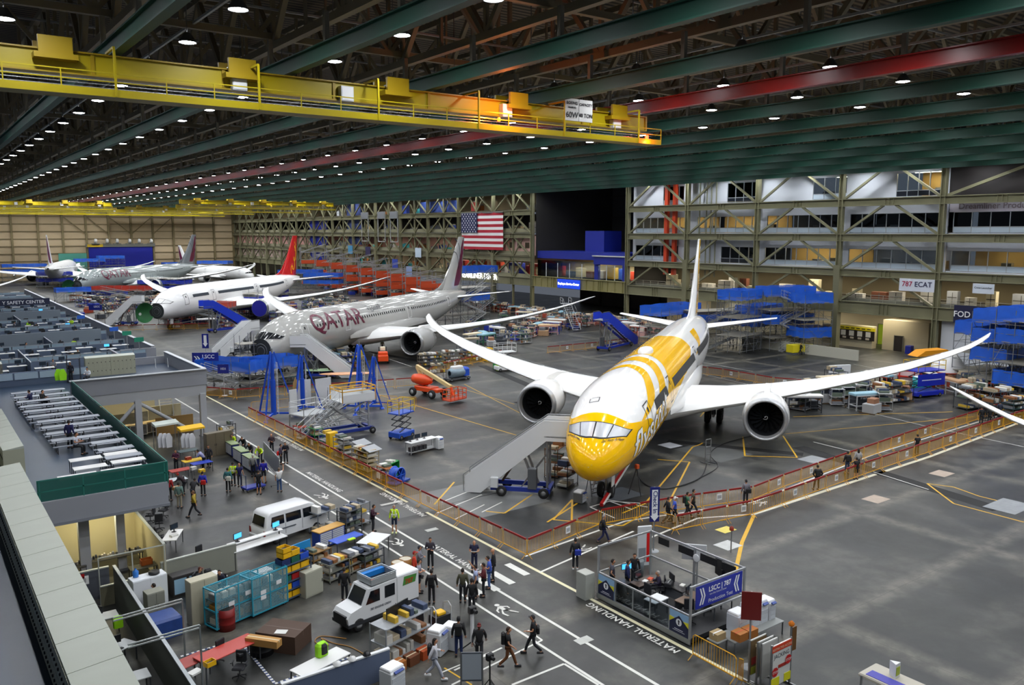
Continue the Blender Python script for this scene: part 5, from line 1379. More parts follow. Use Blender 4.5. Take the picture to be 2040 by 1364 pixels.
# trench plates and old patches
for a, b, w, c in (((1590, 890), (1990, 1015), 1.3, '08090a'), ((1330, 878), (1600, 905), 1.0, '0b0c0d'), ((960, 728), (1060, 770), 1.2, '0b0c0d'), ((730, 700), (870, 725), 1.2, '0d0e0f'), ((1030, 800), (1075, 815), 1.0, '0d0e0f')):
    line(mb, P(*a), P(*b), w, (c, .75), .004)
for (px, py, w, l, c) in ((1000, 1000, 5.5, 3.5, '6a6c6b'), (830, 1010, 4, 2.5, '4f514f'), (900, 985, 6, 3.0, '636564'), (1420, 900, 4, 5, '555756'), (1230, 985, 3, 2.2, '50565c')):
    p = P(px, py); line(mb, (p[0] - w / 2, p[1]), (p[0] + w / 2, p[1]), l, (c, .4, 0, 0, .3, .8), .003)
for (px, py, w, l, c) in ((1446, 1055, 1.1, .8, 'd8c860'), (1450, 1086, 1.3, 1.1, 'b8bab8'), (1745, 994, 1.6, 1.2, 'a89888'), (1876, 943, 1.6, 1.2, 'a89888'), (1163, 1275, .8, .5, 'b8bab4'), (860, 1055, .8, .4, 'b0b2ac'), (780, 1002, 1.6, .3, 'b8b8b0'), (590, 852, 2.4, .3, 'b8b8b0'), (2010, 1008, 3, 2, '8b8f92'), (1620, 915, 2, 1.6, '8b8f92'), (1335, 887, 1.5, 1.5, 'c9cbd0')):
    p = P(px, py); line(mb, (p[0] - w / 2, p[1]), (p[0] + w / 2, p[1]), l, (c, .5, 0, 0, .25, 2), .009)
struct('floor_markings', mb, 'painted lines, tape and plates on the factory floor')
def floor_text(txt, x, y, rz, size, lab, mt=WL):
    m = MB(); add_text(m, txt, Matrix.Rotation(rz, 4, 'Z'), size, mt, .01, 'CENTER', 1.05); o = m.build('floor_lettering'); o.location = (x, y, .02); tag(o, lab, None, None, 'structure')
floor_text('MATERIAL HANDLING', 25.85, 25.8, PI / 2, .56, 'white painted MATERIAL HANDLING beside the control booth')
floor_text('MATERIAL HANDLING', 23.35, 37.0, -PI / 2, .56, 'white painted MATERIAL HANDLING beside the walkway')
floor_text('MATERIAL HANDLING', 25.85, 47.2, PI / 2, .56, 'white painted MATERIAL HANDLING by the barrier')
floor_text('MATERIAL HANDLING', 23.35, 55, -PI / 2, .56, 'white painted MATERIAL HANDLING by the white board')
floor_text('MATERIAL HANDLING', 25.85, 67, PI / 2, .56, 'far white painted MATERIAL HANDLING')
def walker(px, py, rz, sc=1.0):
    m = MB(); z = .02
    m.add([(.62 + .13 * math.cos(k * PI / 6), .13 * math.sin(k * PI / 6), z) for k in range(12)], [list(range(12))], WL)
    for pts in ([(.45, -.12), (.45, .12), (.0, .1), (-.02, -.1)], [(.42, .1), (.15, .38), (-.1, .42), (-.1, .34), (.1, .3), (.3, .06)], [(.42, -.1), (.25, -.36), (.02, -.36), (.02, -.28), (.2, -.28), (.32, -.06)], [(0, .1), (-.3, .22), (-.62, .16), (-.62, .26), (-.28, .33), (.05, .14)], [(0, -.1), (-.28, -.12), (-.62, -.36), (-.58, -.44), (-.2, -.24), (.04, -.02)]):
        m.add([(a, b, z) for a, b in pts], [list(range(len(pts)))], WL)
    o = m.build('floor_lettering'); o.location = P(px, py); o.rotation_euler = (0, 0, rz); o.scale = (sc, sc, 1); tag(o, 'white painted walking figure on the floor', None, None, 'structure')
walker(1005, 1215, PI / 2, 1.0); walker(790, 1080, -PI / 2, 1.0); walker(643, 988, -PI / 2, 1.0); walker(1160, 1093, PI, .9); walker(1515, 1003, 0, .9)
# ================================================================ barriers
c0 = P(1050, 1112)
fence([c0, P(740, 960), P(495, 832)], 'the long row along the aisle', 'aisle barrier row', True, (1, 4, 7, 12, 19))
fence([c0, P(1195, 1050), P(1345, 1022), P(1500, 1000), P(1560, 975), P(1800, 888), P(1990, 825)], 'the far row of the walkway', 'walkway barriers, far row', True, (1, 4, 6, 9, 11, 14, 17, 19))
fence([P(1345, 1062), P(1497, 1030), P(1560, 1008), P(1720, 950), P(1850, 905), P(2040, 838)], 'the near row of the walkway', 'walkway barriers, near row', True, (2, 4, 6, 8, 10, 13, 15, 17))
fence([P(1300, 1052), P(1345, 1062)], 'the short run behind the check in sign', 'check in barriers', False)
fence([P(412, 790), P(470, 795), P(570, 788), P(700, 780), P(830, 770), P(870, 742)], 'the curved row below sign 1031', 'barriers at sign 1031', True, (1, 4, 8))
fence([P(500, 822), P(600, 812)], 'the short run beside the blue jacks', 'barriers beside the jacks', False)
fence([P(830, 812), P(720, 806)], 'the run behind the orange boom lift', 'barriers by the boom lift', False)
fence([P(870, 742), P(960, 722), P(1000, 712)], 'the row in front of the storage racks', 'barriers at the storage racks', True, (1, 3))
fence([P(1090, 705), P(1190, 695), P(1290, 682)], 'the row below the blue boarding stairs', 'barriers at the blue stairs', True, (1, 3, 5))
fence([P(1380, 745), P(1440, 752), P(1540, 770), P(1600, 775)], 'the row behind the tail of the yellow airliner', 'barriers behind the yellow airliner', True, (2, 5))
fence([P(1378, 1310), P(1470, 1362), P(1480, 1366)], 'the row in front of the copier cart', 'barriers by the control booth', False)
fence([P(230, 660), P(420, 655)], 'the row at the white airliner stairs', 'barriers at the white airliner', True)
# ================================================================ mezzanine on the left
DZ = 4.9; DK = ('2c3c50', .3, 0, 0, .25, .35); FAS = ('8e9198', .55, 0, 0, .05, .5)
mb = MB(); mb.bb((-14, 44.6, DZ - .25), (10.35, 74, DZ), DK); mb.bb((-14, 5, DZ - .25), (4.4, 44.6, DZ), DK); mb.bb((-14, 74, DZ - .25), (20.7, 150, DZ), DK); mb.bb((2, 150, DZ - .25), (20.7, 200, DZ), DK)
struct('floor_2', mb, 'blue grey mezzanine deck floor')
mb = MB(); mb.bb((10.35, 73.8, 3.75), (20.9, 74.1, DZ - .26), ('a4a7ab', .5)); mb.bb((10.35, 73.75, DZ - .25), (21.0, 73.99, 6.0), FAS); mb.bb((10.3, 73.6, 5.98), (21, 74.05, 6.05), ('b4b8bc', .5))
mb.bb((20.72, 74, 3.9), (21.0, 87, 6.0), FAS); mb.bb((20.72, 92, 3.9), (21.0, 200, 6.0), FAS); mb.bb((20.68, 74, 6.0), (21.04, 87, 6.06), ('c9cdd0', .5)); mb.bb((20.68, 92, 6.0), (21.04, 200, 6.06), ('c9cdd0', .5))
mb.bb((17.5, 90.9, DZ), (20.9, 91.1, 6.0), FAS); mb.bb((16.4, 87, DZ), (16.6, 91, 6.2), FAS); mb.bb((17.4, 86.9, DZ), (20.9, 87.05, 5.6), FAS)
mb.bb((4.4, 44.35, 3.9), (10.4, 44.6, DZ + .1), FAS); mb.bb((4.4, 44.3, 3.75), (10.45, 44.7, 3.9), ('7c8088', .5)); mb.bb((10.36, 44.6, 4.2), (10.5, 73.8, DZ + .05), FAS); mb.bb((4.42, 5, 4.0), (4.55, 44.4, DZ), FAS)
struct('wall_mezzanine', mb, 'grey fascia and parapet of the mezzanine')
mb = MB()
for x, y, w in ((20.6, 73.9, .5), (15.3, 73.9, .5), (11.2, 73.9, .45), (6.6, 46.2, .5), (8.4, 46.6, .42), (19.8, 100, .5), (19.8, 130, .5)): mb.bb((x - w / 2, y - w / 2, 0), (x + w / 2, y + w / 2, 3.9), ('aaadb2', .5)); mb.bb((x - w * .7, y - w * .7, 0), (x + w * .7, y + w * .7, .12), ('6c6f74', .5))
mb.cyl((15.3, 73.9, 3.7), (12.6, 73.9, .9), .16, ('aaadb2', .5), 10); mb.cyl((15.3, 73.9, 3.7), (19.2, 73.9, .9), .16, ('aaadb2', .5), 10)
trim(mb, 'pale grey steel columns and braces under the mezzanine')
SCR = mat('0d5a50', .5, 0, 0, 0, 3, .82)
sr = thing('safety_screen', 'dark green mesh safety screen around the picnic table deck', 'railing', (0, 0, 0))
mb = MB(); mb.bb((10.4, 44.5, DZ + .1), (10.42, 73.7, 6.0), SCR); mb.bb((4.5, 44.48, DZ + .12), (10.42, 44.5, 6.05), SCR); mb.build('green_mesh', sr)
mb = MB()
for z in (DZ + .6, 6.05):
    mb.bar((10.45, 44.5, z), (10.45, 73.7, z), .06, ('1b6a5e', .5)); mb.bar((4.5, 44.5, z), (10.45, 44.5, z), .06, ('1b6a5e', .5))
for i in range(13): mb.bar((10.45, 44.5 + i * 2.43, DZ), (10.45, 44.5 + i * 2.43, 6.05), .06, ('1b6a5e', .5))
for i in range(4): mb.bar((4.6 + i * 1.9, 44.5, DZ + .1), (4.6 + i * 1.9, 44.5, 6.05), .06, ('1b6a5e', .5))
mb.build('rails', sr)
# picnic tables in two columns
for i in range(13):
    y = 73.0 - i * 2.02
    for k, x in enumerate((7.3, 9.1)):
        if i > 9 and k == 0: continue
        picnic((x - (.2 if i < 6 else -.1), y, DZ), 0, 'grey picnic table with benches, %s row from the back, %s column' % (nth(i), 'left' if k == 0 else 'right'), 'picnic tables on the mezzanine', sc=(.78, .95, 1))
for i, (x, y, w) in enumerate(((7.4, 49.3, 1.6), (9.2, 49.5, 1.7), (7.3, 47.4, 1.6), (9.2, 47.6, 1.7), (8.6, 46.0, 2.0), (6.5, 46.0, 1.8))):
    desk((x, y, DZ), 0, 'plain white topped table on the mezzanine, %s of the near tables' % nth(i), 'plain tables on the mezzanine', w=1.7, d=.7, sc=(w / 1.7, 1, 1))
# lockers on the left edge, doors facing left
for i in range(13):
    locker((3.35, 22.0 + i * 1.93, DZ), -PI / 2, 'olive grey locker bank on the mezzanine, %s from the near end of the long row' % nth(i), 'long row of lockers', sc=(1, 1.7, 1.0))
for i in range(6):
    locker((4.1, 50.6 + i * 1.93, DZ), -PI / 2, 'olive grey locker bank, %s from the near end of the row behind' % nth(i), 'second row of lockers', sc=(1, 1.2, 1.0))
for i in range(3): locker((2.4, 50.0 + i * 1.93, DZ), -PI / 2, 'olive locker bank left of the second locker row, %s from the near end' % nth(i), 'left stub of lockers', sc=(1, 1.2, .95))
for i in range(2): locker((13.9 + i * 2.1, 82.6, DZ), 0, 'tan wide locker bank facing the picnic tables, %s one' % ('left' if i == 0 else 'right'), 'tan lockers', sc=(1.1, .8, 1.0))
locker((5.6, 83.5, DZ), 0, 'dark tan locker bank at the left edge behind the picnic tables', 'tan lockers', c='77756a')
# cubicles
random.seed(21); n_ = 0
for r in range(23):
    y = 84.5 + r * 5.0
    if r % 2: 
        for k in range(4):
            x = 7.2 + k * 3.6
            if x > 18.5 - (.0 if r else 2): continue
            if x / y < .055: continue
            partition((x - .2, y, DZ), 0, 'glass topped office partition, %s row behind the picnic deck, %s from left' % (nth(r), nth(k)), 'office partitions')
    for k in range(4):
        x = 7.2 + k * 3.6
        if x / y < .06 or x > 18.6: continue
        if r % 6 == 4 and r < 20: continue
        lab = '%s cubicle from left, %s row back' % (nth(k), nth(r))
        if r == 0 and k > 1: continue
        desk((x - .8, y + 1.0, DZ), 0, 'white front desk, ' + lab, 'cubicle desks', w=1.6, d=.75); desk((x + .9, y + 3.5, DZ), 0, 'white back desk, ' + lab, 'cubicle desks', w=1.6, d=.75)
        if r < 16:
            monitor((x - .9, y + 1.2, DZ + .76), 0 if k % 2 else PI, 'black monitor on the front desk, ' + lab, 'cubicle monitors', on=bool((r + k) % 5 == 0)); monitor((x + 1.0, y + 3.7, DZ + .76), .3, 'black monitor on the back desk, ' + lab, 'cubicle monitors', on=False)
            chair((x - .7 + random.uniform(-.2, .2), y + 2.0, DZ), random.uniform(0, 6), 'black office chair, ' + lab, 'cubicle chairs')
    if r in (4, 10, 16): 
        mb = MB(); mb.bb((5.5, y + 1.9, DZ), (18.5, y + 2.1, DZ + 1.75), ('77828c', .55)); one('divider_wall', mb, 'long grey divider wall across the offices, %s from the picnic deck' % nth((r - 4) // 6), 'partition')
for k in range(5):
    mb = MB(); x = 9.0 + (k % 2) * 3.6; y = 86 + k * 14; mb.bar((x, y, DZ + 1.25), (x, y + 10, DZ + 1.25), .08, ('c4cad0', .4)); mb.bb((x - .03, y, DZ), (x + .03, y + 10, DZ + 1.21), ('5d6b80', .6)); one('long_partition', mb, 'long office partition running towards the end wall, %s from the picnic deck' % nth(k), 'partition', (0, 0, 0), 0, 'long partitions')
for i, (x, y, c) in enumerate(((18.3, 118, '2a64c8'), (18.9, 101, '2a64c8'), (19.2, 96, '1f8a6a'), (19.0, 89.5, '1f8a6a'))):
    t = f_sign((), .9, .45, c, 2.2); t.location = (x, y, DZ); t['label'] = '%s hanging aisle sign on a thin post by the parapet, %s from the back' % ('blue' if i < 2 else 'green', nth(i))
p = P(38, 590, 8.3)
t = thing('overhead_sign', 'dark navy sign reading SAFETY CENTER over the far cubicles', 'sign', (p[0], p[1], 7.4)); mb = MB(); mb.box((0, 0, 0), (8.0, .1, .95), ('1c2440', .5))
mb.build('panel', t); mb = MB(); add_text(mb, 'Y SAFETY CENTER', on_wall((3.3, -.07, -.24), 0), .68, 'e6e8ec', .01, 'RIGHT'); mb.build('lettering', t)
MB().bar((-3.8, .05, -2.5), (-3.8, .05, 0), .08, STEEL).bar((3.8, .05, -2.5), (3.8, .05, 0), .08, STEEL).build('post', t)
rng = random.Random(4)
for i in range(34):
    r, k = rng.randrange(9), rng.randrange(4); x, y = 7.0 + k * 3.6 + rng.uniform(-.9, 1.2), 86.6 + r * 5 + rng.uniform(-.8, .6)
    if r == 4: continue
    if x > 18.6 or x / y < .06: continue
    if i < 16: person((x, y), rng.uniform(0, 360), 'office worker in %s seated among the cubicles, %s row back, %s column' % (['navy', 'black', 'grey', 'lime'][i % 4], nth(r), nth(k)), ['1c2448', '141418', '6c7078', 'b0e020'][i % 4], pose='sit', z=DZ)
    else: box((x, y, DZ), rng.random() * 3, 'office box on the cubicle floor, %s row back, %s column, %s one' % (nth(r), nth(k), nth(i - 16)), 'cubicle boxes', w=.6, d=.45, h=.4, c=['b8bcc4', '2c2e34', 'a88858'][i % 3])
# coat rack behind the picnic tables
for i, (px, py) in enumerate(((117, 755), (126, 755))):
    q = P(px, py, DZ + .6); m = MB(); m.prism([(-.25, 0), (.25, 0), (.3, .5), (.12, .95), (-.12, .95), (-.3, .5)], .1, ('a6f01a', .7), 'Y'); one('safety_vest', m, 'lime yellow safety vest hanging on the rail behind the picnic tables, %s one' % ('left' if i == 0 else 'right'), 'vest', (q[0], q[1], DZ + .5))
mb = MB(); mb.bb((5.2, 80.9, DZ), (12.8, 81.1, DZ + 1.15), ('55637a', .6)); 
for i in range(4): mb.bb((5.3 + i * 1.88, 80.85, DZ + .55), (7.05 + i * 1.88, 80.9, DZ + 1.1), ('a9bccb', .3))
one('low_divider', mb, 'long low divider with pale panels behind the picnic tables', 'partition')
rack((11.6, 80.3, DZ), 0, 'tall dark coat rack hung with jackets behind the picnic tables', None, w=1.0, d=.4, h=2.1, n=2, c='3c3e44', fill=0)
# ================================================================ ground floor, left side
TW = ('d6cba4', .7); GYW = ('6f747c', .6)
def wallseg(nm, a, b, h, mt, lab, w=.1, z=0, cap=None):
    m = MB(); m.bar((a[0], a[1], z + h / 2), (b[0], b[1], z + h / 2), w, mt, h)
    t = thing(nm, lab, 'partition'); m.build('panel', t)
    if cap: MB().bar((a[0], a[1], z + h + .03), (b[0], b[1], z + h + .03), w + .04, cap, .06).build('top_rail', t)
    return t
CAP = ('b9bdb4', .4, .2)
# tan tool room under the deck edge
wallseg('room_partition', (4.9, 48.8), (9.6, 48.8), 2.4, TW, 'tan back wall of the small tool room below the deck', cap=CAP)
wallseg('room_partition', (9.6, 48.8), (9.6, 42.4), 2.4, TW, 'tan right wall of the small tool room', cap=CAP)
wallseg('room_partition', (4.9, 51.5), (9.9, 51.5), 2.6, ('c9bd94', .7), 'tan wall with posters behind the tool room', cap=CAP)
wallseg('room_partition', (6.6, 42.4), (9.6, 42.4), .95, ('77745e', .6), 'low olive front partition of the tool room', cap=CAP)
g_ = thing('mesh_panel', 'thin wire mesh panel on posts in front of the tool room', 'partition')
m = MB()
for z in (.95, 2.4): m.bar((6.6, 42.4, z), (9.6, 42.4, z), .05, CAP)
for x in (6.6, 8.1, 9.6): m.bar((x, 42.4, 0), (x, 42.4, 2.4), .05, CAP)
m.build('frame', g_)
lgt = bpy.data.lights.new('room_lamp_light', 'AREA'); lgt.energy = 90; lgt.color = (1, .9, .55); lgt.shape = 'RECTANGLE'; lgt.size = 3.5; lgt.size_y = .4
rl = thing('strip_light', 'warm strip light over the small tan tool room', 'lamp', (7.4, 46.6, 3.55)); MB().bb((-1.5, -.08, 0), (1.5, .08, .1), mat('fff0c0', .5, 0, 5)).build('tube', rl)
lo = bpy.data.objects.new('room_lamp_light', lgt); COL.objects.link(lo); lo.parent = rl; lo.location = (0, 0, -.05)
for i, (x0, w) in enumerate(((5.3, 1.3), (6.8, 2.6))):
    desk((x0 + w / 2, 46.2 + i * .3, 0), 0, '%s dark workbench covered with small tools in the tan room' % ('left' if i == 0 else 'right'), None, w=2.2, d=.8, c='3c3a34', h=.9, sc=(w / 2.2, 1, 1))
    rng = random.Random(i)
    for k in range(10 + 8 * i):
        one('hand_tool', MB().rbox((0, 0, .08), (.09, .14, .16), (rng.choice(['22242a', '8a8c90', '3a3c44', 'b8b0a0']), .5), .02), 'small hand tool standing on the %s bench of the tan room, %s from the left' % ('left' if i == 0 else 'right', nth(k)), 'tool', (x0 + .1 + k * w / (11 + 8 * i), 46.1 + i * .3 + .12 * (k % 3), .925), 0, 'hand tools on the benches')
tote((9.1, 44.2, .93), 0, 'orange brown tote of rags on the low shelf of the tan room', None, c='a8541c'); desk((8.9, 44.1, 0), 0, 'low bench near the front of the tan room', None, w=1.3, d=.7, c='4a4a3c', h=.9)
cabinet((6.1, 44.4, 0), 0, 'short cream cabinet at the left front of the tan room', None, w=1.0, d=.6, h=1.0, c='d8cfae'); tote((5.4, 44.0, 1.2), .4, 'red tote at the left corner of the tan room', None, c='b81c18'); cabinet((5.35, 44.0, 0), 0, 'dark red cabinet under the red tote', None, w=.7, d=.5, h=1.2, c='6a1a16')
for i, x in enumerate((8.7, 9.1)):
    m = MB(); m.prism([(-.2, 0), (.2, 0), (.24, .5), (.08, .9), (-.08, .9), (-.24, .5)], .08, ('b6f020', .7), 'Y'); one('safety_vest', m, 'lime safety vest hanging on the tan wall, %s of two' % ('left' if i == 0 else 'right'), 'vest', (x, 51.35, 1.5))
one('wall_chart', MB().bb((0, 0, 0), (1.3, .03, 1.0), ('e2e2dc', .5)).bb((.15, -.01, .15), (1.15, 0, .85), ('7c8078', .6)), 'white wall chart on the tan wall behind the tool room', 'chart', (7.0, 51.38, 1.4))
# office strip along the lockers
A0, A1 = (7.25, 42.3), (7.3, 20)
wallseg('office_partition', A0, A1, 1.9, ('66695e', .6), 'long grey office partition running down the lower left', cap=('a9afb2', .4, .3))
wallseg('office_partition', (4.6, 43.4), (7.2, 43.4), 1.5, ('4c5058', .6), 'dark grey partition with a posted sheet at the top of the lower left offices', cap=CAP)
sheet((5.8, 43.33, .9), 0, 'white sheet posted on the dark grey partition', None, sc=(2.4, 1, 1)); 
one('notice_sheet', MB().bb((-.2, -.012, 0), (.2, .012, .3), ('b01818', .5)), 'red sign posted on the dark grey partition', 'notice', (5.9, 43.33, 1.15))
wallseg('office_partition', (9.4, 42.5), (13.3, 42.9), 1.45, ('8a8c80', .6), 'pale grey partition behind the seated pair', cap=CAP)
for i, (y, x) in enumerate(((39.5, 6.0), (36.0, 6.0), (33.2, 5.9), (30.0, 6.1), (27.3, 6.0), (25.2, 6.2))):
    desk((x, y, 0), .5 * (i % 2), 'grey topped desk in the lower left office strip, %s from the top' % nth(i), 'desks in the lower left strip', w=1.6, d=.8, c='8e9aa4' if i > 2 else 'c4c8c8')
    monitor((x, y + .1, .76), 2.2 + i, 'black monitor on the %s desk from the top of the lower left strip' % nth(i), 'monitors in the lower left strip')
    chair((x - .5, y - 1.0, 0), 1 + i, 'black office chair at the %s desk from the top of the lower left strip' % nth(i), 'chairs in the lower left strip')
    if i in (1, 3, 4): one('keyboard', MB().rbox((0, 0, .015), (.42, .15, .03), ('2c2e34', .5), .01), 'black keyboard on the %s desk from the top of the lower left strip' % nth(i), 'keyboard', (x + .1, y - .25, .765), .5 * (i % 2))
for i, (x, y) in enumerate(((6.6, 38.4), (5.2, 30.0))): one('safety_vest', MB().rbox((0, 0, .25), (.4, .3, .5), ('a8f018', .7), .08), 'lime green vest draped over a chair, %s in the lower left offices' % ('upper one' if i == 0 else 'lower one'), 'vest', (x, y, .55))
m = MB(); p1 = [P(300, 1253, 2.6), P(445, 1250 - 35, 2.6)]
for a, b, lab in ((P(225, 1237, 2.6), P(363, 1198, 2.6), 'upper'), (P(255, 1290, 2.6), P(398, 1250, 2.6), 'lower')):
    m = MB()
    for dz in (0, .12): m.bar((a[0], a[1], 2.6 + dz), (b[0], b[1], 2.6 + dz), .05, ('b4bab8', .4, .5))
    m.bar((b[0], b[1], 0), (b[0], b[1], 2.7), .06, ('8a9090', .4, .5)); one('cable_tray', m, '%s thin grey cable tray crossing above the lower left offices' % lab, 'cable tray')
# cabinets and fridge row
cabinet((8.5, 41.2, 0), .12, 'white two door cabinet with a water jug on top', None, w=1.6, d=.7, h=1.5, c='dfe3e8')
p = (8.5, 41.2); one('water_jug', MB().lathe([(0, .13), (.28, .14), (.34, .05), (.42, .04)], ('3a78c8', .15), (0, 0, 0), 'Z', 12), 'blue water jug on the white two door cabinet', 'jug', (p[0] - .5, p[1] + .1, 1.52)); one('box_fan', MB().lathe([(0, .26), (.12, .26), (.13, .1), (.1, .001)], ('1d1e20', .5), (0, 0, 0), 'Z', 14), 'small round black fan lying on the white cabinet', 'fan', (p[0] + .3, p[1], 1.52))
cabinet((10.35, 41.7, 0), .12, 'black cooler cabinet with two glass doors', None, w=1.5, d=.65, h=1.05, c='2e2c2c', glass=True)
cabinet(P(405, 1235)[:2] + (0,), .15, 'tall beige two door locker cabinet with blue stickers', None, w=1.3, d=.6, h=2.1, c='b9b39c')
t = cabinet(P(309, 1228)[:2] + (0,), .1, 'grey green cabinet beside the sleeping person', None, w=.8, d=.6, h=1.3, c='8b8c80')
m = MB(); m.rbox((0, 0, .45), (1.3, 1.2, .9), ('28468a', .35, 0, 0, .3, 3), .1); p = P(327, 1262); one('wrapped_crate', m, 'blue plastic wrapped crate beside the long partition', 'crate', p, .1)
desk(P(416, 1178)[:2] + (0,), .25, 'white meeting table between the two seated people', None, w=1.5, d=1.1); one('backpack', MB().rbox((0, 0, .22), (.35, .25, .44), ('17181b', .7), .08), 'black backpack on the white meeting table', 'backpack', P(416, 1178)[:2] + (.765,))
p = P(345, 1090); desk((p[0], p[1], 0), 1.1, 'white desk with papers beside the tan tool room', None, w=1.8, d=.8); monitor((p[0] + .2, p[1] + .4, .76), .5, 'black monitor on the desk beside the tan tool room'); box((p[0], p[1] - .3, .765), .3, 'white tray box on the desk beside the tan tool room', None, w=.4, d=.3, h=.1, c='d8d8d4', tape='c0c0c0', nm='tray_box')
desk((p[0] - 1.2, p[1] - .1, 0), 0, 'small white table left of the papers desk', None, w=1.0, d=.6)
for i, (px, py) in enumerate(((320, 1085), (318, 1055), (300, 1040), (326, 1030), (404, 1125), (285, 1010))): chair(P(px, py)[:2] + (0,), i * 1.3, 'black swivel office chair on the floor by the tan room, %s' % ['beside the papers desk', 'behind the papers desk', 'next to the wall', 'under the deck edge', 'behind the pale partition', 'farthest under the deck'][i], 'swivel chairs by the tan room')
# long white console
p = P(515, 1115); an = .22
desk((p[0], p[1], 0), an, 'long white console bench behind the beige partition', None, w=3.3, d=.8, h=1.0, leg='2c2e33'); one('console_shelf', MB().rbox((0, 0, .0), (3.3, .35, .05), ('e6e6e4', .4), .01).bar((-1.5, 0, -.25), (-1.5, 0, 0), .05, '333333').bar((1.5, 0, -.25), (1.5, 0, 0), .05, '333333'), 'raised white shelf on the long console bench', 'shelf', (p[0] - .05, p[1] + .2, 1.28), an)
for i, dx in enumerate((-1.1, 1.2)): monitor((p[0] + dx, p[1] + .2 + dx * .22, 1.31), an + .2, 'lit monitor on the long white console, %s one' % ('left' if i == 0 else 'right'), 'lit console monitors', on=True)
cabinet(P(523, 1162)[:2] + (0,), .2, 'small white drawer cabinet behind the wire cages', None, w=.9, d=.6, h=.75, c='e0e0dc')
# wire cages, bins rack
def f_cage(w=2.4, d=.9, h=1.9):
    t = thing('wire_cage_cart', 'x', 'cage cart'); c = ('2f98b0', .45); m = MB()
    for x in (-w / 2, 0, w / 2):
        for y in (-d / 2, d / 2): m.bar((x, y, .12), (x, y, h), .05, c)
    for z in (.15, h / 2, h): rail_frame(m, [(-w / 2, -d / 2), (w / 2, -d / 2), (w / 2, d / 2), (-w / 2, d / 2), (-w / 2, -d / 2)], z, (0,), c, .05, False)
    m.build('frame', t); m = MB(); 
    for i in range(27): z = .2 + i * (h - .25) / 26; m.bar((-w / 2, -d / 2, z), (w / 2, -d / 2, z), .014, ('86b4be', .4)); m.bar((w / 2, -d / 2, z), (w / 2, d / 2, z), .014, ('86b4be', .4)); m.bar((-w / 2, d / 2, z), (w / 2, d / 2, z), .014, ('4f8a96', .4))
    for i in range(30): x = -w / 2 + i * w / 29; m.bar((x, -d / 2, .15), (x, -d / 2, h), .01, ('86b4be', .4)); m.bar((x, -d / 2, h), (x, d / 2, h), .012, ('2f98b0', .4))
    m.build('wire_mesh', t)
    for z in (.2, .8, 1.35): MB().bb((-w / 2 + .05, -d / 2 + .05, z), (w / 2 - .05, d / 2 - .05, z + .03), ('41606a', .6)).build('shelf', t)
    m = MB(); rng = random.Random(int(w * 10))
    for z in (.23, .83, 1.38):
        for i in range(5): x = -w / 2 + .25 + i * (w - .4) / 5; m.rbox((x, 0, z + .14), (.3, .5, .28), (rng.choice(['8a8c88', 'a8741c', '4a5a5e', 'c9c4b4', '26424c']), .6), .03)
    m.build('stored_parts', t)
    for x, z in ((.5, 1.2), (-.4, 1.0), (-.4, .75)): MB().bb((x - .15, -d / 2 - .03, z), (x + .15, -d / 2 - .02, z + .2), ('e6e6e6', .5)).build('notice_sheet', t)
    m = MB()
    for x in (-w / 2 + .1, w / 2 - .1):
        for y in (-d / 2 + .1, d / 2 - .1): m.wheel((x, y, .08), .08, .05)
    m.build('casters', t); return t
cage = Proto(f_cage)
cage(P(466, 1235)[:2] + (0,), .3, 'blue wire cage cart with hung notices behind the red bin'); cage(P(528, 1212)[:2] + (0,), .3, 'blue wire cage cart with double doors left of the yellow bins', None, w=2.0, d=.9, h=1.9)
p = P(585, 1188); rack((p[0], p[1], 0), .3, 'open rack stacked with yellow, blue and green parts totes', None, w=1.7, d=.7, h=1.9, n=5, c='4a5a70', fill=0)
rng = random.Random(3)
for r in range(5):
    for c in range(3):
        x = -.56 + c * .56; q = Matrix.Translation((p[0], p[1], 0)) @ Matrix.Rotation(.3, 4, 'Z') @ Vector((x, 0, .175 + r * .425)); cc = ['f0b812', 'f0b812', '2450c0', '20604a', 'f0b812', 'a81c1c', '1d2f60'][rng.randrange(7)]
        tote(q, .3, '%s parts tote in the tote rack, shelf %s from the floor, %s from the left' % ({'f0b812': 'yellow', '2450c0': 'blue', '20604a': 'green', 'a81c1c': 'red', '1d2f60': 'navy'}[cc], nth(r), nth(c)), 'totes in the tote rack', c=cc, sc=(.95, 1.3, 1))
for i, (dx, dz) in enumerate(((-.4, 2.18), (.1, 2.18), (-.4, 2.4))): tote(Matrix.Translation((p[0], p[1], 0)) @ Matrix.Rotation(.3, 4, 'Z') @ Vector((dx, .1, dz - .02 * (i < 2))), .3, 'yellow tote stacked on top of the tote rack, %s one' % ['left lower', 'right', 'left upper'][i], 'totes on the rack top', c='f0b812')
drum(P(452, 1252)[:2] + (0,), 0, 'large dark red waste bin in front of the blue cage', None, r=.38, h=1.0, c='7c120f', lid='1c1c1c', nm='waste_bin')
cabinet(P(619, 1182)[:2] + (0,), .3, 'beige filing cabinet beside the tote rack', None, w=1.1, d=.6, h=1.3, c='a8a898', doors=1)
one('blue_board', MB().rbox((0, 0, .75), (1.6, .06, 1.5), ('1a86c8', .4), .02), 'bright blue board standing behind the tote rack', 'board', P(596, 1135), .3)
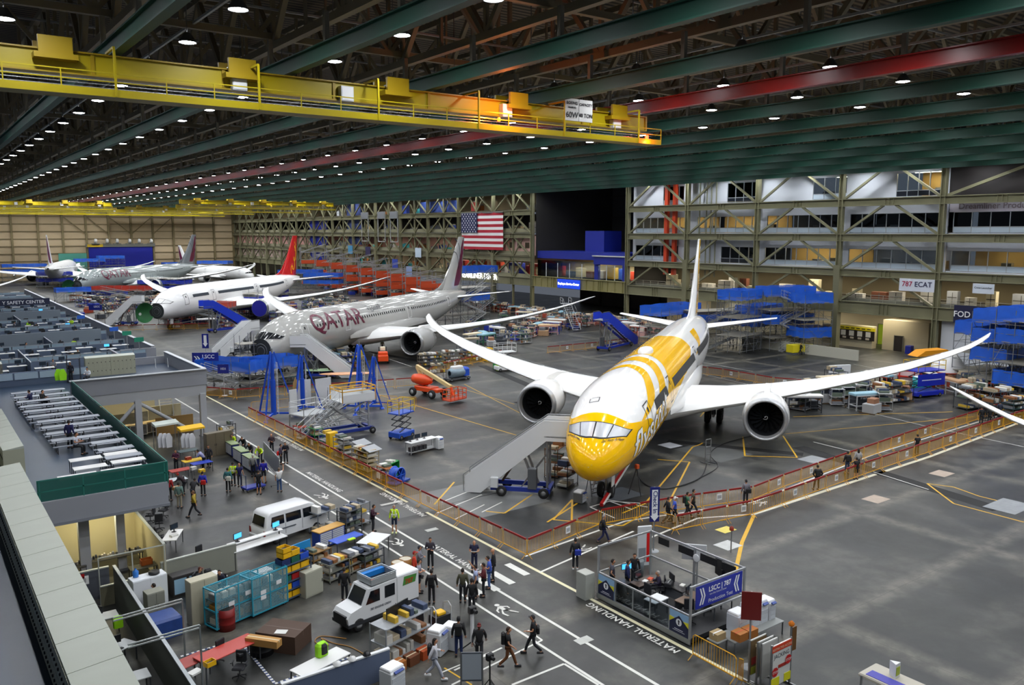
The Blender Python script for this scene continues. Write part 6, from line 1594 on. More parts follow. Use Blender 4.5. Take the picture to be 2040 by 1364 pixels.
# dark crates
t = f_box(1.9, 1.4, .8, '4e3a2e', '5a463a', 'wooden_crate'); t.location = P(566, 1284); t.rotation_euler = (0, 0, -.9); t['label'] = 'large dark brown crate with papers on top'
one('paper_sheet', MB().bb((-.25, -.18, 0), (.25, .18, .02), ('dcdcd8', .5)), 'white paper on the large dark brown crate', 'paper', P(560, 1258, .82)[:2] + (.81,), -.7)
drum(P(522, 1300)[:2] + (0,), 0, 'black tub beside the dark brown crate', None, r=.5, h=.7, c='17181a', lid='202124', nm='waste_tub'); box(P(525, 1282, .75)[:2] + (.71,), -.9, 'long tan box lying on the black tub', None, w=1.5, d=.4, h=.3, c='b8894a')
# red topped bench
desk(P(455, 1330)[:2] + (0,), .28, 'bright red topped workbench in the lower left', None, w=2.6, d=.95, h=.85, c='b83a30'); tote(P(418, 1325, .87)[:2] + (.875,), .3, 'yellow tote on the red topped workbench', None, c='f0b812', w=.4, d=.3, h=.2)
desk(P(385, 1348)[:2] + (0,), .28, 'small red desk covered with papers left of the red bench', None, w=1.2, d=.8, c='a03830'); one('paper_stack', MB().rbox((0, 0, .04), (.5, .35, .08), ('e2e2de', .5), .01), 'stack of papers on the small red desk', 'paper', P(388, 1340, .77)[:2] + (.765,), .4)
chair(P(432, 1318)[:2] + (0,), 2, 'black chair behind the red bench'); chair(P(478, 1350)[:2] + (0,), 4, 'black chair with a pale jacket in front of the red bench')
one('phone', MB().rbox((0, 0, .05), (.2, .25, .1), ('1c1d20', .5), .02), 'black desk phone on the red bench', 'phone', P(478, 1305, .87)[:2] + (.875,), .2)
# low partitions and copier table at the bottom
a, b = P(560, 1364, 1.2), P(775, 1292, 1.2)
wallseg('office_partition', a, b, 1.2, ('5c6880', .6), 'blue grey low partition at the bottom centre', cap=('dfe1e2', .4), w=.12)
for i, (px, py) in enumerate(((700, 1335), (650, 1348))): one('white_helmet', MB().lathe([(0, .16), (.04, .15), (.1, .12), (.15, .02)], ('e4e4e2', .3), (0, 0, 0), 'Z', 12), 'white hard hat on the low blue grey partition top, %s one' % ('right' if i == 0 else 'left'), 'helmet', P(px - 10, py - 18, 1.26)[:2] + (1.25,)) if 0 else None
t = rack(P(800, 1300)[:2] + (0,), .25, 'wire shelf unit with white boxes and papers under the dark screen', None, w=2.6, d=1.0, h=1.7, n=3, c='9a9ea2', seed=5)
for i, (dx, c) in enumerate(((-.8, 'a8642c'), (-.1, '6a3c20'), (.6, 'b04a1c'))): box((t.location.x + dx, t.location.y - 1.0 + dx * .2, 0), .25, '%s cardboard box on the floor below the wire shelf, %s from the left' % (['tan', 'brown', 'orange'][i], nth(i)), 'boxes below the wire shelf', c=c, w=.55, d=.45, h=.4)
ts = f_sign((), 1.35, .85, '17181b', 1.75, '8a8c90'); ts.location = P(793, 1297); ts.rotation_euler = (0, 0, .35); ts['label'] = 'large black display screen on a grey post above the wire shelf'; ts.name = 'display_screen'
copier(P(872, 1300)[:2] + (0,), .5, 'white office copier beside the woman in the white jacket'); copier(P(900, 1290)[:2] + (0,), .5, 'second white copier behind the man with the black backpack', None, h=1.1, w=.6)
copier(P(782, 1372)[:2] + (0,), .3, 'white copier at the bottom edge below the wire shelf', None, h=1.0, w=.8)
desk(P(640, 1352)[:2] + (0,), .28, 'white desk with hard hats behind the low blue grey partition', None, w=2.4, d=.9)
for i, (px, py) in enumerate(((668, 1343), (690, 1334), (712, 1324))): one('hard_hat', MB().lathe([(0, .17), (.03, .15), (.1, .13), (.16, .02)], (['e4e4e2', 'e4e4e2', '1c1c20'][i], .3), (0, 0, 0), 'Z', 12), '%s hard hat at the low partition, %s from the left' % (['white', 'white', 'black'][i], nth(i)), 'helmet', tuple(Vector(a).lerp(Vector(b), .5 + i * .14))[:2] + (1.265,))
one('work_vest', MB().rbox((0, 0, .3), (.5, .35, .55), ('9be01c', .7), .1).rbox((0, -.1, .35), (.3, .3, .4), ('16181b', .7), .08), 'lime and black vest on a chair at the bottom partition', 'vest', P(642, 1340)[:2] + (.75,), .3)
for i, (px, py, c) in enumerate(((822, 1262, '1c1d20'), (876, 1262, '1c1d20'))):
    t = thing('hand_cart', '%s parts cart with looped handles, standing %s' % (['black', 'yellow topped'][i], ['left beside the black screen', 'right beside the black screen'][i]), 'cart', P(px, py), .1); m = MB(); m.bb((-.4, -.3, .55), (.4, .3, .95), (c, .5)); m.build('basket', t)
    m = MB()
    for s in (-1, 1): m.tube([(s * .42, -.3, .1), (s * .42, -.3, 1.3), (s * .42, -.1, 1.45), (s * .42, .25, 1.3), (s * .42, .3, .1)], .025, ('d0d2d4', .4, .5), 6)
    m.build('handle', t); m = MB(); m.bb((-.45, -.35, .15), (.45, .35, .25), ('e0701c', .5)); m.build('base', t)
    m = MB(); m.rbox((0, 0, 1.02), (.45, .4, .12), ('e8b41c' if i else '2c2e33', .5), .03); m.build('tray', t)
    m = MB(); [m.wheel((x, y, .09), .09, .05) for x in (-.35, .35) for y in (-.28, .28)]; m.build('casters', t)
# ---- van
def wbox(mb, pts, y0, y1, mt): mb.prism(pts, y1 - y0, mt, 'Y', y0)
VB = P(512, 1062)
van = thing('minivan', 'white minivan parked beside the aisle', 'van', P(577, 1064), .22)
m = MB(); W = ('dfe1e2', .25)
prof = [(-2.1, .35), (-2.15, .95), (-2.0, 1.1), (-1.92, 1.78), (-1.7, 1.92), (.9, 1.92), (1.25, 1.8), (1.85, 1.08), (2.15, .95), (2.2, .4)]
G = []
for y, k in ((-.82, .0), (-.8, .06), (-.74, .0), (0, .0), (.74, .0), (.8, .06), (.82, 0)):
    ins = {.82: .12, .8: .05}.get(abs(y), 0); G.append([(x * (1 - ins * .15), y * (1 - max(0, z - 1) * .12), .35 + (z - .35) * (1 - ins * .3)) for x, z in prof + prof[:1]])
m.grid(G, W); m.add(G[0][:-1], [list(range(10))], W); m.add(G[-1][:-1], [list(range(10))[::-1]], W); m.build('body', van)
GL = ('14181d', .1)
def vwin(pts, s, nm='side_window'):
    q = MB(); q.add([(x, s * (.835 * (1 - max(0, z - 1) * .12)), z) for x, z in pts], [list(range(len(pts)))], GL); q.build(nm, van)
for s in (-1, 1):
    vwin([(-1.75, 1.15), (-.85, 1.15), (-.85, 1.65), (-1.65, 1.65)], s); vwin([(-.72, 1.15), (.3, 1.15), (.3, 1.65), (-.72, 1.65)], s); vwin([(.45, 1.12), (1.55, 1.12), (1.12, 1.65), (.45, 1.65)], s)
    q = MB(); q.bar((-.78, s * .835, .5), (-.78, s * .82, 1.7), .012, '77797c'); q.bar((.37, s * .835, .5), (.37, s * .82, 1.7), .012, '77797c'); q.bar((-2.0, s * .84, .85), (-.1, s * .84, .85), .05, ('50555c', .5)); q.build('door_seam', van)
q = MB(); q.add([(-2.1, -.6, 1.15), (-2.1, .6, 1.15), (-1.95, .55, 1.68), (-1.95, -.55, 1.68)], [(0, 1, 2, 3)], GL); q.build('rear_window', van)
q = MB(); q.add([(1.82, -.68, 1.13), (1.82, .68, 1.13), (1.3, .62, 1.75), (1.3, -.62, 1.75)], [(0, 1, 2, 3)], GL); q.build('windshield', van)
q = MB(); [q.bb((-2.17, s * .74 - .06, .6), (-2.1, s * .74 + .06, .95), ('8c1410', .3)) for s in (-1, 1)]; q.build('tail_lights', van)
q = MB(); q.rbox((-2.15, 0, .45), (.15, 1.6, .22), ('c9cbcc', .4), .04); q.rbox((2.2, 0, .45), (.15, 1.6, .22), ('c9cbcc', .4), .04); q.build('bumpers', van)
for x in (-1.35, 1.35):
    for s in (-1, 1): MB().wheel((x, s * .75, .3), .3, .18).build('wheel', van)
MB().bar((.9, -.84, .93), (1.7, -.84, .93), .03, '2c5a78').build('stripe', van)
# ---- utility cart
uc = thing('utility_truck', 'white electric utility truck with roof basket and box body', 'utility truck', P(752, 1228), .16); uc.scale = (.93,) * 3
m = MB(); wbox(m, [(-2.15, .45), (-2.2, .8), (-2.0, 1.05), (-1.35, 1.2), (-.95, 1.95), (.75, 2.0), (.75, .45)], -.65, .65, ('dfe1e2', .3)); m.build('cab', uc)
m = MB(); m.rbox((1.45, 0, 1.35), (1.4, 1.36, 1.5), ('e2e4e5', .3), .05); m.build('box_body', uc)
m = MB()
for s in (-1, 1):
    for pts in ([(-1.15, 1.2), (-.3, 1.2), (-.3, 1.82), (-.85, 1.82)], [(.0, 1.2), (.62, 1.2), (.62, 1.82), (.0, 1.82)]): m.add([(x, s * .662, z) for x, z in pts], [list(range(4))], GL)
m.add([(-1.36, -.55, 1.24), (-1.36, .55, 1.24), (-1.0, .5, 1.88), (-1.0, -.5, 1.88)], [(0, 1, 2, 3)], GL); m.build('windows', uc)
m = MB(); bz = 2.02; cc = ('aeb4b6', .4, .4)
for (a, b) in (((-.75, -.6), (.75, -.6)), ((.75, -.6), (.75, .6)), ((.75, .6), (-.75, .6)), ((-.75, .6), (-.75, -.6))): m.bar((a[0], a[1], bz + .17), (b[0], b[1], bz + .17), .03, cc, .3); m.bar((a[0], a[1], bz + .38), (b[0], b[1], bz + .38), .05, cc)
m.bb((-.72, -.57, bz), (.72, .57, bz + .03), ('1c2a3a', .6)); m.bb((-.72, .3, bz + .05), (.72, .57, bz + .3), ('1a78c8', .5)); m.build('roof_basket', uc)
m = MB(); m.lathe([(0, .12), (.12, .12), (.16, .02)], ('e04a1c', .4), (-.45, -.2, bz + .04), 'Z', 10); m.build('red_beacon', uc)
for x in (-1.55, 1.4):
    for s in (-1, 1): MB().wheel((x, s * .58, .33), .33, .22, hub=('c9cbcc', .4, .3)).build('wheel', uc)
m = MB(); m.bb((-2.25, -.5, .5), (-2.15, .5, .9), ('141518', .5)); m.bb((-2.2, -.7, .35), (2.1, .7, .5), ('2a2c30', .6)); m.build('bumper', uc)
m = MB(); add_text(m, '787 ENGINE CREW', on_wall((-.25, -.67, .85), 0), .15, '303a48', .003); add_text(m, '787', on_wall((1.5, -.7, 1.55), 0), .34, 'b0401c', .01); m.prism([(1.1, 1.5), (1.9, 1.5), (2.0, 1.9), (1.2, 1.95)], .01, ('4a8a3c', .5), 'Y', -.69); m.build('lettering', uc)
# carts, chests between van and truck
chest(P(655, 1085)[:2] + (0,), .3, 'blue tool chest with a wooden top and silver drawers beside the minivan', None, w=1.9)
rack(P(645, 1058)[:2] + (0,), .3, 'two tier cart with a tan board and a yellow bin beside the minivan', None, w=1.5, d=.8, h=1.35, n=2, c='7a8086', seed=9)
rack(P(697, 1068)[:2] + (0,), .3, 'tall stack of grey trays with a yellow lid behind the tool chest', None, w=1.2, d=.8, h=1.7, n=6, c='55595e', seed=3)
rack(P(712, 1045)[:2] + (0,), .3, 'grey shelf cart at the aisle line behind the tray stack', None, w=1.4, d=.8, h=1.4, n=3, c='7a8086', seed=14)
desk(P(690, 1103)[:2] + (0,), .25, 'table with a bright blue mat in front of the tool chest', None, w=1.9, d=.8, h=.95, c='2450c0'); one('work_glove', MB().rbox((0, 0, .03), (.45, .22, .06), ('b8f020', .7), .02), 'lime cloth on the blue mat table', 'cloth', P(700, 1074, .98)[:2] + (.975,), .2)
for i, (px, py, w, c, seed) in enumerate(((668, 1150, 1.5, '77796f', 4), (632, 1128, 1.2, '8a6a3c', 8), (705, 1135, 1.4, '8c8a80', 12), (735, 1128, 1.4, '4a4e54', 15))):
    rack(P(px, py)[:2] + (0,), .3, ['grey parts table behind the truck basket', 'brown and grey parts cart near the blue board', 'tan topped parts cart behind the utility truck', 'black framed parts cart behind the utility truck'][i], None, w=w, d=.9, h=1.0, n=3, c=c, seed=seed)
one('white_board', MB().rbox((0, 0, .02), (1.8, 1.2, .04), ('dcdedf', .4), .01).bar((-.8, -.5, -.9), (-.8, -.5, 0), .05, '555555').bar((.8, -.5, -.9), (.8, -.5, 0), .05, '555555').bar((-.8, .5, -.9), (-.8, .5, 0), .05, '555555').bar((.8, .5, -.9), (.8, .5, 0), .05, '555555'), 'white board lying flat on a stand at the aisle line', 'board', P(745, 1105)[:2] + (.92,), .6)
for i, (px, py, c, lab) in enumerate(((808, 1150, '9c6a28', 'right brown fibre drum beside the orange vest group'), (793, 1157, '9c6a28', 'left brown fibre drum beside the orange vest group'), (774, 1168, '8f9696', 'grey bin with a glassy lid behind the truck roof'), (756, 1170, 'a8acaa', 'grey bin with crumpled plastic behind the truck roof'))):
    drum(P(px, py)[:2] + (0,), 0, lab, None, r=.33 if i < 2 else .4, h=1.05 if i < 2 else .9, c=c, lid='c4bca8' if i < 2 else 'd8dcdc', sc=(1 + .01 * i, 1, 1))
one('cloth_bundle', MB().rbox((0, 0, .1), (.6, .45, .2), ('2a50d0', .6), .08), 'blue cloth bundle on the bins behind the utility truck', 'cloth', P(765, 1140, .95)[:2] + (.93,), .3)
desk(P(595, 1120)[:2] + (0,), .3, 'low grey table beside the bright blue board', None, w=1.4, d=.8, h=.7, c='8a8c88'); tote(P(627, 1135, .5)[:2] + (.0,), .3, 'yellow tub on the floor beside the parts carts', None, c='f0a812', w=.8, d=.5, h=.35)
# under the deck, near the people
cabinet(P(436, 905)[:2] + (0,), .15, 'large cubby rack of tan boxes beside the white column', None, w=2.2, d=.6, h=1.9, c='6b6250', doors=3)
for i, (px, py, c, lab) in enumerate(((332, 862, 'd4dcd4', 'white lidded cabinet above the hanging smocks'), (383, 872, 'e8b81c', 'bright yellow lidded cabinet beside the white column'))):
    t = thing('garment_rack', lab, 'rack', P(px, py + 28), .12); m = MB(); [m.bar((x, y, 0), (x, y, 1.9), .05, STEEL) for x in (-.9, .9) for y in (-.35, .35)]; m.build('frame', t); MB().prism([(-.4, 1.9), (.4, 1.9), (.4, 2.2), (-.4, 2.05)], 2.0, (c, .5), 'X', -1.0).build('lid', t)
for i in range(6):
    px, py = 322 + i * 8 + (22 if i > 2 else 0), 905; q = P(px, py); m = MB(); m.prism([(-.22, 0), (.22, 0), (.26, .8), (.1, 1.15), (-.1, 1.15), (-.26, .8)], .12, ('dcdde2', .8), 'Y'); one('white_smock', m, 'white smock hanging from the garment rack, %s from the left' % nth(i), 'smock', (q[0], q[1] - .1, .6), .1, 'hanging smocks')
for i in range(3): chest(P(462 + i * 19, 905 + i * 15)[:2] + (0,), -PI / 2 + .02, 'dark blue drawer chest in the row beside the white board, %s from the back' % nth(i), 'row of drawer chests', top='8a9a70', w=1.9, c='1c2a6a')
for i, (px, py) in enumerate(((300, 862), (275, 868), (245, 872))): chest(P(px, py)[:2] + (0,), .1, 'white fronted drawer chest under the mezzanine, %s from the right' % nth(i), 'chests under the mezzanine', top='c8a860', w=1.5, c='d8d8d0', front='3a3c40', rows=6)
wb = thing('rolling_board', 'large grey board on a wheeled frame beside the drawer chests', 'board', P(535, 925), 0)
a, b = Vector(P(527, 932)), Vector(P(566, 978)); d = b - a; wb.location = a; an = math.atan2(d.y, d.x); wb.rotation_euler = (0, 0, an); L_ = d.length
MB().bb((0, -.03, .75), (L_ * .8, .03, 2.0), ('8e9298', .35)).build('panel', wb); m = MB(); 
for x in (0, L_ * .8): m.bar((x, 0, .1), (x, 0, 2.05), .05, STEEL); m.bar((x, -.6, .12), (x, .6, .12), .05, STEEL); m.wheel((x, -.6, .07), .07, .04); m.wheel((x, .6, .07), .07, .04)
m.bar((0, 0, 2.05), (L_ * .8, 0, 2.05), .05, STEEL); m.bar((0, 0, .4), (L_ * .8, 0, .4), .04, STEEL); m.build('frame', wb)
t = thing('flat_cart', 'low blue flat cart with a tall handle among the standing group', 'cart', P(505, 975), .2); MB().rbox((0, 0, .25), (1.5, .8, .12), ('1c2c8c', .4), .03).build('deck', t); m = MB(); m.tube([(-.75, -.35, .25), (-.75, -.35, 1.2), (-.75, .35, 1.2), (-.75, .35, .25)], .025, ('23345c', .4)); m.build('handle', t); m = MB(); [m.wheel((x, y, .09), .09, .06) for x in (-.6, .6) for y in (-.3, .3)]; m.build('casters', t)
for i, (px, py, c) in enumerate(((350, 975, 'c8d0d4'), (385, 935, 'e0b820'), (402, 940, '1c3cb0'), (360, 955, 'a82c20'), (375, 915, '4a5a5c'))):
    desk(P(px, py)[:2] + (0,), .1, '%s topped work table in the crowd under the column' % ['pale', 'yellow', 'blue', 'red', 'dark'][i], None, w=1.5, d=.8, c=c)
    box(P(px, py, .77)[:2] + (.765,), .3, 'small box on the %s topped work table' % ['pale', 'yellow', 'blue', 'red', 'dark'][i], None, w=.4, d=.3, h=.22, c=['b08858', 'c8c8c4', 'e0b820', '303236', '8c2c20'][i])
# stair and tan rooms beneath
st_ = thing('staircase', 'grey steel staircase rising to the mezzanine behind the white brace', 'staircase', P(335, 850), -1.75 + PI)
m = MB(); stairs(m, (0, 0, .2), (5.2, 0, 4.7), 1.1, ('a8a498', .6), .25, ('8f9498', .4)); m.build('steps', st_)
wallseg('room_partition', (11.0, 88), (19.8, 88), 2.6, TW, 'long cream wall under the mezzanine behind the stairs'); wallseg('room_partition', (17.2, 76.5), (20.4, 76.5), 1.6, ('a8834a', .6), 'brown board wall under the mezzanine beside the column'); wallseg('room_partition', (13.6, 80), (13.6, 88), 2.4, ('b88c4c', .6), 'brown board wall left of the staircase')
wallseg('room_partition', (17.5, 80.5), (20.4, 80.5), 1.9, TW, 'cream low wall under the mezzanine right of the stairs')
desk((18.8, 78.6, 0), 0, 'white table behind the brown board wall', None, w=1.8, d=.8)
lgt2 = bpy.data.lights.new('under_deck_light', 'AREA'); lgt2.energy = 260; lgt2.color = (1, .92, .7); lgt2.shape = 'RECTANGLE'; lgt2.size = 6; lgt2.size_y = 1
rl = thing('strip_light', 'warm strip light under the mezzanine deck', 'lamp', (15, 81, 4.4)); MB().bb((-2, -.08, 0), (2, .08, .1), mat('fff0c0', .5, 0, 5)).build('tube', rl); lo = bpy.data.objects.new('under_deck_light', lgt2); COL.objects.link(lo); lo.parent = rl; lo.location = (0, 0, -.05)
rack(P(452, 880)[:2] + (0,), .1, 'dark wire rack with cartons behind the cubby rack', None, w=1.4, d=.6, h=1.6, n=4, c='3a3c40', seed=20)
# ================================================================ hall floor: around the yellow airliner
def at(px, py):
    x, y, _ = P(px, py); k = min(1, 109 / x, 346 / y); return (x * k, y * k, 0)
def stairs_to(foot, top, z, lab, **k):
    a, b = Vector(P(*foot)), Vector(P(*top, z)); d = b - a; airstairs((a.x, a.y, 0), math.atan2(d.y, d.x), lab, None, h=z, L=round(math.hypot(d.x, d.y) - 1.2, 2), **k)
def yaw_(a, b): d = Vector(P(*b)) - Vector(P(*a)); return math.atan2(d.y, d.x)
airstairs(at(938, 975), yaw_((938, 975), (1098, 985)) - .0, 'white boarding stairs on a blue chassis at the yellow airliner nose', None, h=4.3, L=5.3)
rack(at(1108, 945), .5, 'brown framed service rack under the boarding stair platform', None, w=2.0, d=1.0, h=2.2, n=3, c='6a4424', seed=32)
def tri_stand(px, py, h, c, lab):
    t = thing('tripod_stand', lab, 'tripod', P(px, py)); m = MB(); [m.bar((.55 * math.cos(a), .55 * math.sin(a), .02), (0, 0, h), .05, c) for a in (.3, 2.4, 4.5)]; m.build('legs', t); MB().rbox((0, 0, h), (.25, .25, .3), ('c8501c', .5), .04).build('head', t); return t
tri_stand(1268, 985, 2.0, ('2a2a2c', .5), 'black tripod stand with a red head beside the nose gear')
tb = thing('tow_bar', 'long red and white tow bar under the nose of the yellow airliner', 'tow bar', (0, 0, 0)); a, b = Vector(P(1198, 1010)) + Vector((0, 0, .15)), Vector(P(1262, 935)) + Vector((0, 0, 1.2))
MB().bar(a, b, .22, ('b01c1c', .4)).build('beam', tb); MB().bar(a + Vector((.1, -.1, .06)), b + Vector((.1, -.1, .06)), .1, ('e0e0de', .4)).build('white_stripe', tb)
sl = thing('step_ladder', 'small silver step ladder in front of the nose gear', 'ladder', P(1181, 985)); m = MB()
for x in (-.35, .35): m.bar((x, -.3, 0), (x, 0, 1.5), .05, STEEL); m.bar((x, .4, 0), (x, 0, 1.5), .04, STEEL)
for i in range(5): m.bar((-.35, -.3 + .06 * i, .25 + .28 * i), (.35, -.3 + .06 * i, .25 + .28 * i), .06, STEEL)
m.build('frame', sl)
rack(at(1128, 968), .4, 'dark equipment cart with hoses beside the yellow nose', None, w=1.6, d=1.0, h=1.7, n=3, c='2c2d30', seed=31)
copier(at(1155, 1000), .4, 'small dark service unit with cables on the floor below the nose', None, h=.8, c='5c5f62', w=.7)
st = thing('hose_stand', 'grey wheeled hose stand on the floor right of the yellow nose', 'stand', P(1410, 922)); m = MB()
for x in (-.3, .3): m.bar((x, 0, .05), (x, 0, 1.9), .06, STEEL)
for z in (.1, .7, 1.3, 1.9): m.bar((-.3, 0, z), (.3, 0, z), .06, STEEL)
m.bar((-.3, -.5, .05), (-.3, .5, .05), .06, STEEL); m.bar((.3, -.5, .05), (.3, .5, .05), .06, STEEL); m.build('frame', st)
def hose(name, lab, pts, r=.04, c='17181a'):
    q = [Vector(P(*p)) + Vector((0, 0, r + .01)) for p in pts]; o = []
    for i in range(len(q) - 1):
        a0, b0 = q[max(i - 1, 0)], q[min(i + 2, len(q) - 1)]
        for k in range(6):
            t = k / 6; o.append(.5 * ((2 * q[i]) + (q[i + 1] - a0) * t + (2 * a0 - 5 * q[i] + 4 * q[i + 1] - b0) * t * t + (3 * q[i] - a0 - 3 * q[i + 1] + b0) * t ** 3))
    m = MB(); m.tube(o + [q[-1]], r, (c, .6), 6); one(name, m, lab, 'hose')
hose('hose', 'thick black hose looping from the nose gear to the hose stand', [(1265, 925), (1280, 960), (1310, 974), (1350, 970), (1395, 952), (1408, 925)])
hose('hose', 'thin black hose running past the right engine', [(1395, 952), (1430, 930), (1415, 905), (1440, 885), (1500, 868)], .03)
hose('cable', 'tangled orange cable on the floor below the utility truck', [(690, 1273), (640, 1268), (628, 1280), (655, 1286), (640, 1272), (665, 1282), (700, 1290), (735, 1310)], .02, 'a87838')
scissor(at(800, 872), .35, 'blue scissor lift with yellow rails beside the monitor bench', None, h=2.4, w=2.0, d=1.3)
# monitor bench
p = P(840, 898); desk((p[0], p[1], 0), .18, 'long white test bench with three monitors', None, w=2.9, d=.8, h=.95, c='e2e3e2', leg='b0b2b4'); m = MB(); m.bb((-1.4, -.36, .12), (1.4, .36, .16), ('8f9294', .5)); one('bench_shelf', m, 'lower shelf of the long white test bench', 'shelf', p, .18)
for i in range(3): monitor(Matrix.Translation(p) @ Matrix.Rotation(.18, 4, 'Z') @ Vector((-1.1 + i * .75, .1, .975)), .1, 'black monitor on the white test bench, %s from the left' % nth(i), 'monitors on the test bench')
for i in range(4): box(Matrix.Translation(p) @ Matrix.Rotation(.18, 4, 'Z') @ Vector((-1.1 + i * .45, .0, .165)), .2, 'dark box on the lower shelf of the test bench, %s from the left' % nth(i), 'boxes under the test bench', w=.35, d=.35, h=.35, c='2c2c30', tape='5a3020')
copier(at(874, 893), .18, 'white printer stand at the right end of the test bench', None, h=1.0, w=.6)
# carts along the aisle barrier
for i, (px, py, lab, kw) in enumerate(((628, 880, 'green topped parts cart inside the barrier row', dict(w=1.3, d=.8, h=1.3, n=3, c='2c8a4a', seed=41)), (655, 893, 'white boxes cart beside the green topped one', dict(w=1.6, d=.9, h=1.3, n=3, c='b0b2b2', seed=42)), (685, 912, 'tall rack of tan boxes behind the yellow board', dict(w=1.6, d=.9, h=1.7, n=5, c='8c8e90', seed=43)),
                     (728, 935, 'large rack of tan drawers with slanted lids', dict(w=2.2, d=1.0, h=1.6, n=5, c='a89878', seed=44)), (770, 958, 'cart with an orange tool inside the barrier row', dict(w=1.2, d=.8, h=1.1, n=3, c='9a5a28', seed=45)), (600, 870, 'red fronted cart at the foot of the white steps', dict(w=1.3, d=.8, h=1.0, n=2, c='a8321c', seed=46)))):
    rack(at(px, py), .1 + PI / 2, lab, None, **kw)
one('yellow_board', MB().rbox((0, 0, .8), (.9, .5, 1.6), ('e8b81c', .5), .04), 'bright yellow upright bin among the carts inside the barrier row', 'bin', P(662, 898), .3)
for i, (px, py) in enumerate(((722, 925), (742, 938))): one('slanted_lid', MB().box((0, 0, 0), (1.3, .9, .05), ('9a9ea2', .4), 0, ('X', .3)), 'grey slanted lid on the large tan drawer rack, %s one' % ('left' if i == 0 else 'right'), 'lid', P(px, py)[:2] + (1.75 + .0 * i,), .3)
hr = thing('hose_reel', 'blue hose reel cart at the end of the cart row', 'hose reel', P(792, 962), .4); m = MB(); m.lathe([(-.3, .55), (-.3, .5), (.3, .5), (.3, .55)], ('2450b8', .4), (0, 0, .62), 'Y', 20)
for y in (-.3, .3): m.lathe([(y, .55), (y + .03, .6), (y + .05, .5)], ('2a5ac8', .4), (0, 0, .62), 'Y', 20); [m.bar((0, y, .62), (.55 * math.cos(a), y, .62 + .55 * math.sin(a)), .04, ('2a5ac8', .4)) for a in (0, 1.05, 2.1, 3.14, 4.2, 5.24)]
m.build('reel', hr); m = MB(); m.bb((-.8, -.45, .08), (.9, .45, .2), ('1c3f94', .4)); m.bar((-.8, -.4, .2), (-.8, -.4, 1.0), .06, ('1c3f94', .4)); m.bar((-.8, .4, .2), (-.8, .4, 1.0), .06, ('1c3f94', .4)); m.build('chassis', hr)
rack(at(780, 950), .5, 'green metal cabinet cart beside the blue hose reel', None, w=1.0, d=.7, h=1.2, n=2, c='1f9a44', solid=True, seed=48)
# jacks and access platforms
for (px, py, s_, lab) in ((546, 832, 1.0, 'left tall blue tripod jack'), (604, 818, .88, 'middle blue tripod jack with a ladder'), (718, 818, 1.04, 'right blue tripod jack behind the access platform'), (746, 808, .8, 'short blue tripod jack at the far right of the jacks')):
    tripod(at(px, py), .5 + s_, lab, 'blue jacks', sc=(s_ * .95, s_ * .95, s_ * 1.08), h=6.3)
ap = thing('access_platform', 'white access platform basket with yellow rails on a blue wheeled base', 'access platform', P(668, 868), yaw_((620, 872), (725, 855)))
m = MB(); m.bb((.2, -1.2, 3.0), (3.4, 1.2, 3.1), ('c9cccd', .4)); m.bb((.2, -1.22, 3.1), (3.4, -1.18, 3.75), ('d6d9da', .4)); m.bb((3.38, -1.2, 3.1), (3.42, 1.2, 3.75), ('d6d9da', .4)); m.bb((.2, 1.18, 3.1), (3.4, 1.22, 3.75), ('d6d9da', .4)); m.build('basket', ap)
m = MB(); rail_frame(m, [(.2, -1.2), (3.4, -1.2), (3.4, 1.2), (.2, 1.2), (.2, -1.2)], 3.1, (.95, 1.25), ('e0a828', .4), .07); m.build('guard_rail', ap)
m = MB(); stairs(m, (-3.4, -.2, .4), (.2, -.2, 3.05), .9, ('9a9ea2', .4, .4), .28, ('d4d6d8', .4, .4)); m.build('stair_flight', ap)
m = MB()
for y in (-.8, .8): m.bar((-2.8, y, .5), (2.6, y, 2.9), .12, ('a8abad', .4, .4)); m.bar((2.6, y, .5), (-.6, y, 2.9), .12, ('a8abad', .4, .4)); m.bar((2.9, y, .5), (2.9, y, 3.0), .12, ('a8abad', .4, .4))
for z in (1.1, 1.7): rail_frame(m, [(-1, -.8), (2.9, -.8), (2.9, .8), (-1, .8), (-1, -.8)], z, (0,), ('a8abad', .4, .4), .07, False)
m.build('scissor_frame', ap); m = MB(); m.bb((-3, -1, .35), (3.3, -.75, .6), ('1c348c', .4)); m.bb((-3, .75, .35), (3.3, 1, .6), ('1c348c', .4)); m.bb((3.0, -1.1, .35), (3.3, 1.1, .6), ('1c348c', .4)); m.bb((-3, -1, .35), (-2.7, 1, .6), ('1c348c', .4)); m.build('chassis', ap)
for x in (-2.4, 3.1):
    for y in (-1.15, 1.15): MB().wheel((x, y, .3), .3, .2).build('wheel', ap)
wp = thing('work_platform', 'low white railed work platform with steps left of the access platform', 'work platform', P(618, 855), .3); m = MB(); m.bb((-1.5, -1, 1.5), (1.5, 1, 1.6), ('a8abac', .5)); m.build('deck', wp)
m = MB(); rail_frame(m, [(-1.5, -1), (1.5, -1), (1.5, 1), (-1.5, 1), (-1.5, -1)], 1.6, (.55, 1.05), ('d8dadc', .4, .3), .05); [m.bar((x, y, 0), (x, y, 1.5), .07, ('8f9294', .4, .4)) for x in (-1.5, 0, 1.5) for y in (-1, 1)]; m.build('guard_rail', wp)
m = MB(); stairs(m, (-.4, -2.6, .2), (-.4, -2.6, .2), .1, 'cccccc') if 0 else None; m2 = MB(); stairs(m2, (-1.8, 0, .1), (0, 0, 1.55), .8, ('c8cacc', .4), .25, ('d8dadc', .4, .3)); m2.xf(Matrix.Translation((.6, -1, 0)) @ Matrix.Rotation(PI / 2, 4, 'Z')); m2.build('steps', wp)
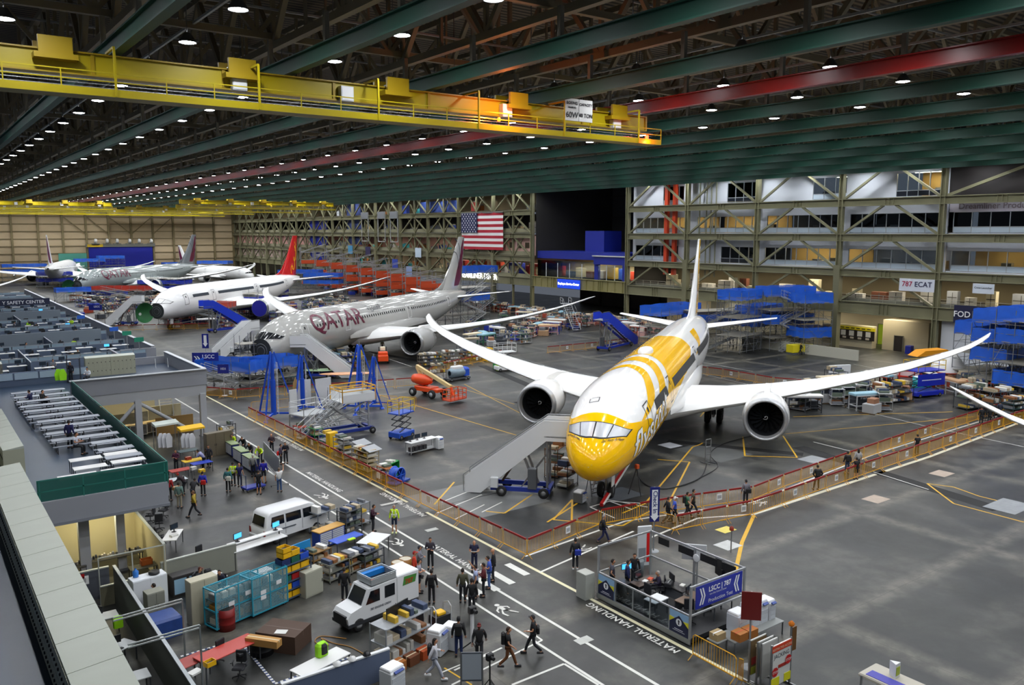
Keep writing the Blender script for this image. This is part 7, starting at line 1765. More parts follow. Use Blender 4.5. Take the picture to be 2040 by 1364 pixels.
for i, (px, py, w, h, lab) in enumerate(((606, 812, 1.6, 2.6, 'left'), (645, 808, 1.9, 2.6, 'right'), (585, 830, .9, 2.4, 'far left'), (660, 812, .9, 1.9, 'small right'))):
    one('display_board', MB().bb((-w / 2, -.04, .3), (w / 2, .04, h + .3), ('d3d5d6', .5)).bar((-w / 2, 0, 0), (-w / 2, 0, h), .06, STEEL).bar((w / 2, 0, 0), (w / 2, 0, h), .06, STEEL), '%s white display panel standing between the blue jacks' % lab, 'panel', P(px, py), .1 + i * .1, 'white panels between the jacks')
m = MB(); m.prism([(0, -.9), (.32, -.2), (.28, .35), (0, .9), (-.28, .35), (-.32, -.2)], .06, ('b8965a', .5), 'Y'); m.bar((0, 0, -2.4), (0, 0, -.8), .05, STEEL); q = P(588, 815); one('leaf_template', m, 'tan leaf shaped template on a stand before the white panels', 'template', (q[0], q[1] - .4, 2.45), .2)
# orange boom lift
bo = thing('boom_lift', 'orange boom lift with a cream arm and a caged basket', 'boom lift', P(850, 788), yaw_((830, 792), (905, 805))); OR = ('e8501c', .35)
m = MB(); m.rbox((0, 0, .85), (2.6, 1.3, .5), OR, .08); m.rbox((1.5, 0, .8), (1.2, 1.0, .35), OR, .06); m.build('chassis', bo)
m = MB(); m.lathe([(-1.9, .1), (-1.6, .5), (-.8, .62), (.2, .6), (1.0, .35), (1.3, .1)], OR, (-.3, 0, 1.75), 'X', 12); m.build('engine_cover', bo)
for x in (-1.2, 1.7):
    for y in (-.95, .95): MB().wheel((x, y, .48), .48, .35, hub=('cdd0d2', .4, .3)).build('wheel', bo)
m = MB(); m.bar((-1.7, .25, 3.1), (4.2, -.6, 1.55), .32, ('dcc48a', .45), .38); m.bar((-.3, .1, 1.2), (-1.6, .25, 3.0), .34, ('dcc48a', .45)); m.bar((0, .1, 1.2), (1.6, -.1, 2.1), .14, ('333333', .5)); m.build('boom', bo)
m = MB(); m.bar((4.2, -.6, 1.5), (4.6, -.7, .7), .22, OR); m.bb((4.2, -1.9, .3), (5.4, .5, .38), ('c8421c', .5)); rail_frame(m, [(4.2, -1.9), (5.4, -1.9), (5.4, .5), (4.2, .5), (4.2, -1.9)], .35, (.15, .6, 1.1), OR, .06)
for y in (-1.3, -.7, -.1): m.bar((4.2, y, .35), (4.2, y, 1.45), .04, ('d8a028', .4)); m.bar((5.4, y, .35), (5.4, y, 1.45), .05, OR)
m.build('basket', bo)
ol = thing('tow_tractor', 'small bright orange utility tractor under the grey airliner wing', 'tractor', P(763, 722), yaw_((763, 722), (768, 740))); m = MB(); m.rbox((0, 0, .75), (2.3, 1.4, .8), OR, .1); m.rbox((.5, 0, 1.35), (.9, 1.3, .5), OR, .1); m.build('body', ol); m = MB(); m.rbox((-.5, 0, 1.9), (.7, .7, .5), ('e6dcc0', .5), .08); m.bar((-.9, -.5, 1.1), (-.9, -.5, 2.1), .08, '222222'); m.bar((-.9, .5, 1.1), (-.9, .5, 2.1), .08, '222222'); m.build('mast', ol)
for x in (-.75, .75):
    for y in (-.7, .7): MB().wheel((x, y, .35), .35, .28).build('wheel', ol)
# items between the aircraft
for i, (px, py, lab, kw) in enumerate(((858, 728, 'left long storage rack behind the barriers', dict(w=3.4, d=1, h=1.6, n=4, c='6b6558', seed=51)), (905, 722, 'middle long storage rack behind the barriers', dict(w=3.6, d=1, h=1.6, n=4, c='6b6558', seed=52)), (950, 716, 'right long storage rack behind the barriers', dict(w=3.4, d=1, h=1.6, n=4, c='8a6a40', seed=53)),
                     (872, 757, 'dark framed cart with a clear front behind the boom lift', dict(w=1.8, d=1.2, h=1.9, n=3, c='33302e', seed=54)))):
    rack(at(px, py), -.25, lab, 'storage racks' if i < 3 else None, **kw)
t = thing('tank_cart', 'blue wrapped tank cart with white bags beside the dark cart', 'cart', P(910, 757), .1); m = MB(); m.lathe([(-1.1, .3), (-1, .6), (.9, .6), (1.1, .3)], ('8fa3b0', .3, .3), (0, 0, .95), 'X', 14); m.build('tank', t); m = MB(); m.rbox((1.2, 0, 1.0), (.9, 1.1, 1.0), ('1c50c8', .5), .2); m.rbox((0, 0, 1.6), (1.6, .7, .35), ('e6e6e6', .6), .12); m.build('bags', t); m = MB(); m.bb((-1.5, -.6, .2), (1.7, .6, .35), ('55585c', .5)); [m.wheel((x, y, .2), .2, .12) for x in (-1.2, 1.4) for y in (-.55, .55)]; m.build('chassis', t)
one('yellow_bin', MB().rbox((0, 0, .9), (1.1, 1, 1.8), ('e8b41c', .5), .06), 'tall yellow bin at the right end of the storage racks', 'bin', P(972, 718)); one('green_bin', MB().rbox((0, 0, .8), (.8, .7, 1.3), ('1c7a34', .5), .05), 'dark green bin behind the storage racks', 'bin', P(938, 708))
tb_ = scissor(at(1006, 738), -.2, 'white low scissor lift right of the yellow bin', None, recolor=(), c='dcdedd', deck='d8dad8', h=2.6, w=2.6, d=1.4) if 0 else scissor(at(1006, 738), -.2, 'white low scissor lift right of the yellow bin', None, c='dcdedd', deck='c8cac8', h=2.6, w=2.6, d=1.4)
for i, (px, py, c) in enumerate(((707, 722, 'd8b820'), (718, 716, 'd8b820'), (988, 735, '2c9a4a'), (994, 738, '98c820'))): drum(at(px, py), 0, ['yellow drum under the grey airliner, left one', 'yellow drum under the grey airliner, right one', 'green drum beside the white scissor lift', 'lime drum beside the white scissor lift'][i], None, r=.4, h=1.4 if i < 2 else 1.0, c=c, lid='2c2c2c', sc=(1, 1, 1 + .02 * i))
for i, (px, py, w, c) in enumerate(((645, 752, 5, 'bfe0b0'), (690, 760, 6.5, 'd8a078'), (560, 765, 4, '8fd0d8'))):
    m = MB(); m.lathe([(0, .001), (0, .92), (.06, 1.0), (.12, .92), (.08, .001)], (c, .5), (0, 0, 0), 'Z', 28); m.xf(Matrix.Diagonal((w / 2, .9, 1, 1))); [m.bar((x, 0, -.9), (x, 0, .02), .08, '555555') for x in (-w * .3, w * .3)]; one('disc_fixture', m, ['pale green', 'salmon', 'pale blue'][i] + ' oval cover lying on stands below the grey airliner', 'cover', P(px, py)[:2] + (.92,), -.5)
stairs_to((697, 752), (592, 684), 4.3, 'white boarding stairs at the front door of the grey airliner')
airstairs(at(433, 712), yaw_((433, 712), (500, 700)), 'pale grey stairs behind the blue netting at the open grey nose', None, h=3.6, L=6, base='3a3f48')
stairs_to((216, 648), (278, 600), 4.6, 'long white boarding stairs at the nose of the white airliner')
stairs_to((498, 655), (408, 610), 4.8, 'bright blue boarding stairs right of the white airliner nose', c='1c3cc8', base='16309c')
stairs_to((1260, 685), (1196, 636), 4.9, 'bright blue boarding stairs near the yellow airliner tail', c='1c3cc8', base='16309c')
airstairs(at(1150, 660), yaw_((1150, 662), (1100, 640)), 'white steel stairs behind the bright blue boarding stairs', None, h=4.4, L=7.5, solid=False)
# scaffolds
BLU = '1f62d8'
def sc_at(px, py, rz, lab, **kw): return scaffold(at(px, py), rz, lab, None, **kw)
sc_at(462, 775, -.9, 'blue netted scaffold below the open nose of the grey airliner, left wing', w=7, d=3.4, h=2.3, n=2, tl=(2,), seed=2, H=1.3)
sc_at(538, 768, .1, 'blue netted scaffold below the open nose of the grey airliner, right wing', w=6, d=3, h=2.3, n=2, tl=(2,), seed=3, stair=False, H=1.3)
sc_at(503, 757, 0, 'grey inner scaffold around the missing radome', w=3.4, d=2, h=4.6, n=3, tl=(9,), seed=4, stair=False)
rl_ = thing('red_ladders', 'red slatted ladders leaning beside the grey airliner nose', 'ladder', P(563, 735)); m = MB()
for i in range(3):
    for x in (-.3, .3): m.bar((i * .9 + x, 0, .05), (i * .9 + x + .3, .4, 4.6 + i * .7), .07, ('b8241c', .4))
    for k in range(12): m.bar((i * .9 - .3 + .02 * k, .03 * k, .5 + k * .36), (i * .9 + .3 + .02 * k, .03 * k, .5 + k * .36), .08, ('b8241c', .4))
m.build('rungs', rl_)
tp = P(935, 605)
sc_at(925, 650, .2, 'tall blue netted tail scaffold of the grey airliner, near stack', w=10, d=4, h=7.5, n=3, tl=(2,), seed=6)
sc_at(945, 622, .2, 'tall blue netted tail scaffold of the grey airliner, far stack', w=10, d=5, h=9.0, n=3, tl=(3,), seed=7)
for i, (px, py, w, h, n, tl, lab) in enumerate(((1335, 688, 11, 5.2, 3, (3,), 'left scaffold behind the yellow airliner tail'), (1420, 690, 9, 5.8, 3, (2,), 'second scaffold behind the yellow airliner tail'), (1470, 700, 6, 8.0, 3, (3,), 'third scaffold behind the yellow airliner tail'), (1560, 694, 8, 8.3, 4, (2, 4), 'tall scaffold with steep steps right of the yellow airliner tail'), (1510, 682, 8, 5.2, 3, (2, 3), 'dark blue netted scaffold between the tail scaffolds'), (1610, 692, 5, 7.6, 3, (1, 3), 'narrow blue netted scaffold at the right of the tail scaffolds'))):
    sc_at(px, py, -.3 if i % 2 else .15, lab, w=w, d=4, h=h, n=n, tl=tl, seed=10 + i, stair=i in (1, 3))
for i, (px, py, w, h, n, tl, lab) in enumerate(((1962, 770, 7, 6.4, 3, (3,), 'blue netted scaffold right of the white wing tip'), (2003, 785, 8, 8.2, 4, (2, 3, 4), 'tall dark blue netted scaffold at the right edge'), (2052, 800, 8, 8.8, 4, (1, 3, 4), 'scaffold cut by the right edge of the picture'))):
    sc_at(px, py, -.1, lab, w=w, d=4, h=h, n=n, tl=tl, seed=20 + i, stair=i == 0)
# docks around the far aircraft
for i, (px, py, w, d, h, n, tl, c, lab) in enumerate(((395, 645, 14, 4, 3.4, 2, (2, 3), 'b8341c', 'long red railed work dock beside the white airliner'), (470, 630, 12, 5, 5, 3, (1, 2), '1428a8', 'deep blue wing dock of the white airliner'), (520, 612, 12, 5, 5.5, 3, (1, 2), '1428a8', 'deep blue rear dock of the white airliner'), (600, 585, 12, 5, 6, 3, (3,), BLU, 'blue netted tail dock of the white airliner'), (645, 590, 10, 5, 5.5, 3, (2, 3), BLU, 'blue netted dock right of the red tail'),
                     (245, 602, 14, 4, 3.2, 2, (2, 3), 'b8341c', 'long red work dock beside the farthest grey airliner'), (215, 598, 9, 4, 2.6, 2, (1, 2), '1830b0', 'blue wing dock of the farthest grey airliner'), (330, 585, 14, 5, 4.6, 3, (1, 2), '1830b0', 'blue rear dock of the farthest grey airliner'), (430, 556, 12, 5, 6, 3, (3,), BLU, 'blue netted tail dock of the farthest grey airliner'),
                     (150, 600, 9, 4, 2.6, 1, (1,), BLU, 'low bright blue screen below the farthest open nose'), (50, 560, 14, 5, 5.5, 3, (2, 3), BLU, 'blue netted dock around the airliner seen from behind'), (110, 572, 10, 5, 4, 2, (1, 2), '1830b0', 'dark blue dock below the airliner seen from behind'), (180, 545, 10, 5, 7, 3, (3,), BLU, 'blue netted dock in front of the blue door, left'), (222, 543, 9, 5, 8, 3, (3,), BLU, 'blue netted dock in front of the blue door, right'), (352, 548, 10, 5, 5, 3, (3,), BLU, 'blue netted dock beside the angled white airliner'))):
    sc_at(px, py, -.7 if i < 9 else 0, lab, w=w, d=d, h=h, n=n, tl=tl, tarp=c, seed=40 + i, stair=i in (0, 5), H=1.1)
# ground clutter of the far aisles
rng = random.Random(99)
CC = [('a8442c', 'orange red'), ('2438a0', 'blue'), ('b89470', 'tan'), ('b4b6b8', 'pale grey'), ('3c3f46', 'dark grey'), ('d0a098', 'pink'), ('3c7a5a', 'green'), ('c8a030', 'yellow')]
def clutter(zone, x0, y0, x1, y1, n, cols, grp):
    n = int(n * 1.7)
    for i in range(n):
        px = x0 + (x1 - x0) * (i + rng.random()) / n; py = y0 + (y1 - y0) * rng.random(); c = cols[rng.randrange(len(cols))]; k = rng.randrange(3); lab = '%s %s %s, %s from the left' % (c[1], ['equipment cart', 'crate stack', 'loaded work stand'][k], zone, nth(i))
        if k == 0: rack(at(px, py), rng.random() * 3, lab, grp, w=2.4, d=1.3, h=1.8, n=3, c=c[0], seed=3)
        elif k == 1:
            key = 'crate_stack'; m = MB(); m.rbox((0, 0, .5), (1.7, 1.2, .9), (c[0], .6), .05); t = thing('crate_stack', lab, 'crate stack', at(px, py), rng.random() * 3, grp); m.build('lower_crate', t); MB().rbox((.2, 0, 1.2), (1.0, .8, .5), (rng.choice(['b8b4a8', '6c7076', 'a8785a', '3c4048', 'c8c8c4']), .6), .05).build('upper_crate', t); m = MB(); [m.bar((x, -.8, .05), (x, .8, .05), .1, '5a4630') for x in (-1, 0, 1)]; m.build('pallet', t)
        else:
            t = thing('work_stand', lab, 'work stand', at(px, py), rng.random() * 3, grp); m = MB(); [m.bar((x, y, 0), (x, y, 1.5), .09, (c[0], .5)) for x in (-1.6, 0, 1.6) for y in (-.6, .6)]; rail_frame(m, [(-1.6, -.6), (1.6, -.6), (1.6, .6), (-1.6, .6), (-1.6, -.6)], 0, (.5, 1.5), (c[0], .5), .09, False); m.build('frame', t); MB().rbox((0, 0, 1.65), (3.6, 1.1, .22), (rng.choice(['d8c8a8', 'e6e4e0', '8fb8c8', 'c8a078']), .5), .06).build('panel', t)
clutter('left of the blue tail stairs', 1040, 625, 1110, 672, 16, [CC[0], CC[1], CC[5], CC[3], CC[2]], 'far aisle equipment')
clutter('behind the blue tail stairs', 1100, 612, 1290, 650, 24, [CC[5], CC[0], CC[3], CC[5], CC[4]], 'equipment behind the blue stairs')
clutter('right of the blue tail stairs', 1255, 640, 1345, 680, 12, [CC[5], CC[3], CC[5], CC[0]], 'equipment right of the blue stairs')
clutter('behind the grey airliner wing', 930, 640, 1045, 700, 14, [CC[4], CC[1], CC[3], CC[6]], 'equipment behind the grey wing')
clutter('at the grey airliner tail', 940, 575, 1080, 620, 20, [CC[0], CC[2], CC[4], CC[0]], 'equipment at the grey tail')
clutter('between the grey and white airliners', 640, 560, 900, 590, 34, [CC[0], CC[1], CC[1], CC[4], CC[3]], 'equipment between the far airliners')
clutter('under the far office bays', 640, 545, 900, 560, 26, [CC[0], CC[0], CC[4], CC[2]], 'orange stands under the far bays')
clutter('right of the red tail', 620, 600, 720, 625, 10, [CC[4], CC[3], CC[2]], 'equipment right of the red tail')
clutter('beside the farthest airliner', 160, 600, 300, 640, 12, [CC[4], CC[1], CC[0]], 'equipment at the farthest airliner')
clutter('along the right wall aisle', 1650, 765, 2035, 800, 16, [CC[4], CC[3], CC[0], CC[2]], 'equipment along the right aisle')
clutter('in front of the right scaffolds', 1580, 790, 1760, 822, 9, [CC[4], CC[3]], 'carts in front of the right scaffolds')
clutter('under the white airliner', 330, 632, 470, 655, 10, [CC[0], CC[1], CC[4], CC[0]], 'equipment under the white airliner')
clutter('right of the white airliner engine', 470, 610, 640, 640, 16, [CC[1], CC[1], CC[4], CC[0]], 'equipment right of the white airliner engine')
clutter('under the farthest grey airliner', 150, 596, 330, 612, 12, [CC[0], CC[1], CC[0], CC[4]], 'equipment under the farthest grey airliner')
clutter('under the grey airliner belly', 600, 715, 700, 735, 5, [CC[4], CC[1], CC[4]], 'equipment under the grey airliner belly')
# orange steel towers right of the red tail
for i in range(9):
    px = 625 + i * 30; h = 13 - i * .8; t = thing('assembly_tower', 'tall grey and orange assembly tower right of the red tail, %s from the left' % nth(i), 'tower', at(px, 548 + i * 2.0), -.3, 'assembly towers'); m = MB()
    for x in (-4, 0, 4):
        for y in (-2, 2): m.bar((x, y, 0), (x, y, h), .18, ('8c8e90', .4, .3))
    for k in range(4):
        z = h * (k + .5) / 4
        for y in (-2, 2): m.bar((-4, y, z), (4, y, z), .15, ('9a9c9e', .4, .3)); m.bar((-4, y, z), (4, y, z + h / 5), .12, ('a8aaac', .4, .3))
    m.build('frame', t); m = MB()
    for k in range(3): z = h * (k + .4) / 4; m.bb((-4, -2.1, z), (4, -2, z + 1.1), ('c8481c', .5)); m.bb((-4, -2, z - .1), (4, 2, z), ('8a3c20', .6))
    m.build('orange_decks', t)
# special pieces on the right
t = thing('radome_shell', 'large white dome shaped radome shell on a red stand among the right hand equipment', 'radome', P(1886, 765)); m = MB(); m.lathe([(0, 1.9), (.6, 1.8), (1.4, 1.4), (2.1, .8), (2.4, .001)], ('ecebe8', .35), (0, 0, 1.6), 'Z', 24); m.build('shell', t); m = MB(); [m.bar((1.6 * math.cos(a), 1.6 * math.sin(a), 0), (1.6 * math.cos(a), 1.6 * math.sin(a), 1.6), .12, ('b8482c', .5)) for a in (.5, 2, 3.6, 5.2)]; m.lathe([(1.5, 1.9), (1.6, 1.95), (1.65, 1.8)], ('b8482c', .5), (0, 0, 0), 'Z', 24); m.build('stand', t)
t = thing('round_cradle', 'pale pink round cradle with red hoops left of the white radome shell', 'cradle', P(1805, 768)); m = MB(); m.lathe([(.4, 1.0), (1.0, 1.3), (1.7, 1.35), (2.1, 1.1)], ('e0c0c0', .5), (0, 0, 0), 'Z', 20); m.build('drum', t); m = MB(); [m.lathe([(z, 1.5), (z + .1, 1.55), (z + .2, 1.5)], ('c83020', .4), (0, 0, 0), 'Z', 20) for z in (.5, 1.2, 1.9)]; [m.bar((1.5 * math.cos(a), 1.5 * math.sin(a), 0), (1.5 * math.cos(a), 1.5 * math.sin(a), 2.1), .1, ('c83020', .4)) for a in (0, 1.05, 2.1, 3.1, 4.2, 5.2)]; m.build('hoops', t)
one('orange_canopy', MB().prism([(-2.6, 0), (-1.4, .7), (1.8, .8), (2.8, .1)], 1.8, ('f0a01c', .5), 'Y', -.9).bar((-1.5, 0, -2.2), (-1.5, 0, .1), .1, '8a4a20').bar((1.7, 0, -2.2), (1.7, 0, .1), .1, '8a4a20'), 'orange covered stand behind the pink cradle', 'stand', P(1850, 742)[:2] + (2.25,), -.4)
drum(at(1836, 778), 0, 'teal drum between the pink cradle and the blue scissor lift', None, r=1.0, h=1.6, c='1c98a0', lid='e0e0e0')
sx = scissor(at(1838, 788), -.25, 'large blue scissor lift cart with yellow frame at the aisle', None, c='1c2cb0', deck='d8b42a', h=3.0, w=4.0, d=2.0); m = MB(); m.bb((-2.0, -1.03, 1.3), (2.0, -1.01, 2.6), ('1c2cb0', .4)); m.bb((-1.4, -1.05, 1.9), (1.4, -1.035, 2.0), ('c8cce8', .5)); m.build('side_banner', sx)
for i, (px, py, lab, kw) in enumerate(((1935, 812, 'dark wire cage crate at the right aisle', dict(w=3.2, d=1.6, h=2.2, n=3, c='3a4248', seed=61)), (1985, 822, 'grey wire crate with yellow bins at the right aisle', dict(w=3.0, d=1.6, h=2.3, n=3, c='4a5258', seed=62)), (2025, 832, 'dark teal chest at the right edge of the aisle', dict(w=3.0, d=1.4, h=2.0, n=5, c='2a4448', seed=63)), (1775, 800, 'black framed parts rack left of the blue scissor lift', dict(w=4.6, d=1.5, h=1.9, n=3, c='2c2d30', seed=64)), (1705, 778, 'low rack with silver tubes in front of the white board', dict(w=2.8, d=1.2, h=1.3, n=2, c='55585c', seed=65)))):
    rack(at(px, py), -.25, lab, None, **kw)
one('white_case', MB().rbox((0, 0, .8), (3.0, .3, 1.6), ('d8dcde', .4), .04), 'long white case under the right wing', 'case', P(1672, 752), -.35)
for i, (px, py) in enumerate(((1592, 704),)):
    m = MB(); m.bb((-1.9, -.7, .3), (1.9, .7, 1.4), (['e0d020', '2a3a38'][i], .5)); m.bb((-1.9, -.7, 0), (1.9, .7, .25), ('55585a', .5)); one('guard_crate', m, ['yellow slatted crate at the foot of the tall scaffold', 'dark green bin in front of the tan wall'][i], 'crate', P(px, py), -.2)
one('blue_bin', MB().rbox((0, 0, .6), (.9, .9, 1.2), ('2430a0', .5), .08), 'small blue bin beside the dark brown door', 'bin', (FX0 + 4.8, PXp(1812, 690, FX0 + 4.8)[1], 0))
# other aircraft at the back
def maroon(r, t): m = MB(); tail_curve(m, [((56.4, 8.2), (58.6, 8.2)), ((57.0, 9.5), (60.0, 9.5)), ((58.6, 12), (60.9, 12)), ((60.9, 16.4), (61.5, 16.4))], MAR); m.build('tail_emblem', t)
airliner('white_airliner', 'white airliner seen from behind at the far left with a maroon fin emblem', (52.6, 352), A(194.5), ('ececea', .3), dict(windows=False, extra=maroon))
o = airliner('white_airliner', 'white airliner with a thin white fin before the tan wall', (97, 281), A(345), ('ececea', .3), dict(windows=False, extra=maroon)); o.scale = (.76,) * 3
airliner('white_airliner', 'white wing with a dark engine reaching in from the left edge behind the cubicles', (-5, 185), PI / 2, ('ececea', .3), dict(windows=False))
# ================================================================ control booth
cb = thing('control_booth', 'steel framed production test booth with a blue banner on a wheeled platform', 'booth', (26.5, 23.0, 0)); BW, BD = 3.6, 5.9; S2 = ('a9acae', .35, .5)
MB().bb((0, 0, .08), (BW, BD, .3), ('232427', .6)).bb((-.06, -.06, .05), (0, BD + .06, .3), ('8d9092', .4, .5)).build('platform', cb)
m = MB()
for x, y in ((0, 0), (BW, 0), (0, BD), (BW, BD), (BW, BD / 2)): m.bar((x, y, .3), (x, y, 2.7), .09, S2)
for z in (1.35, 2.65): rail_frame(m, [(0, 0), (BW, 0), (BW, BD), (0, BD), (0, 0)], z, (0,), S2, .07, False) if z < 2 else [m.bar(a + (z,), b + (z,), .08, S2) for a, b in (((0, 0), (BW, 0)), ((BW, 0), (BW, BD)), ((0, BD), (BW, BD)))]
for y in (1.2, 2.4, 3.5, 4.7): m.bar((0, y, .3), (0, y, 1.35), .05, S2)
m.build('frame', cb)
m = MB()
for y0, y1 in ((1.25, 2.35), (2.45, 3.45), (3.55, 4.65)): m.bb((-.01, y0, .35), (.01, y1, 1.3), GLASS)
m.build('clear_panels', cb)
for y0, nm in ((.05, 'right'), (4.75, 'left')):
    m = MB(); m.bb((-.04, y0, .3), (-.01, y0 + 1.1, 1.3), ('8fb4d8', .5)); m.prism([(y0, .3), (y0 + 1.1, .3), (y0 + 1.1, .75), (y0 + .55, 1.15), (y0, .75)], .01, ('141c40', .5), 'X', -.052); m.prism([(y0, .75), (y0, 1.0), (y0 + .3, .97)], .01, ('d8d030', .5), 'X', -.053); m.prism([(y0 + 1.1, .75), (y0 + 1.1, 1.0), (y0 + .8, .97)], .01, ('d8d030', .5), 'X', -.053)
    m.add([(-.055, y0 + .55 + .17 * math.cos(k * PI / 8), .85 + .17 * math.sin(k * PI / 8)) for k in range(16)], [list(range(16))], ('e6e8ec', .5)); m.prism([(y0 + .52, .74), (y0 + .58, .74), (y0 + .58, .88), (y0 + .62, .88), (y0 + .55, .97), (y0 + .48, .88), (y0 + .52, .88)], .004, '101020', 'X', -.06)
    m.bb((-.058, y0 + .3, .5), (-.053, y0 + .8, .53), 'c8ccd8'); m.bb((-.058, y0 + .2, .43), (-.053, y0 + .9, .45), 'c8ccd8'); m.build('graphic_panel', cb)
m = MB(); m.box((BW * .5, -.06, 2.1), (BW * .86, .04, 1.0), ('1a2a9c', .45)); bn = m.build('banner', cb)
m = MB(); M0 = lambda x, z: on_wall((x, -.09, z), 0)
add_text(m, 'LSCC | 787', M0(BW * .5, 2.22), .32, 'f0f2f4', .008); add_text(m, 'Line Side Control Center', M0(BW * .47, 2.06), .11, 'e8eaee'); add_text(m, 'Production Test', M0(BW * .52, 1.72), .25, 'e8eaee')
for cx, s in ((.62, 1), (BW - .62, -1)):
    for k in (0, 1): o = cx + s * (k * .16 - .16); m.prism([(o, 2.5), (o + s * .08, 2.5), (o + s * .22, 2.12), (o + s * .08, 1.74), (o, 1.74), (o + s * .14, 2.12)], .01, 'f0f2f4', 'Y', -.095)
m.build('banner_lettering', cb)
m = MB()
for y, w in ((.9, .8), (2.1, 1.0), (3.5, 1.0), (5.0, .7)): m.box((BW, y, 2.35), (.05, w, .36), ('18191c', .5))
m.build('display_strip', cb)
m = MB(); m.lathe([(0, .2), (.04, .2), (.045, .17), (.045, .001)], ('d8dadc', .4), (0, 0, 0), 'X', 16); m.xf(Matrix.Translation((BW - .1, 2.75, 2.25)) @ Matrix.Rotation(PI, 4, 'Z')); m.bar((BW - .05, 2.75, .3), (BW - .05, 2.75, 2.3), .05, S2); m.build('clock', cb)
def bl_(x, y, z=.3): return (26.5 + x, 23.0 + y, z)
for i, (x, y, rz, w, lab) in enumerate(((1.6, 4.3, 0, 1.5, 'back desk with papers inside the booth'), (2.4, 3.0, 1.57, 1.4, 'middle desk with a black monitor inside the booth'), (1.9, 1.7, .1, 1.5, 'brown topped desk inside the booth'), (.6, 2.6, .1, 1.0, 'small white table inside the booth rail'), (2.8, .8, 0, 1.3, 'front right desk behind the blue banner'), (.5, 4.9, 0, .8, 'corner table at the left end of the booth'))):
    desk(bl_(x, y), rz, lab, None, w=w, d=.7, c=['4a3c34', '2e2c2c', '6e5a4a', 'd8dadb', '2e2c2c', '3a3a3c'][i], panel=True)
for i, (x, y, on, rz) in enumerate(((1.3, 4.5, 0, .2), (2.4, 3.3, 0, 1.2), (2.0, 1.9, 0, .3), (2.8, .9, 0, 0), (1.5, 5.5, 1, -.3))): monitor(bl_(x, y, 1.07), rz, 'black monitor in the booth, %s' % ['on the back desk', 'on the middle desk', 'on the brown desk', 'behind the blue banner', 'glowing blue near the left post'][i], None, on=bool(on))
for i, (x, y, c, lab) in enumerate(((1.9, 4.25, 'c84a2c', 'orange'), (1.5, 4.2, 'e2e2de', 'white'), (2.6, 2.8, 'd8d8d0', 'cream'))): one('paper_stack', MB().rbox((0, 0, .03), (.3, .22, .06), (c, .6), .01), '%s papers on a desk inside the booth' % lab, 'paper', bl_(x, y, 1.065), .3)
one('laptop_dock', MB().rbox((0, 0, .1), (.5, .35, .2), ('26272b', .5), .03).bb((-.2, -.02, .2), (.2, .0, .24), ('c8c8c8', .4)), 'black equipment case on the middle desk of the booth', 'case', bl_(2.1, 3.2, 1.065), .4)
for i, (x, y) in enumerate(((1.2, 3.5), (2.9, 1.5), (1.1, 1.0))): chair(bl_(x, y), i * 2.0, 'black office chair inside the booth, %s' % ['by the back desk', 'at the right side', 'near the front post'][i], 'booth chairs')
tv = thing('display_screen', 'large black screen on a stand right of the booth', 'screen', (30.6, 24.6, 0), 1.2); MB().rbox((0, 0, 1.9), (1.5, .08, .9), ('141518', .4), .02).build('housing', tv); MB().bar((0, .08, .05), (0, .08, 1.9), .09, ('2a2b2e', .5)).bb((-.4, -.3, .02), (.4, .4, .08), ('2a2b2e', .5)).build('stand', tv)
tv2 = thing('display_screen', 'thin tilted screen beyond the booth rail', 'screen', (30.8, 26.6, 0), 2.3); MB().rbox((0, 0, 2.1), (1.2, .08, .8), ('c8cacc', .4), .02).build('housing', tv2); MB().bar((0, .08, .05), (0, .08, 1.9), .09, ('2a2b2e', .5)).bb((-.4, -.3, .02), (.4, .4, .08), ('2a2b2e', .5)).build('stand', tv2)
cabinet((26.1, 29.4, 0), PI / 2, 'pale cabinet standing at the left end of the booth', None, w=.7, d=.6, h=1.3, c='a9aba4', doors=1)
one('recycle_bin', MB().lathe([(0, .001), (0, .28), (.9, .34), (.9, .3), (.85, .001)], ('5c6468', .5), (0, 0, 0), 'Z', 14), 'grey bin behind the booth corner', 'bin', (29.9, 29.6, 0))
# copiers and cardboard boxes on a bench
desk((29.0, 21.7, 0), 0, 'long grey bench carrying the copiers at the front of the booth', None, w=3.4, d=1.0, h=.62, c='8f9290')
for i, (x, c, h, w) in enumerate(((28.4, 'c9cdd4', .95, .75), (29.2, 'e4e6e8', 1.1, .6), (29.8, 'e4e6e8', 1.15, .55), (30.4, 'd2d4d8', 1.0, .45))): copier((x, 21.95, .59), 0, 'white copier on the bench before the booth, %s from the left' % nth(i), 'copiers on the bench', h=h * .95, c=c, w=w, sc=(1, 1, 1))
for i, (x, y, c) in enumerate(((27.0, 21.9, 'a8926a'), (27.7, 21.4, 'b8522c'), (28.3, 21.35, 'b8522c'))):
    if i: box((x, y - .1, .645), .0, 'brown box with an orange lid, %s on the bench' % ['', 'left one', 'right one'][i], 'orange lidded boxes', w=.55, d=.5, h=.35, c='a8682c', tape=c)
    else: desk((x, y, 0), 0, 'small stand for the paper box at the front post', None, w=.7, d=.6, h=.62, c='8f9290'); box((x, y, .645), 0, 'open box of white papers at the booth front post', None, w=.55, d=.45, h=.3, c=c, tape='f0f0f0')
rs = f_sign((), .8, 1.2, '6e100e', 2.7, '8f9396'); rs.location = P(1492, 1330); rs.rotation_euler = (0, 0, -.8); rs['label'] = 'dark red sign board on a tall post right of the copiers'; rs['category'] = 'sign'
ck = f_sign((), .55, 2.0, '16206e', 2.75, '8f9396'); ck.location = P(1302, 1098); ck.rotation_euler = (0, 0, -.5); ck['label'] = 'tall navy Check In sign with a white down arrow'; m = MB()
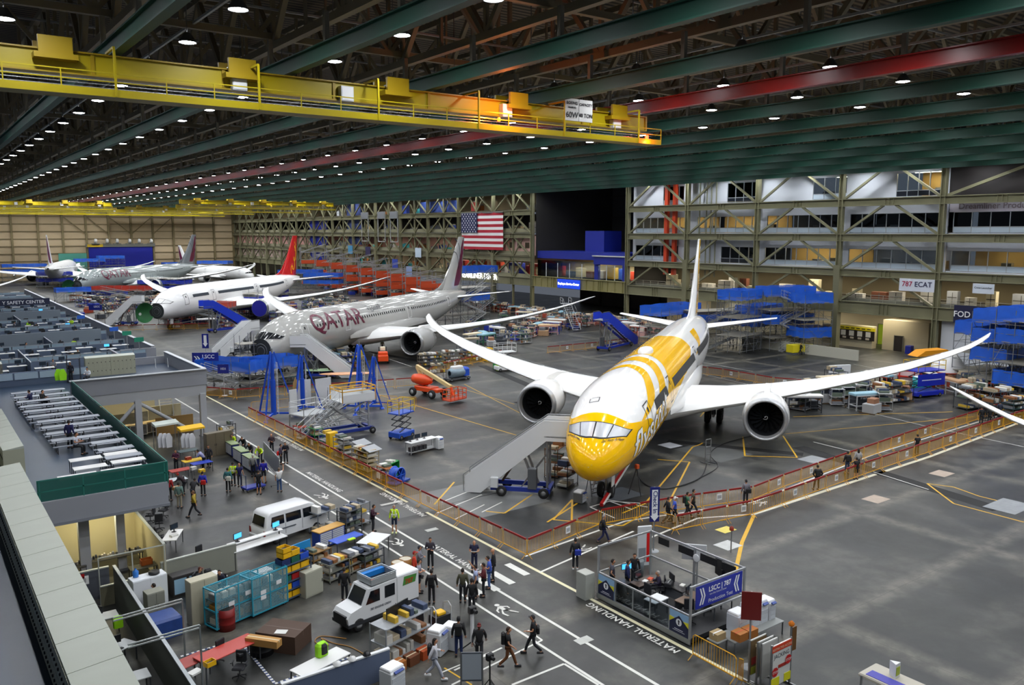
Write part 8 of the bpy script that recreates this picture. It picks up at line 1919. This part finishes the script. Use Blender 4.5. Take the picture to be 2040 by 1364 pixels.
m.bb((-.17, -.04, 1.95), (.17, -.03, 3.6), ('f0f2f4', .5)); m.prism([(-.25, 2.1), (.25, 2.1), (0, 1.78)], .01, 'f0f2f4', 'Y', -.045)
vs, fs = text_mesh('Check In', .36, .004, 'LEFT'); m.add([Matrix.Translation((-.1, -.055, 3.55)) @ Matrix.Rotation(PI / 2, 4, 'X') @ Matrix.Rotation(-PI / 2, 4, 'Z') @ Vector(v) for v in vs], fs, '16206e'); m.build('lettering', ck)
kp = thing('kiosk_panel', 'white and red check in kiosk panel beside the navy sign', 'kiosk', P(1283, 1125), -.4); MB().rbox((0, 0, 1.1), (.8, .12, 2.2), ('d0d3d6', .4), .03).build('panel', kp); MB().bb((.1, -.075, .2), (.3, -.06, 1.9), ('d81818', .5)).bb((-.35, -.075, .2), (.05, -.06, 1.0), ('8c9298', .5)).build('graphics', kp)
# placards at the lower right
for i, (px, py, lab) in enumerate(((1507, 1352, 'brown bordered placard at the left of the sign rack'), (1522, 1356, 'white edged placard second in the sign rack'), (1530, 1360, 'third placard in the sign rack'))):
    t = thing('placard', lab, 'placard', P(px, py), 0); MB().box((0, 0, 1.05), (1.05, .05, 1.5), ('d8d8d4', .5)).box((0, -.03, 1.05), (.98, .01, 1.42), (['6a5434', '8a8c88', 'a8a8a4'][i], .6)).build('panel', t); MB().bar((-.5, 0, 0), (-.5, 0, 1.8), .06, STEEL).bar((.5, 0, 0), (.5, 0, 1.8), .06, STEEL).bar((-.5, -.3, .03), (-.5, .3, .03), .06, STEEL).bar((.5, -.3, .03), (.5, .3, .03), .06, STEEL).build('frame', t)
    if i == 0: MB().box((-.25, -.045, .9), (.35, .01, .3), ('8c1c14', .6)).box((.1, -.045, 1.5), (.6, .01, .12), ('d8c8a0', .6)).box((0, -.045, .5), (.9, .01, .3), ('8a8c20', .6)).build('print', t)
t = thing('jacking_sign', 'white RESTRICTED ACCESS JACKING sign with two red stop discs', 'sign', P(1553, 1372), .0); MB().box((0, 0, 1.1), (1.25, .05, 1.7), ('dcdcd8', .5)).build('panel', t); m = MB(); m.bb((-.62, -.04, 1.68), (.62, -.03, 1.94), ('d8421c', .5)); m.bb((-.62, -.04, .26), (-.1, -.03, .6), ('e6e020', .5)); m.bb((.2, -.04, .26), (.62, -.03, .6), ('e6e020', .5)); m.bb((-.2, -.04, .95), (.3, -.03, 1.08), ('a82c20', .5))
add_text(m, 'RESTRICTED ACCESS', on_wall((0, -.05, 1.75), 0), .13, 'f0e0c0'); add_text(m, 'JACKING', on_wall((0, -.04, 1.4), 0), .24, '303a48')
for x, z in ((-.4, .85), (.42, 1.15)): m.add([(x + .2 * math.cos(PI / 8 + k * PI / 4), -.05, z + .2 * math.sin(PI / 8 + k * PI / 4)) for k in range(8)], [list(range(8))], ('c81c1c', .5)); add_text(m, 'STOP', on_wall((x, -.06, z - .05), 0), .15, 'f0f0f0')
m.build('print', t); MB().bar((-.6, 0, 0), (-.6, 0, 2), .07, STEEL).bar((.62, 0, 0), (.62, 0, 2), .07, STEEL).bar((-.6, -.4, .05), (-.6, .4, .05), .07, STEEL).bar((.62, -.4, .05), (.62, .4, .05), .07, STEEL).build('frame', t)
tb2 = thing('warning_light_post', 'post with an orange globe and brown paddle beside the jacking sign', 'post', P(1572, 1348)); MB().bar((0, 0, 0), (0, 0, 2.2), .06, STEEL).build('post', tb2); MB().lathe([(2.2, .1), (2.3, .13), (2.42, .02)], ('d8781c', .4), (0, 0, 0), 'Z', 10).build('globe', tb2); MB().box((.2, 0, 1.6), (.28, .05, 1.0), ('6e4a20', .5)).build('paddle', tb2)
t = thing('golf_cart_roof', 'pale flat roofed cart with a violet stripe at the bottom edge', 'cart', (27.9, 14.5, 0), PI / 2); MB().rbox((0, 0, 1.75), (2.3, 1.2, .12), ('b8b2a4', .5), .05).build('roof', t); MB().bb((-1.13, .05, 1.8), (.9, .5, 1.83), ('4a48a8', .5)).build('stripe', t); MB().bar((-1, -.6, .3), (-1, -.6, 1.75), .06, STEEL).bar((1, -.6, .3), (1, -.6, 1.75), .06, STEEL).bar((-1, .6, .3), (-1, .6, 1.75), .06, STEEL).bar((1, .6, .3), (1, .6, 1.75), .06, STEEL).rbox((0, 0, .45), (2.2, 1.2, .4), ('dcdcd8', .5), .06).build('body', t); [MB().wheel((x, y, .25), .25, .18).build('wheel', t) for x in (-.8, .8) for y in (-.6, .6)]
one('corner_marker', MB().prism([(-.16, -.12), (.16, -.12), (0, .2)], .55, ('e2e4e4', .5), 'Z', 0).bb((-.12, -.135, .1), (.12, -.12, .42), ('a8b83c', .5)), 'white three sided marker with a yellow green label on the cart roof', 'marker', (28.1, 14.7, 1.815))
st = thing('notice_stand', 'grey framed notice stand at the bottom edge beside the copiers', 'stand', P(940, 1375), -.6); MB().box((0, 0, 1.0), (.9, .05, 1.2), ('5a6068', .4)).box((0, -.03, 1.0), (.75, .01, 1.05), ('a8b0b8', .4)).build('panel', st); MB().bar((-.42, 0, 0), (-.42, 0, 1.6), .06, STEEL).bar((.42, 0, 0), (.42, 0, 1.6), .06, STEEL).build('frame', st)
t = thing('camera_tripod', 'black camera on a thin stand near the walking man in brown trousers', 'camera', P(976, 1375)); MB().bar((0, 0, .0), (0, 0, 1.3), .05, BLACK).bar((0, 0, .5), (.35, .2, 0), .03, BLACK).bar((0, 0, .5), (-.35, .2, 0), .03, BLACK).bar((0, 0, .5), (0, -.4, 0), .03, BLACK).build('stand', t); MB().rbox((0, 0, 1.42), (.3, .2, .26), BLACK, .04).cyl((0, -.1, 1.42), (0, -.28, 1.42), .07, BLACK, 10).build('camera_body', t)
t = thing('camera_tripod', 'video camera on a white column stand beside the man in the red cap', 'camera', P(941, 1290)); MB().bar((0, 0, .2), (0, 0, 1.6), .12, ('e0e0e0', .4)).bar((0, 0, .3), (.4, .2, 0), .04, BLACK).bar((0, 0, .3), (-.4, .2, 0), .04, BLACK).bar((0, 0, .3), (0, -.45, 0), .04, BLACK).build('stand', t); MB().rbox((0, 0, 1.75), (.34, .24, .28), BLACK, .04).cyl((0, -.1, 1.75), (0, -.34, 1.75), .08, BLACK, 10).build('camera_body', t)
s1 = f_sign([('1031', 0, -.1, .34)], 1.2, 1.0, '14207e', 3.0, 'b8bcc0'); s1.location = P(447, 788); s1.rotation_euler = (0, 0, -.6); s1['label'] = 'navy sign 1031 on a post in front of the blue netting'
s2 = f_sign([('LSCC', .35, .05, .6), ('POS', .2, -.5, .3)], 3.0, 1.4, '14207e', 3.4, 'b8bcc0'); s2.location = P(412, 772); s2.rotation_euler = (0, 0, -.6); s2['label'] = 'navy LSCC sign beside the parapet corner'
m = MB(); [m.prism([(-1.3 + k * .3, 3.7), (-1.15 + k * .3, 3.7), (-.9 + k * .3, 3.4), (-1.15 + k * .3, 3.1), (-1.3 + k * .3, 3.1), (-1.05 + k * .3, 3.4)], .01, 'f0f0f0', 'Y', -.04) for k in (0, 1)]; m.build('arrow', s2)
s3 = f_sign((), .9, 2.0, '14207e', 3.0, 'b8bcc0'); s3.location = P(411, 722); s3.rotation_euler = (0, 0, -.6); s3['label'] = 'tall navy sign with a white down arrow left of the blue netting'; MB().bb((-.2, -.04, 2.6), (.2, -.03, 3.8), ('f0f0f0', .5)).prism([(-.35, 2.7), (.35, 2.7), (0, 2.2)], .01, 'f0f0f0', 'Y', -.045).build('arrow', s3)
s4 = f_sign([('LSCC', .3, 0, .5)], 2.6, 1.1, '14207e', 3.0, 'b8bcc0'); s4.location = P(192, 642); s4.rotation_euler = (0, 0, -.6); s4['label'] = 'navy LSCC sign beyond the parapet near the long white stairs'
bk = thing('beacon_post', 'small red beacon post with a yellow ring beside the booth', 'beacon', P(1456, 1100)); MB().bar((0, 0, 0), (0, 0, 1.3), .05, STEEL).build('post', bk); MB().lathe([(1.3, .13), (1.45, .13), (1.55, .03)], ('8c2c18', .4), (0, 0, 0), 'Z', 10).build('lens', bk)
# ================================================================ people
def pp(px, py, face, lab, top, **k): person(P(px, py), face, lab, top, **k)
HV = 'c6e81c'
pp(338, 998, 'A', 'person in a red hooded sweatshirt and black trousers standing at the crowded tables', '9c1c1c')
pp(358, 1012, 'A', 'person in a grey green hooded sweatshirt and khaki trousers seen from behind', '5f7a74', legs='8c8470')
pp(386, 1000, 'A', 'person in black clothes leaning at the table beside the plaid shirt man', '1a1a1e', pose='lean')
pp(405, 988, 'A', 'person in a bright blue top with a red bag hanging behind', '2430a8', bag='c02018')
pp(388, 1030, 'L', 'person in a yellow and black plaid shirt walking away from the tables', 'a08a2c', pose='walk', hair='6a4c34')
pp(352, 940, 'C', 'person in a dark plum shirt with crossed arms behind the tables', '4a1c38', pose='crossed')
pp(417, 930, 'C', 'person in a dark jacket with a lanyard beside the cubby rack', '1c1c26', pose='stand')
pp(405, 935, 'L', 'person in a pale checked shirt leaning over the blue table', '8a8cb0', pose='lean')
pp(366, 985, 'L', 'person in a dark red cap bending over the red table', '2c1c24', pose='lean', cap='a01c1c')
pp(455, 980, 'A', 'person in a teal jacket with a pale waist bag', '2c6468', legs='16161a', bag='c8c8bc')
pp(465, 968, 'A', 'person in a lime safety jacket standing in the talking group', HV, vest='e8e8e0')
pp(478, 970, 'A', 'bald person in a navy shirt standing in the talking group', '1c1c50', bald=1, sleeve=0)
pp(516, 985, 'A', 'person in a black T-shirt with white print and black shorts', '16161a', sleeve=0, shorts=1)
pp(505, 950, 'A', 'person in a pale grey cap and grey shirt beside the drawer chests', '8c8c88', cap='c8c8c0')
pp(526, 962, 'A', 'person in a royal blue jacket and dark shorts beside the drawer chests', '2420a0', shorts=1)
pp(557, 980, 'A', 'person in a white T-shirt and blue jeans raising one arm to the grey board', 'dcdcdc', legs='34507c', pose='reach', sleeve=0, hair='5a4a3c')
pp(542, 905, 'C', 'bald person in a dark plum shirt with crossed arms behind the grey board', '34202a', bald=1, pose='crossed')
pp(570, 923, 'C', 'tall person in a dark jacket by the aisle line beside the red bag', '1e1c28', pose='paper')
pp(560, 925, 'R', 'small person in a grey purple top with a red bag by the aisle line', '4c4258', bag='e02018', sc=.94)
pp(466, 900, 'C', 'person in a lime shirt bending over the back of the drawer chests', HV, pose='lean'); pp(486, 905, 'C', 'person in black behind the middle drawer chest', '1c1c20', pose='lean'); pp(500, 918, 'C', 'person in dark grey resting on the drawer chest', '2c2c30', pose='lean'); pp(519, 925, 'C', 'blond person in a lime shirt working at the near drawer chest', HV, pose='lean', hair='c8a468')
pp(743, 1060, 'R', 'person in a plum hooded jacket looking at a phone beside the aisle line', '3c1a2c', pose='paper')
pp(786, 1061, 'C', 'person in a lime safety jacket and dark shorts with white shoes', HV, legs='202c44', shorts=1, shoes='d8e0a0', hair='b0a090', vest='e0e8d0')
pp(858, 1132, 'C', 'person in a dark grey hooded jacket with crossed arms in the walkway', '34303a', pose='crossed')
pp(836, 1150, 'R', 'person in a black and pale vest over a white shirt with a cap', '7a7a84', cap='30343c', pose='crossed'); pp(826, 1162, 'R', 'person in an orange red jacket partly hidden in the group', 'c8381c', cap='a82018'); pp(835, 1180, 'R', 'person in a pale grey T-shirt and black shorts in the group', '9a98a4', sleeve=0, shorts=1, pose='crossed')
pp(860, 1202, 'A', 'person in black with a black backpack standing by the cart', '1e1a20', pack='111114')
pp(687, 1198, 'A', 'person in black standing beside the cab of the utility truck', '1a1a1c')
pp(945, 1137, 'C', 'bald person in a navy polo reading a white paper beside the barrier', '1e1e3c', bald=1, pose='paper', hold='eeeeec', sleeve=0, legs='1c2040')
pp(983, 1157, 'L', 'person in a black jacket behind the blue shirt in the walkway', '16161a', hair='6a4a38', bald=1); pp(975, 1172, 'L', 'person in a blue T-shirt and jeans holding a white paper', '4460b8', legs='44649c', pose='paper', hold='eeeeec', sleeve=0); pp(964, 1188, 'L', 'person in a maroon shirt standing in front of the blue shirt', '5c1c22', pose='crossed')
pp(922, 1200, 'A', 'person in an olive camouflage shirt seen from behind', '4a4a38'); pp(948, 1192, 'L', 'person in a pale blue shirt pointing with one arm', 'a8b4d8', pose='reach', sleeve=0); pp(940, 1222, 'A', 'person in a black T-shirt with white print facing the group', '141416')
pp(955, 1322, 'C', 'person in a black jacket and dark red cap walking past the camera stand', '18181b', cap='6c1418', pose='walk', dark=1, sc=1.04)
pp(914, 1308, 'A', 'person in a black jacket with a backpack and jeans behind the copiers', '141417', legs='1c2c58', pack='0e0e10', cap='141417', sc=1.03)
pp(866, 1352, 'R', 'person with long dark hair in a white jacket and pale jeans with a black backpack', 'd4d4da', legs='b8bcc8', pack='16161a', long=1, shoes='e8e8e8', pose='walk2')
pp(1012, 1330, 'R', 'person in a black shirt and brown trousers walking with a backpack', '18181a', legs='6a4020', pose='walk', pack='101012', sleeve=0, hair='3c2618', shoes='26262a', sc=1.03)
pp(1062, 1303, 'L', 'person in a black cap and shirt striding with a jacket over one arm', '17171a', cap='2a2a2c', pose='walk2', sleeve=0, bag='141416', sc=1.02)
pp(1146, 1134, 'A', 'person in black carrying a blue shoulder bag beside the booth', '17181c', bag='2438a0', shoes='c8c8c8')
pp(1202, 1082, 'R', 'grey haired person in a dark jacket walking along the barrier', '1c1c22', legs='1c2048', hair='9a9490', pose='walk', bag='0f0f12')
pp(1330, 1044, 'R', 'person in black first in the file walking past the check in sign', '1c1c20', pose='walk'); pp(1343, 1043, 'R', 'person in a bright blue shirt and white cap behind the check in sign', '3c5cc8', cap='d8d8d8', pose='walk2', sleeve=0); pp(1368, 1033, 'R', 'person in a green shirt with a black backpack on the walkway', '3a6c50', pack='16161a', pose='walk', sleeve=0); pp(1380, 1027, 'R', 'person in an olive brown shirt at the front of the file', '4c4436', pose='walk2', sleeve=0)
pp(1485, 1006, 'A', 'person in a grey jacket and black cap with a black bag on the walkway', '6c6a72', cap='16161a', bag='121214')
pp(1627, 976, 'A', 'broad person in a black jacket pausing between the barriers', '16161a', sc=1.04, pose='pockets', pack='202022')
pp(1687, 944, 'A', 'person in black and jeans with a backpack on the walkway', '18181c', legs='2c3c58', pack='1c1c1e'); pp(1705, 955, 'A', 'person in black shorts behind the patterned top on the walkway', '141416', shorts=1, sc=.96, sleeve=0); pp(1708, 938, 'A', 'person with long dark hair and a black and white patterned top', 'a0a0a0', long=1)
pp(1826, 907, 'A', 'person in a black T-shirt and cap alone on the walkway', '141418', sleeve=0, cap='141418')
for i, (px, py) in enumerate(((1954, 846), (1962, 838), (1970, 846), (1978, 836), (1990, 834))): pp(px, py, 'A', 'person in dark clothes in the cluster under the white wing tip, %s from the left' % nth(i), ['141418', '1a1a1e', '18181a', '202024', '2c3448'][i])
def inb(x, y, face, lab, top, **k): person(bl_(x, y), face, lab, top, z=.3, **k)
inb(.5, 5.45, 'R', 'person in a grey shirt with hands on hips at the left end of the booth', '4a4a54', pose='pockets', sleeve=0); inb(1.0, 4.9, 'R', 'person in a navy shirt standing inside the booth', '1c2450'); inb(1.9, 5.35, 'C', 'person in black behind the navy shirt inside the booth', '141418')
inb(2.0, 3.75, 'L', 'grey haired seated person in a dark plum shirt at the back desk of the booth', '241c34', pose='sit', hair='a09890')
chair(bl_(2.0, 3.7), 2.4, 'black chair under the seated person in the booth')
pp(398, 1180, 'R', 'seated person in black with a red brown cap left of the meeting table', '17181b', pose='sit', cap='5c2c20', legs='22304c'); pp(440, 1185, 'C', 'seated person in a navy jacket right of the meeting table', '14182c', pose='sit'); chair(at(398, 1182), -.6, 'black chair under the seated person with the red brown cap'); chair(at(440, 1187), 4, 'black chair under the seated person in the navy jacket')
pp(312, 1215, 'L', 'person in a pale lilac shirt asleep bent over a desk', 'c8c0dc', pose='sit'); chair(at(312, 1218), 2, 'lime draped chair under the sleeping person', c='a8e020')
q = P(140, 893, DZ); person((q[0], q[1]), 'A', 'person in navy standing among the picnic tables', '1c1c50', z=DZ); q = P(152, 905, DZ); person((q[0], q[1]), 'R', 'person in a white T-shirt seated at a near picnic table', 'c8ccd8', z=DZ, pose='sit', sleeve=0)
q = P(62, 812, DZ); person((q[0], q[1]), 'L', 'person in navy seated at a far picnic table', '1a1e48', z=DZ, pose='sit'); q = P(85, 812, DZ); person((q[0], q[1]), 'R', 'person in black seated beside the navy person at the far picnic tables', '121216', z=DZ, pose='sit'); q = P(176, 762, DZ); person((q[0], q[1]), 'C', 'person in a white shirt at the foot of the tan lockers', 'd0d4dc', z=DZ, pose='sit'); q = P(142, 760, DZ); person((q[0], q[1]), 'C', 'person in dark navy standing before the low divider', '16182c', z=DZ)
pp(1758, 672, 'C', 'person standing in front of the lime green door recess', '3c3a34'); pp(1595, 706, 'L', 'person in black walking beside the yellow slatted crate', '141416', pose='walk'); pp(762, 700, 'C', 'person in a cream top on foot behind the orange tractor', 'd8c8a0')
